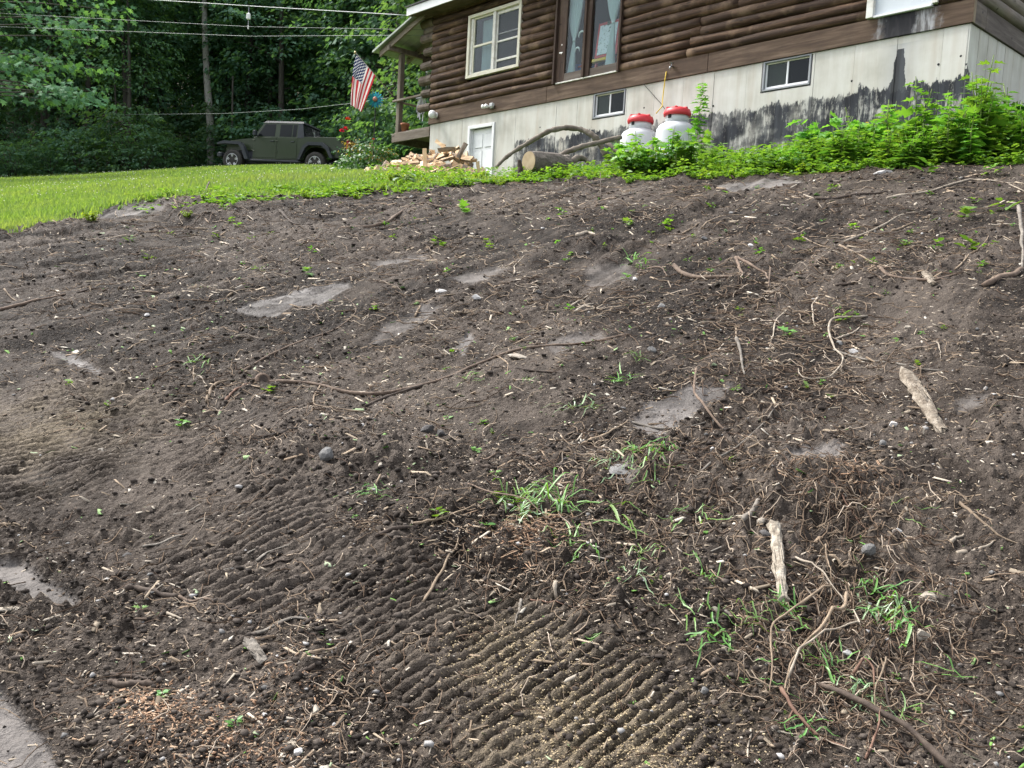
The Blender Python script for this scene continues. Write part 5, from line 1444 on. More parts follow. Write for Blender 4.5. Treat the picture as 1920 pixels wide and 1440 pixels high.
# ------------------------------------------------------------------ weeds between the soil edge and the cabin
rv = np.random.default_rng(77)
M_weed = leafmat('weed_leaf', (.095, .235, .045), (.21, .40, .085), .48, .16, .05)
M_weedd = leafmat('weed_leaf_dark', (.075, .19, .040), (.16, .30, .065), .45, .18, .05)
M_weedy = leafmat('weed_leaf_yellow', (.17, .32, .032), (.31, .47, .07), .5, .12, .04)
M_stem = simple('weed_stem', (.09, .15, .03), (.16, .22, .05), 8, .7, 0)
def upright_plant(rng, h, nodes, lsz, stems=1, shape=LEAF_OVAL, splay=.25, per=2, droop=.3):
    parts = []; mb = MB()
    for s_ in range(stems):
        a = rng.uniform(0, 6.28); hh = h * rng.uniform(.7, 1.05); tip = np.array([math.cos(a), math.sin(a), 0]) * splay * hh * (rng.random() if stems > 1 else .4)
        q = np.linspace(0, 1, 6); path = np.c_[tip[0] * q ** 1.5, tip[1] * q ** 1.5, -.03 + hh * q]
        mb.tube(path, .006 * (1 - .7 * q) + .0012, 5)
        for k in range(nodes):
            f = .12 + .88 * (k + rng.random() * .5) / nodes; b = np.array([np.interp(f, q, path[:, i]) for i in range(3)])
            a0 = k * 1.57 + rng.uniform(-.4, .4); sz = lsz * (1.15 - .75 * f ** 2) * rng.uniform(.75, 1.2)
            for j in range(per):
                aa = a0 + j * 2 * math.pi / per; A = np.array([[math.cos(aa), math.sin(aa), .25 - droop * rng.random()]]); N = np.array([[-.25 * math.cos(aa), -.25 * math.sin(aa), 1.0]]) + .2 * rng.normal(size=(1, 3))
                parts.append(leaves(b[None] + A * sz * .12, A, N, [sz], shape, .15, .22))
    V, Fl = join_np(parts); return mesh_np('leaves', V, Fl), mb.mesh('stem', True)
def feathery(rng, h, n, lsz):
    parts = []; mb = MB()
    for s_ in range(n):
        a = rng.uniform(0, 6.28); L = h * rng.uniform(.6, 1.1); q = np.linspace(0, 1, 6); sp = rng.uniform(.3, .8)
        path = np.c_[math.cos(a) * sp * L * q, math.sin(a) * sp * L * q, -.02 + L * (q - .25 * sp * q * q)]
        mb.tube(path, .004 * (1 - .7 * q) + .001, 4)
        m = 12; f = rng.uniform(.25, 1, m); B = np.c_[[np.interp(f, q, path[:, i]) for i in range(3)]].T
        aa = a + rng.choice([-1, 1], m) * rng.uniform(.5, 1.3, m); A = np.c_[np.cos(aa), np.sin(aa), rng.uniform(-.3, .3, m)]; N = np.tile([0, 0, 1.0], (m, 1)) + .35 * rng.normal(size=(m, 3))
        parts.append(leaves(B, A, N, lsz * rng.uniform(.6, 1.2, m), LEAF_LOBED, .1, .2))
    V, Fl = join_np(parts); return mesh_np('leaves', V, Fl), mb.mesh('stem', True)
WEEDS = [upright_plant(rv, .62, 9, .155, 3), upright_plant(rv, .55, 7, .175, 4, splay=.5), feathery(rv, .5, 14, .125), upright_plant(rv, .42, 6, .10, 5, splay=.7), feathery(rv, .36, 16, .085), upright_plant(rv, .75, 10, .165, 3, LEAF_LOBED, .35)]
for k, (a, b) in enumerate(WEEDS):
    a.materials.append((M_weed, M_weedd, M_weed, M_weedy, M_weedy, M_weed)[k]); b.materials.append(M_stem)
WN = ['tall leafy weed with paired leaves', 'broad dark-leaved weed', 'feathery fresh green weed', 'low yellow-green leafy weed', 'low feathery weed', 'tall lobed-leaf weed']
def on_ground(x, y):
    return float(max(soil_z(x, y), H0(x, y) - .25)) if y < 15.2 and abs(x) < .80 * y + .9 else float(H0(x, y))
def put_weed(k, x, y, s_, label, group, name='weed_plant'):
    o = empty(name, (x, y, on_ground(x, y) - .01), rv.uniform(0, 6.28), label, 'weed', group)
    o.scale = (s_, s_, s_ * rv.uniform(.85, 1.15)); link('leaves', WEEDS[k][0], o); link('stem', WEEDS[k][1], o); return o
def band_point(px_, f):
    """a point a fraction f of the way from the soil edge to the cabin wall at this photo column"""
    e = Gp(px_, np.interp(px_, [p[0] for p in EDGE_PX], [p[1] for p in EDGE_PX]))
    r = ray(px_, 330); nn = D2[:2]
    t_ = (CORN[:2] @ nn - .12) / (r[:2] @ nn); w_ = r[:2] * t_
    if px_ > 1812:                                            # past the near corner: side wall
        w_ = ray(px_, 330)[:2] * (11.4 + (min(px_, 1990) - 1812) * .012)
    return e[:2] + (w_ - e[:2]) * f
ZONES = [(690, 930, 0.02, .34, [3, 4, 3, 4], .50, .75, 26, 'below the firewood heap'), (930, 1150, .02, .55, [4, 3, 2, 4], .55, .85, 28, 'round the sawn log'), (1130, 1330, .10, .72, [2, 3, 1, 0], .9, 1.7, 40, 'in front of the gas tanks'),
         (1330, 1500, .05, .95, [2, 4, 2, 3], .8, 1.2, 34, 'below the right basement window'), (1480, 1660, .05, .95, [0, 2, 1, 0], 1.05, 1.5, 40, 'between basement window and tar run'), (1640, 1830, .05, .9, [0, 1, 0, 5], 1.1, 1.6, 40, 'below the tar run near the corner'), (1800, 1990, .1, 1.0, [5, 0, 1, 5], 1.2, 1.9, 42, 'at the near corner of the cabin'), (1960, 2260, .1, .9, [5, 0, 1, 5], 1.1, 1.7, 14, 'along the side wall of the cabin')]
for a, b, f0, f1, kinds, s0, s1, n_, where in ZONES:
    for k in range(n_):
        px_ = rv.uniform(a, b); f = rv.uniform(f0, f1); x, y = band_point(px_, f); kd = kinds[int(rv.integers(4))]
        put_weed(kd, x, y, (s0 + (s1 - s0) * rv.random() ** 1.6) * rv.uniform(.75, 1.1) * (.72 + .40 * f), WN[kd] + ' ' + where, 'weeds ' + where)
# ragged low growth along the edge of the soil
for k in range(38):
    px_ = rv.uniform(150, 1900); x, y = band_point(px_, rv.uniform(-.07, .06)); kd = (3, 4)[k % 2]
    put_weed(kd, x, y, rv.uniform(.22, .42), 'small %s on the rim of the bare soil' % ('yellow-green weed' if kd == 3 else 'feathery weed'), 'small weeds on the soil rim')
# the tall single weed in front of the right tank and big burdock-like leaves
mesh_l, mesh_s = upright_plant(np.random.default_rng(3), 1.75, 24, .21, 1, LEAF_LOBED, .1, 3, .2)
x, y = P3(1302, 300, 13.2)[:2]; o = empty('tall_weed', (x, y, on_ground(x, y)), 0, 'single tall weed with toothed leaves rising before the right gas tank', 'weed'); link('leaves', mesh_l, o, M_weed); link('stem', mesh_s, o, M_stem); o.scale = (1, 1, 1.12)
def big_leaf_plant(px_, py_, t_, n, sz, label, mat=M_weedd, hgt=.35):
    p = P3(px_, py_, t_); z = on_ground(p[0], p[1]); a = rv.uniform(0, 6.28, n); mb = MB(); P = []; A = []; N = []
    for k in range(n):
        L = hgt * rv.uniform(.5, 1.1); tip = np.array([math.cos(a[k]) * L * .6, math.sin(a[k]) * L * .6, L]); mb.tube([(0, 0, -.02), tip * [.4, .4, .7], tip], [.008, .006, .004], 5)
        P.append(tip); A.append([math.cos(a[k]), math.sin(a[k]), -.15]); N.append([-.3 * math.cos(a[k]) + .1, -.3 * math.sin(a[k]) - .2, 1])
    V, Fl = leaves(np.array(P), np.array(A), np.array(N) + .2 * rv.normal(size=(n, 3)), sz * rv.uniform(.7, 1.2, n), (LEAF_OVAL[0] * [1, 1.5], LEAF_OVAL[1]), .12, .3)
    o = empty('broad_leaf_plant', (p[0], p[1], z), 0, label, 'plant'); link('leaves', mesh_np('leaves', V, Fl), o, mat); mb.build('stem', M_stem, o, True)
big_leaf_plant(1285, 300, 12.9, 9, .26, 'broad-leaved burdock plant at the foot of the right gas tank', hgt=.5)
big_leaf_plant(1345, 300, 12.8, 7, .22, 'broad-leaved plant just right of the gas tanks', hgt=.4)
big_leaf_plant(1195, 310, 12.9, 6, .17, 'broad-leaved plant before the left gas tank', hgt=.35)
M_hosta = leafmat('hosta_leaf', (.05, .12, .05), (.10, .19, .08), .35, .1, .10)
for px_, t_, n, lb in ((752, 20.2, 16, 'hosta clump under the middle of the porch beam'), (778, 19.6, 18, 'hosta clump against the left end of the foundation'), (730, 20.0, 14, 'hosta clump at the foot of the porch post'), (790, 19.0, 12, 'low hosta clump just behind the firewood heap')):
    big_leaf_plant(px_, 310, t_, n, .34, lb, M_hosta, .42)
big_leaf_plant(660, 312, 20.3, 8, .28, 'drooping grey-green leaf plant left of the rose bush', M_hosta, .3)
M_mull = leafmat('silver_leaf', (.13, .21, .13), (.22, .31, .21), .3, .1, .05)
big_leaf_plant(757, 352, 12.3, 12, .13, 'silvery broad-leaved rosette at the soil edge below the firewood', M_mull, .15)
# rose bush with red flowers
p = P3(690, 312, 20.6); z = float(H0(p[0], p[1])); rb_ = empty('rose_bush', (p[0], p[1], z), 0, 'dense rose bush with red flowers left of the porch', 'bush')
V, Fl = crown(rv, .62, .05, 1.30, 190, 16, .085, LEAF_OVAL, .26, .9); link('foliage', mesh_np('foliage', V, Fl), rb_, leafmat('rose_leaf', (.04, .11, .03), (.10, .20, .055), .4, 0))
V, Fl = crown(rv, .5, 1.0, 1.45, 22, 10, .07, LEAF_OVAL, .25, .9); tag(link('young_shoots', mesh_np('young_shoots', V, Fl), rb_, leafmat('rose_shoot', (.22, .12, .05), (.30, .22, .06), .4, 0)), kind='stuff')
mb = MB()
for k in range(9):
    a = rv.uniform(0, 6.28); mb.tube([(0, 0, -.05), (.2 * math.cos(a), .2 * math.sin(a), .6), (.5 * math.cos(a), .5 * math.sin(a), 1.25)], [.012, .009, .004], 5)
mb.build('stem', M_branch, rb_, True)
M_rose = leafmat('rose_petal', (.42, .012, .03), (.62, .03, .06), .3, 0, .04)
for (px_, py_, t_) in ((652, 225, 20.3), (640, 247, 20.2), (648, 243, 20.4), (700, 262, 20.1)):
    q_ = P3(px_, py_, t_) - np.array([p[0], p[1], z]); n = 22; d = rand_unit(n, rv); d[:, 2] = np.abs(d[:, 2])
    V, Fl = leaves(q_ + d * .012, d * .4 + [0, 0, .5] + .2 * rv.normal(size=(n, 3)), d, np.full(n, .065 if px_ < 690 else .03), LEAF_OVAL, .3, -.2)
    link('flower', mesh_np('flower', V, Fl), rb_, M_rose)
    MB().tube([q_ * [.3, .3, .6], q_ * [.8, .8, .85], q_], .004, 5).build('flower_stalk', M_stem, rb_)
# low ground cover (uncountable)
n = 42000; P = []; pxs = rv.uniform(120, 2250, n)
edge_pt = {}
cols_ = np.arange(100, 2261, 10); E0 = np.array([band_point(c, 0.0) for c in cols_]); E1 = np.array([band_point(c, 1.0) for c in cols_])
f = rv.random(n) ** 1.3 * np.where(pxs < 690, .09, np.where(pxs < 930, .55, 1.0)) - .03
x0 = np.interp(pxs, cols_, E0[:, 0]); y0 = np.interp(pxs, cols_, E0[:, 1]); x1 = np.interp(pxs, cols_, E1[:, 0]); y1 = np.interp(pxs, cols_, E1[:, 1])
x = x0 + (x1 - x0) * f; y = y0 + (y1 - y0) * f
dens = vnoise(x * 1.6, y * 1.6, 4) ; k = rv.random(n) < np.clip(dens * 2.0 - .35, .06, 1) * np.interp(pxs, [250, 330, 600, 760], [0, .35, .5, 1]); x, y, f, pk = x[k], y[k], f[k], pxs[k]
z = np.where(y < 15, soil_z(x, y), H0(x, y)); hgt = rv.uniform(.0, .16, len(x)) * np.clip(f * 6 + .25, .25, 1.2) * np.interp(pk, [900, 1150, 1450, 1900], [1, 1.5, 2.0, 2.8])
a = rv.uniform(0, 6.28, len(x)); A = np.c_[np.cos(a), np.sin(a), rv.uniform(-.2, .5, len(x))]; N = np.c_[.3 * rv.normal(size=(len(x), 2)), np.ones(len(x))]
V, Fl = leaves(np.c_[x, y, z + hgt], A, N, rv.uniform(.035, .085, len(x)), LEAF_OVAL, .15, .25)
tag(link('ground_cover', mesh_np('ground_cover', V, Fl), None, leafmat('ground_cover_leaf', (.090, .22, .038), (.20, .36, .075), .45, 0, .04)), 'low bright green ground cover between the bare soil and the cabin', 'ground cover', kind='stuff')
# yellow celandine flowers in the weeds
xs = []
for px_, py_, t_ in ((1268, 272, 12.7), (1262, 262, 12.8), (1220, 278, 12.6), (1300, 283, 12.6), (1620, 236, 10.9), (1626, 230, 10.9), (1612, 260, 10.7), (1660, 258, 10.6), (1240, 285, 12.5), (1330, 288, 12.4)):
    xs.append(P3(px_, py_, t_))
for k, q_ in enumerate(xs):
    g_ = on_ground(q_[0], q_[1]); o = empty('yellow_flower', (q_[0], q_[1], g_), 0, 'tiny yellow flower among the weeds %s' % ('by the gas tanks' if k in (0, 1, 2, 3, 8, 9) else 'below the tar run'), 'flower', 'yellow flowers %s' % ('by the gas tanks' if k in (0, 1, 2, 3, 8, 9) else 'below the tar run'))
    d = np.array([[math.cos(a_), math.sin(a_), .25] for a_ in np.arange(5) * 1.2566]); V, Fl = leaves(np.tile([0, 0, q_[2] - g_], (5, 1)), d, np.tile([0, 0, 1.0], (5, 1)) + .01, np.full(5, .026), LEAF_OVAL, .1, .1)
    link('petals', mesh_np('petals', V, Fl), o, bpy.data.materials.get('celandine') or leafmat('celandine', (.72, .55, .02), (.8, .62, .04), .3, 0)); MB().tube([(0, 0, 0), (0, 0, q_[2] - g_)], .002, 4).build('stalk', M_stem, o)

# ------------------------------------------------------------------ roots, sticks and stones on the bare soil
rd = np.random.default_rng(99)
SK = {'t': simple('stick_tan', (.13, .095, .065), (.24, .185, .13), 30, .85, .5, rand=.2, stretch=(1, 1, 1)), 'p': simple('stick_pale', (.20, .165, .125), (.36, .31, .25), 25, .8, .4, rand=.15),
      'd': simple('stick_dark', (.028, .020, .016), (.075, .056, .043), 30, .85, .5, rand=.2), 'b': simple('root_brown', (.075, .050, .036), (.17, .125, .092), 28, .85, .5, rand=.2),
      'r': simple('root_red', (.085, .045, .030), (.17, .10, .07), 30, .8, .4, rand=.15), 'g': simple('stick_grey', (.085, .073, .060), (.20, .18, .155), 30, .85, .4, rand=.2)}
def stick(pts, wpx, colr, label, name='stick', cat='stick', group='sticks and roots on the soil', taper=.38, lift=.4, ups=None, twig=0):
    P = []; T = []
    for k, (a, b) in enumerate(pts):
        q, t_ = GS(a, b); P.append(q); T.append(t_)
    P = np.array(P); m = len(P); seg = max(3, int(14 / max(1, m - 1)))
    q = np.linspace(0, m - 1, (m - 1) * seg + 1)
    Q = np.c_[[np.interp(q, range(m), P[:, k]) for k in range(3)]].T
    for _ in range(1): Q[1:-1] = (Q[:-2] + 2 * Q[1:-1] + Q[2:]) / 4
    tm = float(np.mean(T)); r = .84 * wpx * tm / FPX / 2
    nz = len(Q); kink = np.cumsum(rd.normal(0, 1, (nz, 3)), 0); kink -= np.linspace(0, 1, nz)[:, None] * kink[-1]
    st_ = any(w_ in label for w_ in ('lath', 'slat', 'straight', 'stub')); Q += kink * [1, 1, .0] * r * (.05 if st_ else .28)
    zs = soil_z(Q[:, 0], Q[:, 1]); base = np.maximum(zs, np.convolve(np.r_[zs[:1], zs, zs[-1:]], [.25, .5, .25], 'valid'))
    Q[:, 2] = base + r * lift
    for _ in range(2): Q[1:-1, 2] = np.maximum((Q[:-2, 2] + Q[1:-1, 2] + Q[2:, 2]) / 3, zs[1:-1] - r * .3)
    if ups is not None: Q[:, 2] += np.interp(q, range(m), ups)
    w = np.linspace(1, taper, nz) * (1 + .15 * rd.normal(size=nz)); w[0] *= .8
    mb = MB(); mb.tube(Q - Q[0], r * w, 7, True, .12, rd, flat=.45 if ('lath' in label or 'slat' in label) else 1.0)
    for k in range(twig):
        i = int(rd.integers(2, nz - 2)); d = Q[i + 1] - Q[i]; d /= np.linalg.norm(d); s_ = np.array([-d[1], d[0], .25]) * rd.choice([-1, 1]); L = rd.uniform(3, 9) * r
        mb.tube([Q[i] - Q[0], Q[i] - Q[0] + (s_ + d * .6) * L * .5, Q[i] - Q[0] + (s_ + d * .9) * L], [r * .45, r * .3, r * .12], 5)
    return tag(mb.build(name, SK[colr], None, True, loc=Q[0]), label, cat, group)
S = stick
R_ = dict(name='root', cat='root', group='roots torn out of the soil')
S([(392, 355), (382, 370), (360, 374)], 4, 'd', 'dark twig sticking up at the lawn edge', ups=[.10, .03, 0])
S([(525, 395), (537, 412), (553, 422), (585, 430)], 6, 'd', 'dark bent root below the lawn edge, left of the long root', **R_)
S([(423, 560), (443, 550), (473, 543), (513, 542)], 4, 't', 'tan twig lying above the pale mud patch')
S([(337, 617), (393, 592)], 4, 't', 'straight tan twig left of the pale mud patch')
S([(-20, 594), (47, 580), (77, 570), (123, 562)], 8, 'b', 'long brown root at the left edge of the upper slope', twig=1, **R_)
S([(143, 558), (173, 550), (200, 547), (205, 557)], 5, 'd', 'dark hooked twig right of the brown root at the left edge')
S([(7, 553), (33, 567), (43, 570)], 4, 't', 'short tan twig above the brown root at the left edge')
S([(238, 665), (257, 655), (275, 650)], 4, 't', 'short tan twig right of the small pale smear')
S([(448, 712), (493, 687), (533, 662), (573, 640), (610, 632), (640, 615), (655, 605), (667, 590), (665, 575), (645, 555)], 5, 'b', 'thin root climbing from the knot to the pale mud patch', twig=2, **R_)
S([(390, 758), (400, 738), (428, 723)], 9, 't', 'thick tan root end left of the round knot', **R_)
S([(423, 757), (443, 740), (468, 727)], 8, 'r', 'reddish root end touching the round knot', **R_)
S([(507, 720), (560, 715), (597, 722), (640, 738), (700, 737), (757, 727), (813, 715), (853, 698), (883, 677), (930, 658), (973, 650), (1040, 643), (1107, 642), (1160, 630), (1180, 625)], 8, 'b', 'longest brown root crossing the middle of the slope', twig=4, taper=.7, **R_)
S([(683, 765), (727, 742), (773, 728), (840, 707), (880, 685), (940, 680), (993, 692), (1057, 695), (1100, 698), (1120, 710), (1173, 723), (1233, 737)], 7, 'd', 'dark root running just below the longest root', twig=4, **R_)
S([(933, 658), (953, 677), (950, 703)], 4, 't', 'thin rootlet hanging off the longest root by flat stone')
S([(600, 727), (587, 750), (588, 768), (640, 773), (690, 776)], 5, 't', 'tan root bent at right angles below the longest root', **R_)
S([(363, 700), (363, 730)], 4, 't', 'short upright tan twig left of the round knot'); S([(370, 712), (387, 737)], 4, 'p', 'short pale twig left of the round knot')
S([(320, 688), (343, 687), (360, 702)], 7, 'd', 'short dark root on the soil left of the round knot', **R_)
S([(640, 428), (690, 430), (717, 425), (740, 408), (767, 392), (800, 385), (837, 390)], 9, 'b', 'thick brown root arching below the silvery rosette', twig=2, **R_)
S([(665, 432), (700, 437), (760, 425)], 5, 'd', 'dark rootlet under the arching root near the lawn', **R_)
S([(778, 590), (790, 570), (813, 558), (853, 550)], 6, 't', 'curved tan stick right of the pale mud patch', twig=1)
S([(842, 590), (893, 583)], 6, 't', 'short tan stick beside the white stones')
S([(963, 512), (965, 497), (983, 485)], 4, 'p', 'hooked pale twig left of the soil mound')
S([(963, 640), (1000, 620), (1020, 608), (1037, 600)], 4, 't', 'thin tan twig above the longest root')
S([(1070, 567), (1103, 547)], 6, 'p', 'straight pale stick below the soil mound'); S([(1077, 583), (1093, 570), (1113, 568)], 7, 'p', 'pale forked wood below the soil mound', twig=2)
S([(1105, 595), (1140, 588)], 5, 't', 'short tan stick well below the soil mound')
S([(1130, 370), (1153, 377), (1190, 368)], 5, 'd', 'dark twig near the top of the slope below the sawn log'); S([(1093, 348), (1120, 358), (1135, 357)], 5, 'd', 'short dark twig at the weed edge below the sawn log')
S([(1125, 342), (1127, 372)], 3, 'd', 'thin upright twig at the weed edge below the sawn log', ups=[.12, 0]); S([(1203, 363), (1227, 370), (1240, 375)], 4, 'd', 'dark twig at the slope top below the gas tanks')
S([(917, 397), (963, 388), (987, 378)], 4, 't', 'thin tan twig below the sawn log'); S([(1080, 447), (1103, 442), (1130, 448)], 9, 'p', 'pale splintered root lying on top of the soil mound', **R_)
S([(1213, 503), (1240, 507), (1250, 520)], 6, 'b', 'brown root hooking down right of the iris leaves', **R_)
S([(1263, 500), (1280, 518), (1320, 525), (1370, 523), (1403, 530)], 11, 'b', 'thick brown root ending in a dark hole right of centre', twig=1, taper=.9, **R_)
S([(1377, 502), (1385, 517), (1403, 532)], 7, 'b', 'short root leg of the looped root over the dark hole', ups=[.06, .05, 0], **R_); S([(1380, 502), (1410, 517), (1433, 523), (1440, 537)], 8, 'b', 'looped root arching over the dark hole', ups=[.06, .05, .03, 0], **R_)
S([(1443, 522), (1440, 550)], 6, 'b', 'stubby upright root end right of the dark hole', ups=[.05, 0], **R_); S([(1473, 523), (1507, 513), (1530, 502), (1552, 497)], 5, 'd', 'thin dark twig right of the looped root', twig=1)
S([(1315, 433), (1333, 420), (1360, 412), (1397, 410)], 4, 't', 'thin forked tan twig on the upper right slope', twig=1); S([(1280, 437), (1313, 425)], 4, 't', 'thin tan twig left of the forked twig on upper right slope')
S([(1507, 368), (1523, 380), (1527, 388), (1540, 400)], 4, 'p', 'zigzag pale twig near the slope top below the basement window'); S([(1527, 389), (1573, 382), (1613, 378), (1663, 368)], 9, 'd', 'dark rotten branch half sunk near the slope top', **R_)
S([(1662, 380), (1697, 372), (1737, 365), (1773, 352), (1820, 337), (1847, 342), (1890, 343), (1920, 363)], 6, 'p', 'long pale branch along the slope top at the right', twig=3)
S([(1773, 357), (1800, 350), (1830, 352)], 4, 't', 'side twig beside the long pale branch at the right')
S([(1557, 420), (1520, 430), (1500, 443), (1510, 455), (1537, 467), (1557, 473)], 4, 't', 'thin twig bent like a hook on the upper right slope')
S([(1583, 463), (1607, 445), (1640, 435), (1673, 420), (1693, 402), (1727, 398)], 6, 'p', 'pale curving root rising to the right on upper slope', twig=2, **R_)
S([(1573, 467), (1600, 477), (1633, 490), (1670, 502)], 6, 't', 'tan root running down to the dark forked root', **R_); S([(1648, 500), (1650, 513), (1667, 522), (1707, 527), (1750, 532), (1780, 520), (1807, 513)], 10, 'b', 'dark brown forked root in the middle of the right slope', twig=3, **R_)
S([(1567, 537), (1600, 533), (1643, 527)], 9, 'd', 'dark root end left of the forked root on the right', **R_); S([(1790, 507), (1827, 473), (1853, 447)], 4, 't', 'thin tan twig slanting up right of the forked root')
S([(1843, 542), (1873, 528), (1903, 515), (1917, 503)], 14, 'b', 'thick broken branch at the right edge of the slope', taper=.9); S([(1903, 438), (1910, 463), (1910, 487), (1917, 503)], 11, 'g', 'upright grey branch fork at the right edge of the slope', ups=[.22, .15, .08, 0])
S([(1533, 557), (1522, 573), (1523, 593), (1530, 612)], 6, 'p', 'pale curved root above the root loop', **R_); S([(1482, 580), (1457, 597), (1452, 620), (1443, 650)], 5, 'p', 'pale thin root curving down left of the root loop', **R_)
S([(1627, 588), (1600, 602), (1563, 605), (1552, 617), (1553, 633), (1567, 650), (1582, 667), (1577, 687), (1557, 703), (1513, 708), (1497, 700), (1497, 683)], 6, 'p', 'pale vine curled in an S loop on the right slope', ups=[0, .02, .03, .03, .02, .0, .02, .03, .02, .02, .02, .0], name='vine', cat='vine')
S([(1567, 635), (1593, 623), (1620, 600)], 6, 'p', 'pale stick crossing inside the vine loop'); S([(1563, 650), (1607, 668), (1653, 677), (1697, 693), (1727, 702), (1773, 705)], 5, 'g', 'grey stem running from vine loop to the rotten log', taper=.8)
S([(1380, 617), (1381, 633), (1393, 640)], 5, 't', 'short tan twig with a fork left of the root loop'); S([(1380, 643), (1387, 663), (1393, 687), (1397, 697)], 9, 'g', 'stubby grey stick standing left of the root loop', ups=[.03, .02, .0, 0])
S([(1463, 712), (1493, 703), (1527, 699)], 4, 'p', 'pale twig under the vine loop'); S([(1450, 711), (1480, 720), (1513, 727), (1530, 722)], 4, 't', 'tan twig below the vine loop')
S([(1447, 777), (1467, 757), (1493, 740)], 4, 't', 'thin tan twig below the vine loop, leaning right'); S([(1393, 763), (1407, 743), (1430, 725)], 4, 't', 'thin tan twig beside the pale mud right of centre')
S([(1750, 647), (1760, 667), (1763, 680)], 4, 'p', 'small pale curved twig above the rotten log'); S([(1853, 427), (1920, 425)], 5, 'p', 'pale straight stick at the right edge near the top'); S([(1860, 590), (1913, 597)], 5, 'd', 'dark twig at the right edge below the thick broken branch')
S([(1673, 435), (1713, 420)], 6, 't', 'short tan stick under the pale curving root'); S([(1460, 607), (1430, 620), (1410, 640)], 3, 't', 'very thin twig left of the pale thin root')
S([(1305, 718), (1303, 757), (1327, 793), (1367, 810), (1400, 823), (1427, 833), (1497, 832)], 7, 'b', 'brown branch bending round the pale mud patch right of centre', ups=[.08, .05, .02, 0, 0, 0, 0], twig=2)
S([(1180, 793), (1227, 808), (1280, 808), (1323, 797)], 7, 'g', 'grey stick lying across the pale mud patch right of centre'); S([(1090, 847), (1113, 833), (1147, 815), (1177, 797)], 9, 't', 'tan split stick left of the pale mud patch')
S([(1293, 933), (1337, 892), (1397, 833), (1443, 788), (1463, 760), (1500, 737)], 5, 'g', 'long straight grey twig slanting across the right centre'); S([(1340, 893), (1387, 915)], 5, 't', 'short tan stick under the long grey twig')
S([(1330, 1010), (1390, 1005)], 5, 'b', 'thin brown stick left of the weathered white log'); S([(1390, 1004), (1420, 972)], 13, 'g', 'stubby grey stick left of the weathered white log', taper=.9)
S([(1792, 942), (1813, 963), (1847, 987), (1873, 998), (1925, 1010)], 9, 't', 'bent tan branch at the right edge of the middle ground', twig=1); S([(1793, 1032), (1827, 1025), (1863, 1007)], 11, 'p', 'pale strip of bark beside the bent tan branch', name='bark_strip', cat='bark')
S([(1786, 1020), (1797, 1005), (1807, 995)], 9, 'p', 'short pale bark flake left of the bent tan branch', name='bark_strip', cat='bark')
S([(1737, 927), (1750, 952)], 4, 'p', 'left leg of the small V of pale twigs'); S([(1750, 952), (1760, 933)], 4, 'p', 'right leg of the small V of pale twigs'); S([(1553, 940), (1573, 963), (1600, 987), (1627, 1007)], 5, 'r', 'reddish root on the debris mound', twig=3, **R_)
S([(1520, 1015), (1560, 1003), (1600, 990), (1570, 975)], 4, 'd', 'dark root tangle on the debris mound', twig=4, **R_)
V_ = dict(name='vine', cat='vine', group='pale vines tangled at lower right')
S([(1490, 1065), (1513, 1080), (1533, 1097), (1557, 1120), (1585, 1145)], 6, 'p', 'pale vine slanting down to the fork of the tangle', ups=[.03, .05, .06, .06, .05], twig=1, **V_); S([(1540, 1053), (1547, 1080), (1557, 1113)], 5, 't', 'upright vine stem at the top of the tangle', ups=[.04, .06, .06], **V_)
S([(1583, 1130), (1585, 1150), (1563, 1180), (1540, 1203), (1513, 1230), (1487, 1257), (1475, 1283), (1473, 1297)], 9, 't', 'thickest vine stem sweeping down the middle of the tangle', ups=[.06, .06, .06, .05, .05, .04, .02, 0], **V_)
S([(1557, 1122), (1513, 1150), (1477, 1173), (1450, 1190), (1443, 1207), (1445, 1253), (1447, 1283), (1443, 1303)], 7, 't', 'vine bending sharply down the left side of the tangle', ups=[.06, .06, .05, .04, .04, .03, .02, .01], **V_)
S([(1477, 1280), (1493, 1250), (1533, 1223), (1563, 1205), (1587, 1200), (1613, 1198), (1603, 1177), (1590, 1153)], 6, 'p', 'thin pale vine arching through the middle of the tangle', ups=[.02, .05, .06, .06, .06, .05, .05, .05], **V_)
S([(1465, 1297), (1477, 1317), (1487, 1340), (1513, 1363), (1540, 1383), (1567, 1393), (1593, 1402)], 10, 'r', 'thick reddish root at the bottom of the tangle', ups=[.01, .02, .02, .01, 0, 0, 0], twig=2, **R_)
S([(1660, 1247), (1653, 1273), (1642, 1300), (1640, 1327)], 6, 't', 'tan root hanging down right of the tangle', ups=[.05, .05, .04, .02], **R_); S([(1623, 1413), (1633, 1390), (1647, 1360), (1650, 1337)], 7, 'r', 'red rope-like root at the foot of the tangle', ups=[0, .01, .03, .04], **R_)
S([(1600, 1260), (1617, 1248), (1637, 1263), (1640, 1290)], 7, 'r', 'red root bent in a small arch right of the tangle', ups=[.02, .05, .05, .02], **R_); S([(1657, 1280), (1667, 1313), (1682, 1340)], 7, 'd', 'dark root dropping behind the big dark stick', ups=[.04, .02, 0], **R_)
S([(1537, 1280), (1623, 1327), (1700, 1370), (1790, 1442)], 13, 'd', 'big straight dark stick crossing the bottom right corner', taper=1.1, ups=[.01, .03, .03, .01])
S([(1560, 1292), (1600, 1318), (1640, 1352), (1690, 1385)], 11, 'd', 'dark stick lying under the big dark stick')
S([(1417, 1370), (1467, 1368), (1510, 1375)], 6, 'p', 'pale thin stick below the tangle, lying level'); S([(1407, 1370), (1402, 1410), (1397, 1432)], 6, 'p', 'pale thin stick below the tangle, pointing at the viewer')
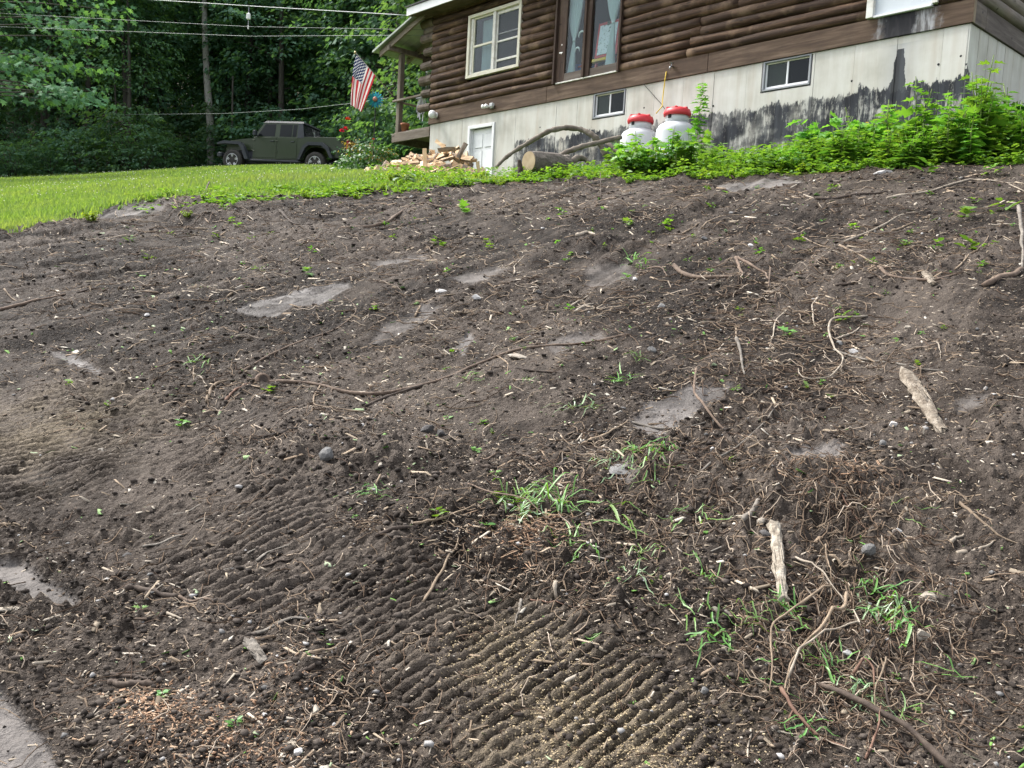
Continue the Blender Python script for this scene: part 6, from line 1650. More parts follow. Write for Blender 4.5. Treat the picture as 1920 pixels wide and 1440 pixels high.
S([(1500, 1330), (1540, 1343), (1583, 1348)], 5, 'r', 'thin red root inside the bottom of the tangle', twig=2, **R_); S([(1407, 1227), (1447, 1235), (1497, 1240), (1553, 1243)], 3, 'd', 'thin dark twig crossing behind the tangle')
S([(1337, 1138), (1373, 1160)], 13, 'g', 'short thick stub left of the tangle, below white log', taper=.9); S([(1813, 1270), (1847, 1283), (1890, 1307)], 5, 't', 'tan twig at the right edge of the foreground'); S([(1847, 1360), (1880, 1333), (1925, 1284)], 4, 't', 'thin curved twig in the bottom right corner')
S([(1540, 1045), (1560, 1050), (1590, 1062)], 14, 't', 'curl of bark lying above the vine tangle', name='bark_strip', cat='bark')
S([(703, 1033), (747, 1017), (780, 1005)], 9, 'd', 'dark half-burnt stick in the centre foreground', taper=.9); S([(775, 1006), (813, 998), (853, 983), (890, 977)], 7, 't', 'tan stick continuing from the dark half-burnt stick', ups=[.01, .01, .02, .03])
S([(793, 1145), (810, 1110), (820, 1087), (837, 1063), (853, 1040), (860, 1020), (867, 993)], 8, 't', 'wavy tan root pointing at the viewer in centre foreground', **R_)
S([(867, 917), (900, 930), (933, 947), (960, 963), (997, 980), (1023, 993)], 5, 'b', 'thin dark stem running through the torn grass', ups=[0, .01, .03, .04, .03, .01]); S([(897, 875), (933, 860), (967, 848)], 5, 'b', 'brown twig above the torn grass')
S([(980, 858), (1007, 873), (1037, 895)], 4, 'b', 'thin brown twig above right of the torn grass'); S([(1080, 832), (1090, 817), (1110, 800)], 5, 'p', 'pale curved twig left of the tan split stick'); S([(1090, 987), (1098, 1017)], 8, 'd', 'short dark stick right of the orange needles')
S([(1170, 1037), (1187, 1073)], 8, 'd', 'short dark stick right of the torn grass, pointing at viewer'); S([(977, 1130), (968, 1167)], 9, 'g', 'short grey stick above the tan track ridges'); S([(887, 880), (923, 883)], 11, 'd', 'blackened stub above the torn grass', taper=.9)
S([(797, 840), (802, 863)], 6, 'p', 'small pale stick left of centre'); S([(1038, 1100), (1043, 1127)], 10, 'p', 'pale wood chip below the orange needles', taper=.8, name='wood_chip', cat='wood chip'); S([(993, 1130), (1040, 1138), (1107, 1145)], 4, 'r', 'thin red rootlet below the orange needles', **R_)
S([(640, 798), (660, 795), (683, 800)], 7, 'g', 'short grey stick over a dark hollow left of centre'); S([(945, 997), (985, 1000)], 10, 'p', 'pale broken stick in the orange needles', taper=.9)
S([(267, 1028), (307, 1013), (350, 1003)], 11, 'g', 'flat grey lath pressed in the left track marks', taper=.8); S([(325, 967), (357, 957), (387, 945)], 8, 'g', 'grey lath in the track marks above the flat lath'); S([(367, 977), (397, 972)], 7, 'g', 'short grey lath right of the upper lath in the tracks')
S([(480, 1063), (500, 1050), (543, 1038)], 9, 'g', 'upper of three parallel laths in the track marks'); S([(490, 1072), (520, 1065), (547, 1057)], 10, 'd', 'dark lowest of three parallel laths in the track marks'); S([(463, 1057), (493, 1040)], 8, 'g', 'left of three parallel laths in the track marks')
S([(230, 1123), (263, 1122), (300, 1130), (333, 1137)], 13, 'd', 'dark rotten branch pressed in the soil at lower left', taper=.9); S([(333, 1137), (373, 1143), (400, 1152)], 10, 'b', 'brown end of the rotten branch at lower left'); S([(430, 1157), (477, 1133)], 12, 'd', 'dark slat in the soil right of the rotten branch', taper=.9)
S([(472, 1197), (510, 1182), (547, 1165), (577, 1163)], 13, 'g', 'grey-black bent slat in the lower left foreground', taper=.9); S([(367, 1110), (400, 1093), (433, 1087)], 10, 'g', 'muddy slat along a track ridge at lower left'); S([(187, 842), (198, 852)], 8, 'g', 'tiny grey stick in the upper left track marks'); S([(190, 857), (215, 852)], 9, 'g', 'short grey slat in the upper left track marks', taper=.9)
S([(-5, 973), (38, 978)], 8, 't', 'tan stick at the left edge above the grey slab'); S([(203, 1287), (233, 1293), (287, 1293)], 16, 'd', 'charred black stick in the lower left foreground', taper=.9); S([(207, 1272), (247, 1277), (283, 1283)], 10, 'd', 'thinner charred stick above the black stick')
S([(563, 1258), (593, 1242), (640, 1217)], 10, 't', 'tan splintered stick in the lower foreground, left of tan ridges'); S([(560, 1273), (590, 1262)], 12, 'd', 'dark stub under the tan splintered stick', taper=.9); S([(393, 1397), (430, 1370), (467, 1347), (507, 1320)], 6, 'b', 'thin brown stick beside the orange chips at lower left')
S([(263, 1397), (287, 1408)], 12, 'd', 'dark stub at the left of the orange chips', taper=.9); S([(77, 1343), (83, 1373)], 6, 'p', 'small pale stick by the grey slab in bottom left corner'); S([(347, 1413), (373, 1383)], 4, 't', 'thin tan straw below the orange chips'); S([(162, 1380), (190, 1360)], 4, 'p', 'thin pale straw in the bottom left corner')
S([(735, 1212), (760, 1220), (790, 1208)], 5, 't', 'thin curved twig above the tan ridges'); S([(1145, 1075), (1180, 1085), (1230, 1080)], 4, 't', 'thin tan twig between torn grass and white log')

# bigger weathered pieces, built with bark and a ragged end
def slab(a, b, wpx, label, mats, ragged=.5, name='rotten_log', flat=.55):
    A, t0 = GS(*a); B, t1 = GS(*b); r = wpx * (t0 + t1) / 2 / FPX / 2; d = B - A; L = np.linalg.norm(d); d /= L; side = np.cross([0, 0, 1.0], d); side /= np.linalg.norm(side); up = np.cross(d, side)
    n, m = 14, 12; V = []
    for i in range(n):
        f = i / (n - 1); w = (1 - .25 * f) * (1 + .10 * rd.normal())
        for j in range(m):
            an = 2 * math.pi * j / m; rg = 1 + .13 * rd.normal(); ext = (rd.normal(0, ragged * r) if i in (0, n - 1) else 0)
            V.append(d * (L * f + ext) + side * math.cos(an) * r * w * rg + up * (math.sin(an) * r * w * flat * rg + r * flat * .55))
    F = [(i * m + j, i * m + (j + 1) % m, (i + 1) * m + (j + 1) % m, (i + 1) * m + j) for i in range(n - 1) for j in range(m)] + [tuple(range(m - 1, -1, -1)), tuple((n - 1) * m + j for j in range(m))]
    o = empty(name, A, 0, label, 'wood'); MB().add(V, F).build('wood', mats, o)
    for k in range(5):       # lifted splinters
        f = rd.uniform(.1, .8); an = rd.uniform(.3, 2.8); b0 = d * L * f + side * math.cos(an) * r * .9 + up * (math.sin(an) * r * flat * 1.0 + r * flat * .6)
        MB().tube([b0, b0 + d * L * .12 + up * r * .06, b0 + d * L * .26 + up * r * .25], [r * .10, r * .09, r * .03], 5).build('splinter', mats, o)
    return o
M_rot = simple('rotten_wood', (.075, .056, .040), (.18, .15, .115), 26, .9, 1.0, .012, c3=(.33, .29, .24))
M_white = simple('barkless_wood', (.11, .085, .06), (.28, .245, .195), 34, .8, .8, .006, c3=(.42, .38, .32))
slab((1703, 710), (1762, 795), 32, 'pale rotten splintered log on the right slope', M_rot, .9)
slab((1449, 1010), (1468, 1128), 24, 'weathered white barkless log in the right foreground', M_white, .25, 'weathered_log', .8)
slab((466, 1222), (494, 1256), 26, 'muddy bark chunk in the lower left foreground', SK['g'], .3, 'bark_chunk', .5)
slab((1733, 510), (1748, 540), 16, 'pale split piece standing above the forked root', M_rot, .6, 'wood_chunk', .7)
slab((0, 1160), (35, 1152), 16, 'pale broken wood splinter at the left edge, upper one', M_white, .7, 'wood_splinter'); slab((5, 1188), (40, 1178), 9, 'pale thin wood splinter at the left edge, lower one', M_white, .5, 'wood_splinter')
# round knot of root wood
q_, t_ = GS(492, 717); kn = empty('root_knot', q_, 0, 'round dark root knot at the left end of the longest root', 'root'); MB().lathe([(.0, -.03), (.035, -.02), (.042, .01), (.034, .035), (.02, .038), (.015, .02), (0, .018)], 14).build('knot', SK['b'], kn, True, rot=(1.2, 0, .4))
MB().lathe([(.022, .0395), (0, .030)], 12).build('hollow', SK['d'], kn, rot=(1.2, 0, .4))

# stones
import bmesh
def stone_mesh(seed, sq=.7, ang=.0):
    bm = bmesh.new(); bmesh.ops.create_icosphere(bm, subdivisions=2 if not ang else 2, radius=1.0); r_ = np.random.default_rng(seed)
    pl = rand_unit(14, r_); ds = r_.uniform(.48, .8, 14)
    for v_ in bm.verts:
        p = np.array(v_.co); 
        for n_, d_ in zip(pl, ds):
            e = p @ n_ - d_
            if e > 0: p = p - n_ * e
        p *= 1 + .025 * r_.normal(); v_.co = p * [1, 1, sq]
    me = bpy.data.meshes.new('stone'); bm.to_mesh(me); bm.free(); return me
ST = [stone_mesh(k, .6 + .08 * k, k % 2) for k in range(6)]
M_st = [simple('stone_grey', (.10, .10, .098), (.20, .195, .19), 14, .85, .5, rand=.2), simple('stone_beige', (.20, .175, .14), (.34, .30, .25), 10, .85, .5, rand=.15), simple('stone_pale', (.34, .33, .32), (.50, .49, .48), 10, .8, .4, rand=.15), simple('stone_dark', (.045, .042, .042), (.10, .095, .092), 12, .85, .5, rand=.2)]
SM = {}
def stone(px_, py_, wpx, kind, label, asp=1.0, flat=1.0, k=None):
    q_, t_ = GS(px_, py_); r = wpx * t_ / FPX / 2; k = int(rd.integers(6)) if k is None else k
    if (k, kind) not in SM: me = ST[k].copy(); me.materials.clear(); me.materials.append(M_st[kind]); SM[(k, kind)] = me
    o = link('stone', SM[(k, kind)], None, None, q_ + [0, 0, r * .25 * flat], (rd.uniform(-.3, .3), rd.uniform(-.3, .3), rd.uniform(0, 6.28)), (r * asp, r, r * flat)); return tag(o, label, 'stone', 'stones on the soil')
for a in ((1630, 1045, 32, 0, 'squarish grey stone beside the debris mound'), (1740, 1110, 36, 1, 'rounded beige stone right of the vine tangle'), (1425, 1000, 22, 1, 'small beige stone above the weathered white log'), (1432, 1028, 26, 3, 'dark stone left of the weathered white log'), (1500, 970, 18, 1, 'small tan stone on the debris mound'), (1725, 1190, 40, 1, 'crumbly beige stone below the rounded beige stone'),
          (827, 808, 26, 3, 'dark blocky stone left of centre'), (800, 803, 32, 3, 'brownish stone beside the dark blocky stone'), (612, 890, 36, 0, 'grey angular stone on the left ridge'), (893, 563, 18, 2, 'small pale stone right of the white stone'), (1222, 655, 20, 0, 'grey stone right of the end of the longest root'), (1407, 472, 14, 2, 'small pale stone above the looped root'),
          (1240, 575, 20, 0, 'flat grey stone below the iris leaves'), (1700, 620, 15, 1, 'small round tan stone right of vine loop'), (1752, 626, 11, 1, 'smaller round tan stone near the rotten log top'), (1675, 790, 22, 2, 'pale flat stone left of the rotten log foot'), (1655, 830, 19, 0, 'grey stone below the pale flat stone on the right'), (1682, 1000, 20, 2, 'pale slab-like stone right of the debris mound'),
          (575, 680, 16, 3, 'small dark box-shaped stone above the longest root'), (275, 595, 15, 2, 'small pale stone on the upper left slope'), (560, 1422, 22, 2, 'pale stone at the bottom of the foreground'), (240, 1035, 24, 3, 'dark stone in the left track marks'), (1190, 525, 14, 2, 'small pale stone below the soil mound'), (1010, 545, 14, 3, 'small dark stone left of the straight pale stick'),
          (1205, 1105, 14, 2, 'small whitish stone in the centre right foreground'), (1320, 445, 14, 0, 'small grey stone on the upper right slope'), (1860, 1070, 16, 0, 'grey stone at the right edge of middle ground'), (1320, 1300, 20, 0, 'bluish grey stone in the lower foreground'), (645, 345, 15, 2, 'whitish stone at the lawn edge'), (1600, 655, 20, 2, 'pale stone inside the vine loop'), (1575, 640, 16, 0, 'grey stone at the top of the vine loop')):
    stone(*a)
stone(970, 665, 44, 1, 'flat brown stone under the longest root', 1.3, .5); stone(830, 543, 28, 2, 'white flat stone on the upper centre slope', 1.2, .5); stone(1160, 897, 62, 0, 'large flat grey stone sunk in the soil right of centre', 1.0, .28, 2); stone(1655, 327, 32, 2, 'pale stone in the bank below the tar run', 1.3, .6); stone(703, 352, 22, 2, 'pale boulder at the lawn edge below firewood', 1.3, .6); stone(1590, 1212, 26, 2, 'crumpled whitish lump in the vine tangle', 1.2, .7)

# torn grass and lily leaves
M_blade = leafmat('torn_blade', (.075, .20, .040), (.19, .36, .085), .40, .15, .05)
M_bladep = leafmat('torn_blade_pale', (.15, .26, .12), (.26, .38, .19), .4, .1, .08)
def clump(px_, py_, n, lpx, up, label, mat=M_blade, spread=1.0, wid=.060, direction=None):
    q_, t_ = GS(px_, py_); L0 = lpx * t_ / FPX; Vs = []; Fs = []; b = 0
    for k in range(int(n * 1.5)):
        L = L0 * rd.uniform(.55, 1.15); a = rd.uniform(0, 6.28) if direction is None else direction + rd.normal(0, .35)
        off = rd.normal(0, .30 * L0 * spread, 2); w = .88 * L0 * wid * rd.uniform(.6, 1.2); m = 7; f = np.linspace(0, 1, m); u_ = up * rd.uniform(.15, 1.1)
        bend = rd.normal(0, .5); aa = a + bend * f; dx = np.cumsum(np.cos(aa)) * L / m; dy = np.cumsum(np.sin(aa)) * L / m
        arch = L * u_ * (f - .75 * f * f) * 1.6 + rd.uniform(.004, .02)
        X_ = q_[0] + off[0] + dx; Y_ = q_[1] + off[1] + dy; Z_ = soil_z(X_, Y_) + arch
        s_ = np.c_[-np.sin(aa), np.cos(aa), rd.normal(0, .35) * np.ones(m)]; ww = (w * np.sqrt(np.clip(1 - (f * 1.02 - .35) ** 2 / .46, .02, 1)))[:, None]
        C_ = np.c_[X_, Y_, Z_] - q_
        Vs.append(np.stack([C_ - s_ * ww * .5 + [0, 0, .15] * ww, C_, C_ + s_ * ww * .5 + [0, 0, .15] * ww], 1).reshape(-1, 3))
        for i in range(m - 1):
            for j in range(2): Fs.append((b + i * 3 + j, b + i * 3 + j + 1, b + i * 3 + 4 + j, b + i * 3 + 3 + j))
        b += m * 3
    me = mesh_np('torn_grass', np.concatenate(Vs), np.array(Fs), True); me.materials.append(mat)
    return tag(link('grass_clump', me, None, None, q_), label, 'grass', 'torn grass on the soil')
for a in ((1040, 960, 16, 75, .9, 'upright clump of lily leaves in the centre foreground'), (975, 948, 20, 60, .4, 'flattened grass left of the upright lily clump'), (985, 975, 16, 45, .3, 'limp pale grass just below the flattened grass', M_bladep), (1085, 1020, 9, 55, .25, 'torn blades below right of the lily clump'), (1300, 978, 8, 55, .3, 'bright torn blades lying right of centre'), (1345, 1195, 8, 80, .15, 'long torn blades left of the vine tangle'),
          (1300, 1170, 6, 70, .15, 'few long blades further left of the vine tangle'), (1430, 1180, 9, 60, .2, 'torn blades under the left vine'), (1487, 1150, 9, 70, .3, 'torn blades at the foot of the weathered log'), (1660, 1085, 10, 70, .2, 'torn blades above the vine fork'), (1650, 1125, 18, 60, .2, 'pale green grass bed right of the vine fork', M_bladep), (1690, 1150, 10, 80, .2, 'torn blades right of the pale grass bed'),
          (1560, 1240, 14, 60, .2, 'crushed grass in the middle of the vine tangle'), (1610, 1300, 14, 60, .2, 'crushed grass under the big dark stick', M_bladep), (1500, 1360, 9, 55, .1, 'blade scraps at the bottom of the tangle'), (1690, 1310, 6, 60, .15, 'blade scraps right of the big dark stick'), (1195, 868, 10, 55, .3, 'torn blades on the soil above right of centre'), (1150, 880, 10, 45, .2, 'pale torn blades by the flat grey stone', M_bladep),
          (1225, 905, 10, 50, .2, 'torn blades right of the flat grey stone'), (1192, 492, 9, 42, .8, 'iris fan standing right of the soil mound'), (1165, 705, 12, 38, .3, 'torn grass at the end of the dark root'), (1085, 765, 9, 48, .15, 'torn blades below the end of the longest root', M_bladep), (880, 712, 7, 32, .3, 'small torn tuft under the longest root'), (1195, 668, 8, 30, .5, 'small tuft right of the flat brown stone'), (370, 688, 7, 35, .5, 'torn tuft left of the round knot'),
          (985, 715, 5, 25, .7, 'tiny green tuft below the longest root'), (1205, 1040, 6, 45, .2, 'few torn blades right of the orange needles'), (1190, 1092, 8, 40, .1, 'leaf scraps in the centre right foreground', M_bladep), (1335, 1085, 9, 50, .15, 'torn blades left of the white log'), (695, 945, 10, 35, .2, 'leafy scraps left of the lily clump'), (1250, 875, 8, 40, .3, 'bent blades above the flat grey stone'), (1700, 1030, 0, 10, .1, '')):
    if a[2]: clump(*a)
for (px_, py_, n, l_, u_, lb, dr) in ((1130, 965, 4, 110, .25, 'long arching blades right of the lily clump', -.9), (1715, 1225, 2, 95, .15, 'single long arching blade right of the tangle', -1.2), (1690, 967, 2, 60, .25, 'lone bright blade right of the debris mound', -.2), (1420, 1250, 2, 85, .1, 'long straight blade left of the tangle', -.6), (1085, 1195, 2, 50, .1, 'lone blade in the centre foreground', .0), (370, 700, 1, 40, .9, 'lone upright blade left of the round knot', 1.4)):
    clump(px_, py_, n, l_, u_, lb, direction=dr)

# seedlings and torn leaves dotted over the slope
SEED = []
for k in range(4):
    n = 6 + k; a = rd.uniform(0, 6.28, n); V, Fl = leaves(np.c_[.01 * np.cos(a), .01 * np.sin(a), rd.uniform(.0, .05, n)], np.c_[np.cos(a), np.sin(a), rd.uniform(0, .7, n)], np.c_[-.4 * np.cos(a), -.4 * np.sin(a), np.ones(n)], rd.uniform(.03, .075, n), LEAF_OVAL if k % 2 else LEAF_LOBED, .15, .25)
    me = mesh_np('seedling', V, Fl); me.materials.append((M_weedd, M_weedd, M_weed, M_weedd)[k]); SEED.append(me)
def seedling(px_, py_, s_, label, group):
    q_, t_ = GS(px_, py_); tag(link('seedling', SEED[int(rd.integers(4))], None, None, q_ + [0, 0, -.003], (rd.uniform(-.3, .3), rd.uniform(-.3, .3), rd.uniform(0, 6.28)), .78 * s_ * t_ / 6), label, 'seedling', group)
for px_, py_, s_, lb in ((500, 738, 1.3, 'green leaf spray beside the round knot'), (340, 797, 1.2, 'bright seedling alone on the left track marks'), (130, 738, .9, 'small seedling on the far left track marks'), (200, 767, .8, 'bluish leaf on the left track marks'), (575, 510, 1.3, 'seedling at the right end of the pale mud patch top'), (820, 460, 1.2, 'leafy sprout left of the soil mound'), (870, 402, 1.5, 'leafy sprout below the sawn log'), (1180, 425, 1.2, 'sprout above right of the soil mound'),
                          (1500, 460, 1.0, 'small sprout near the bent hook twig'), (1580, 600, 1.4, 'bright leaf inside the vine loop'), (1480, 628, 1.4, 'sprout left of the vine loop'), (1885, 395, 2.0, 'leafy sprout at the upper right edge'), (1810, 415, 2.0, 'bright leafy sprout left of the upper right edge'), (1750, 470, 1.6, 'leafy sprout above the forked root'), (1815, 468, 1.6, 'leafy sprout right of the one above the forked root'), (1735, 325, 1.8, 'bright sprout on the bank at upper right'),
                          (1860, 330, 1.8, 'bright sprout in the upper right corner of the soil'), (820, 990, 1.6, 'bright green leaves along the tan stick'), (905, 1000, 1.4, 'green leaves at the tip of the tan stick'), (265, 1155, .9, 'tiny yellow-green sprout at lower left'), (305, 1313, 1.0, 'tiny green leaf under the black stick'), (1365, 875, .9, 'single bright leaf on the long grey twig'), (1380, 735, .9, 'single bright leaf above the brown bent branch'), (1510, 715, .9, 'single bright leaf below the vine loop'), (700, 585, .9, 'tiny leaf right of the pale mud patch'), (440, 1375, 1.2, 'green scraps among the orange chips')):
    seedling(px_, py_, s_, lb, 'seedlings singled out on the soil')
for zone, a, b, c, d_, n in (('the upper left slope', 200, 700, 390, 520, 16), ('the upper centre slope', 700, 1250, 360, 520, 26), ('the upper right slope', 1250, 1910, 340, 520, 40), ('the right slope by the vine loop', 1350, 1800, 540, 760, 14), ('the centre of the slope', 700, 1300, 560, 900, 14), ('the lower right foreground', 1150, 1750, 950, 1400, 20)):
    for k in range(n): seedling(rd.uniform(a, b), rd.uniform(c, d_), rd.uniform(.35, .9), 'tiny green sprout on ' + zone, 'tiny sprouts on ' + zone)

# ------------------------------------------------------------------ uncountable litter: clods, chips, rootlets, leaf scraps
def scatter(n, y0=1.75, y1=12.5, xs=.70, seed=0, patch=(1.1, .1), pw=1.0):
    r_ = np.random.default_rng(seed); y = y0 * (y1 / y0) ** (r_.random(n) ** pw); x = y * r_.uniform(-.60, .60, n) + r_.uniform(-1.2, 1.2, n)
    k = (edge_sd(x, y) < -.02) & (r_.random(n) < np.clip(vnoise(x * 1.7, y * 1.7, seed) * 1.6 - .25 + patch[1], .08, 1)); x, y = x[k], y[k]
    for poly, s_, w_ in SMOOTH_W:
        sd_ = poly_sd(poly, x, y); kk = (sd_ > -.01) | (r_.random(len(x)) < .12); x, y = x[kk], y[kk]
    for poly, *_ in TRACKS_W:
        kk = (poly_sd(poly, x, y) > -.03) | (r_.random(len(x)) < .30); x, y = x[kk], y[kk]
    return x, y, r_
def bits(name, n, seed, lmin, lmax, asp, mat, label, thick=.5, tilt=.35, pts=None, cat='litter', lift=.35):
    x, y, r_ = scatter(int(n * 1.2), seed=seed) if pts is None else (*pts, np.random.default_rng(seed))
    m = len(x); L = (lmin * (lmax / lmin) ** (r_.random(m) ** 1.7)) * (.6 + .12 * y); W = L * asp * r_.uniform(.5, 1.3, m); T = W * thick
    a = r_.uniform(0, 6.28, m); A = np.c_[np.cos(a), np.sin(a), r_.normal(0, tilt, m)]; A /= np.linalg.norm(A, axis=1, keepdims=True); B = np.cross(np.c_[r_.normal(0, tilt, (m, 2)), np.ones(m)], A); B /= np.linalg.norm(B, axis=1, keepdims=True); N = np.cross(A, B)
    c = np.c_[x, y, soil_z(x, y)] + N * (T * lift)[:, None]
    sh = np.array([[-.5, -.5, -.5], [-.5, .5, -.5], [-.42, 0, .5], [.5, -.4, -.5], [.5, .4, -.5], [.38, 0, .5]])
    V = c[:, None] + sh[None, :, 0:1] * (A * L[:, None])[:, None] + sh[None, :, 1:2] * (B * W[:, None])[:, None] + sh[None, :, 2:3] * (N * T[:, None])[:, None]
    i = (np.arange(m) * 6)[:, None]
    me = mesh_np(name, V.reshape(-1, 3), [np.concatenate([np.c_[i, i + 1, i + 2], np.c_[i + 3, i + 5, i + 4]]), np.concatenate([np.c_[i, i + 3, i + 4, i + 1], np.c_[i, i + 2, i + 5, i + 3], np.c_[i + 1, i + 4, i + 5, i + 2]])])
    return tag(link(name, me, None, mat), label, cat, kind='stuff')
def islandmat(name, stops, rough=.85):
    m, n, l, out = nt(name); p = n.new('ShaderNodeBsdfPrincipled'); p.inputs['Roughness'].default_value = rough; p.inputs['Specular IOR Level'].default_value = .25
    g = n.new('ShaderNodeNewGeometry'); c = ramp(n, stops); l.new(g.outputs['Random Per Island'], c.inputs[0]); l.new(c.outputs[0], p.inputs['Base Color']); l.new(p.outputs[0], out.inputs[0]); return m
M_chip = islandmat('chip_litter', [(0, (.05, .036, .027)), (.3, (.12, .088, .062)), (.55, (.22, .165, .115)), (.8, (.33, .27, .20)), (1, (.48, .43, .36))])
bits('chip_litter', 85000, 1, .0045, .028, .30, M_chip, 'small pale wood chips and straw strewn over the bare soil')
bits('twig_litter', 12000, 2, .025, .10, .085, M_chip, 'thin twig scraps strewn over the bare soil', .9)
M_chipo = islandmat('orange_chips', [(0, (.13, .07, .04)), (.5, (.28, .175, .11)), (1, (.44, .32, .22))])
def patch_pts(spots, n, seed):
    r_ = np.random.default_rng(seed); X_ = []; Y_ = []
    for (px_, py_, rad) in spots:
        q_ = Gp(px_, py_); X_.append(q_[0] + r_.normal(0, rad, n)); Y_.append(q_[1] + r_.normal(0, rad * .8, n))
    return np.concatenate(X_), np.concatenate(Y_)
bits('orange_chips', 0, 3, .010, .024, .34, M_chipo, 'patch of orange-tan wood chips at the lower left', .6, pts=patch_pts([(300, 1345, .055), (350, 1375, .075), (420, 1400, .07), (500, 1410, .08), (270, 1330, .05), (560, 1300, .10)], 240, 5))
bits('orange_needles', 0, 4, .03, .08, .05, M_chipo, 'patch of orange dry needles in the centre foreground', .9, pts=patch_pts([(985, 1010, .08), (1020, 990, .07), (960, 1040, .07), (1540, 925, .10), (1590, 900, .08)], 150, 6))
M_saw = islandmat('sawdust', [(0, (.22, .17, .10)), (1, (.42, .34, .22))]); bits('sawdust', 0, 5, .004, .010, .6, M_saw, 'tan sawdust on the track ridges at the bottom', .7, pts=patch_pts([(1150, 1390, .16), (1230, 1420, .13), (960, 1230, .12), (1080, 1330, .14)], 1500, 7))
bits('leaf_scraps', 2600, 8, .012, .05, .45, islandmat('leaf_scraps', [(0, (.05, .12, .025)), (.5, (.12, .24, .05)), (.75, (.20, .30, .13)), (1, (.30, .34, .24))]), 'torn bits of green leaf strewn over the bare soil', .06, .4)
bits('dry_leaf_scraps', 3200, 9, .014, .055, .5, islandmat('dry_leaf_scraps', [(0, (.10, .075, .05)), (.5, (.22, .185, .14)), (1, (.42, .39, .34))]), 'dry grey-brown leaf bits strewn over the bare soil', .08, .45)
# clods of soil
def lumps(name, n, seed, smin, smax, mat, label, cat, pts=None, sink=.25):
    x, y, r_ = scatter(n, seed=seed, patch=(1, .15)) if pts is None else (*pts, np.random.default_rng(seed)); kk = np.random.default_rng(seed + 1).random(len(x)) > .6 * sstep(3.8, 5.2, y) * (1 - sstep(2.2, 4.5, x)); x, y = x[kk], y[kk]; m = len(x)
    bm = bmesh.new(); bmesh.ops.create_icosphere(bm, subdivisions=1, radius=1.0); base = np.array([v_.co[:] for v_ in bm.verts]); fc = np.array([[v_.index for v_ in f_.verts] for f_ in bm.faces]); bm.free(); nb = len(base)
    s_ = smin * (smax / smin) ** (r_.random(m) ** 2.4) * (.65 + .11 * y); jit = 1 + .30 * r_.normal(size=(m, nb, 1)).clip(-1.6, 1.6); an = np.c_[r_.uniform(.7, 1.5, m), r_.uniform(.7, 1.5, m), r_.uniform(.5, .95, m)]
    V = np.c_[x, y, soil_z(x, y)][:, None] + base[None] * jit * (an * s_[:, None])[:, None] + np.array([0, 0, 1.0]) * (s_ * sink)[:, None, None]
    me = mesh_np(name, V.reshape(-1, 3), (fc[None] + (np.arange(m) * nb)[:, None, None]).reshape(-1, 3)); return tag(link(name, me, None, mat), label, cat, kind='stuff')
M_clod = islandmat('soil_clods', [(0, (.013, .0095, .0075)), (.5, (.034, .0265, .0215)), (1, (.080, .066, .056))], .9)
lumps('soil_clods', 54000, 11, .0030, .012, M_clod, 'crumbs and clods of dark soil over the whole slope', 'soil')
lumps('gravel', 2200, 12, .004, .011, islandmat('gravel', [(0, (.07, .068, .066)), (.6, (.19, .185, .18)), (1, (.42, .41, .40))]), 'small grey stones mixed into the soil', 'gravel')
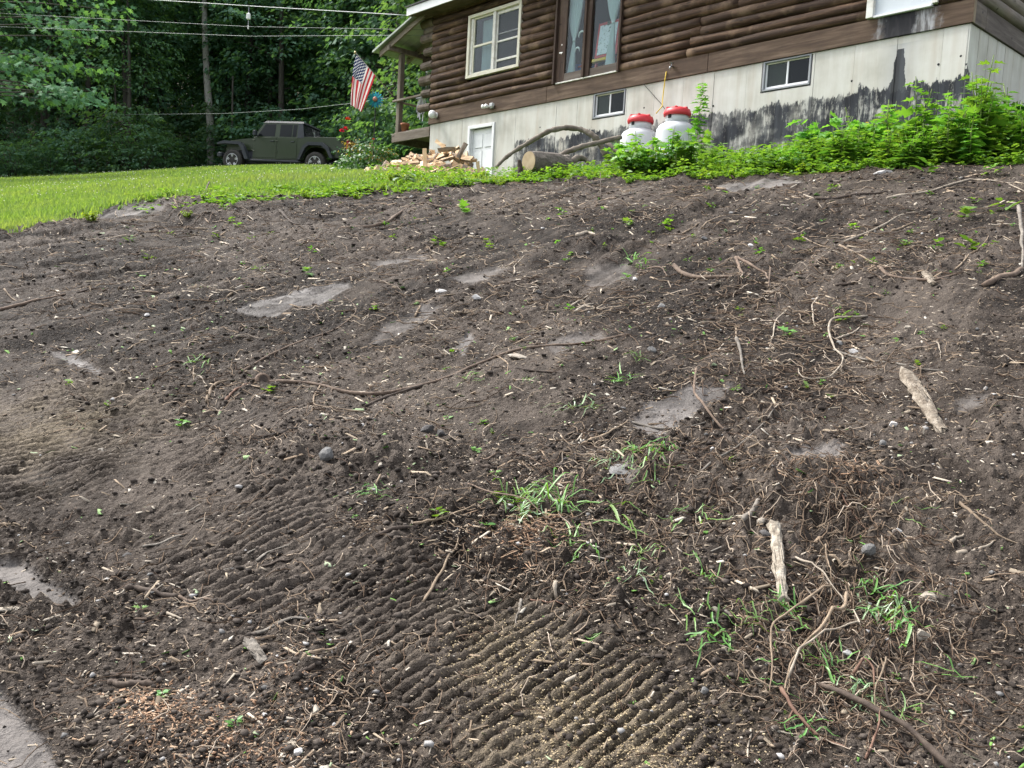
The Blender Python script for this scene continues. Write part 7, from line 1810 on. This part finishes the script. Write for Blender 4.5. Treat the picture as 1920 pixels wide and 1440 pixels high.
# hair-fine rootlets
x, y, r_ = scatter(7800, seed=14, patch=(1, .1)); _pp = patch_pts([(1560, 1200, .16), (1600, 1300, .14), (1600, 960, .18), (1520, 690, .35), (1420, 600, .4), (1700, 480, .6), (1650, 1120, .14), (1200, 880, .25)], 230, 71); x = np.r_[x, _pp[0]]; y = np.r_[y, _pp[1]]; Vs = []; Fs = []; m = 7; sec = np.array([[math.cos(a_), math.sin(a_)] for a_ in (0, 2.1, 4.2)])
n = len(x); L = r_.uniform(.04, .20, n) * (.6 + .12 * y); a0 = r_.uniform(0, 6.28, n); tw = np.cumsum(r_.normal(0, .45, (n, m)), 1); aa = a0[:, None] + tw; st = (L / m)[:, None]
X_ = x[:, None] + np.cumsum(np.cos(aa) * st, 1); Y_ = y[:, None] + np.cumsum(np.sin(aa) * st, 1); Z_ = soil_z(X_, Y_) + .004 + np.abs(np.cumsum(r_.normal(0, .004, (n, m)), 1))
rr = ((.0007 + .00028 * y) * r_.uniform(.6, 1.6, n))[:, None, None]
sd2 = np.stack([-np.sin(aa), np.cos(aa), np.zeros_like(aa)], -1)
V = np.stack([np.stack([X_, Y_, Z_], -1) + sd2 * s_[0] * rr + np.array([0, 0, 1.0]) * s_[1] * rr for s_ in sec], 2)
i = (np.arange(n) * m * 3)[:, None, None] + (np.arange(m - 1) * 3)[None, :, None]; q = []
for j in range(3): q.append(np.stack([i[..., 0] + j, i[..., 0] + (j + 1) % 3, i[..., 0] + 3 + (j + 1) % 3, i[..., 0] + 3 + j], -1).reshape(-1, 4))
tag(link('rootlets', mesh_np('rootlets', V.reshape(-1, 3), np.concatenate(q)), None, islandmat('rootlets', [(0, (.05, .030, .020)), (.45, (.11, .075, .05)), (.8, (.20, .15, .105)), (1, (.36, .30, .24))])), 'hair-fine rootlets and straw lying over the bare soil', 'rootlets', kind='stuff')

# ------------------------------------------------------------------ single out look-alikes by their order from left to right
_ONES = ['', 'first', 'second', 'third', 'fourth', 'fifth', 'sixth', 'seventh', 'eighth', 'ninth', 'tenth', 'eleventh', 'twelfth', 'thirteenth', 'fourteenth', 'fifteenth', 'sixteenth', 'seventeenth', 'eighteenth', 'nineteenth']
def ordinal(n):
    if n > 99: return 'hundred-and-' + ordinal(n - 100) if n > 100 else 'hundredth'
    if n < 20: return _ONES[n]
    t = ('twenty', 'thirty', 'forty', 'fifty', 'sixty', 'seventy', 'eighty', 'ninety')[n // 10 - 2]
    return (t[:-1] + 'ieth') if n % 10 == 0 else t + '-' + _ONES[n % 10]
def screen_x(o):
    v = np.array(o.location) - [0, 0, EYE]; return float(v @ cR) / max(.1, float(v @ cF))
_same = {}
for o in scene.objects:
    if o.parent is None and 'label' in o and 'kind' not in o: _same.setdefault(o['label'], []).append(o)
for lb, os_ in _same.items():
    if len(os_) > 1:
        for i, o in enumerate(sorted(os_, key=screen_x)): o['label'] = lb + ', %s from left' % ordinal(i + 1)
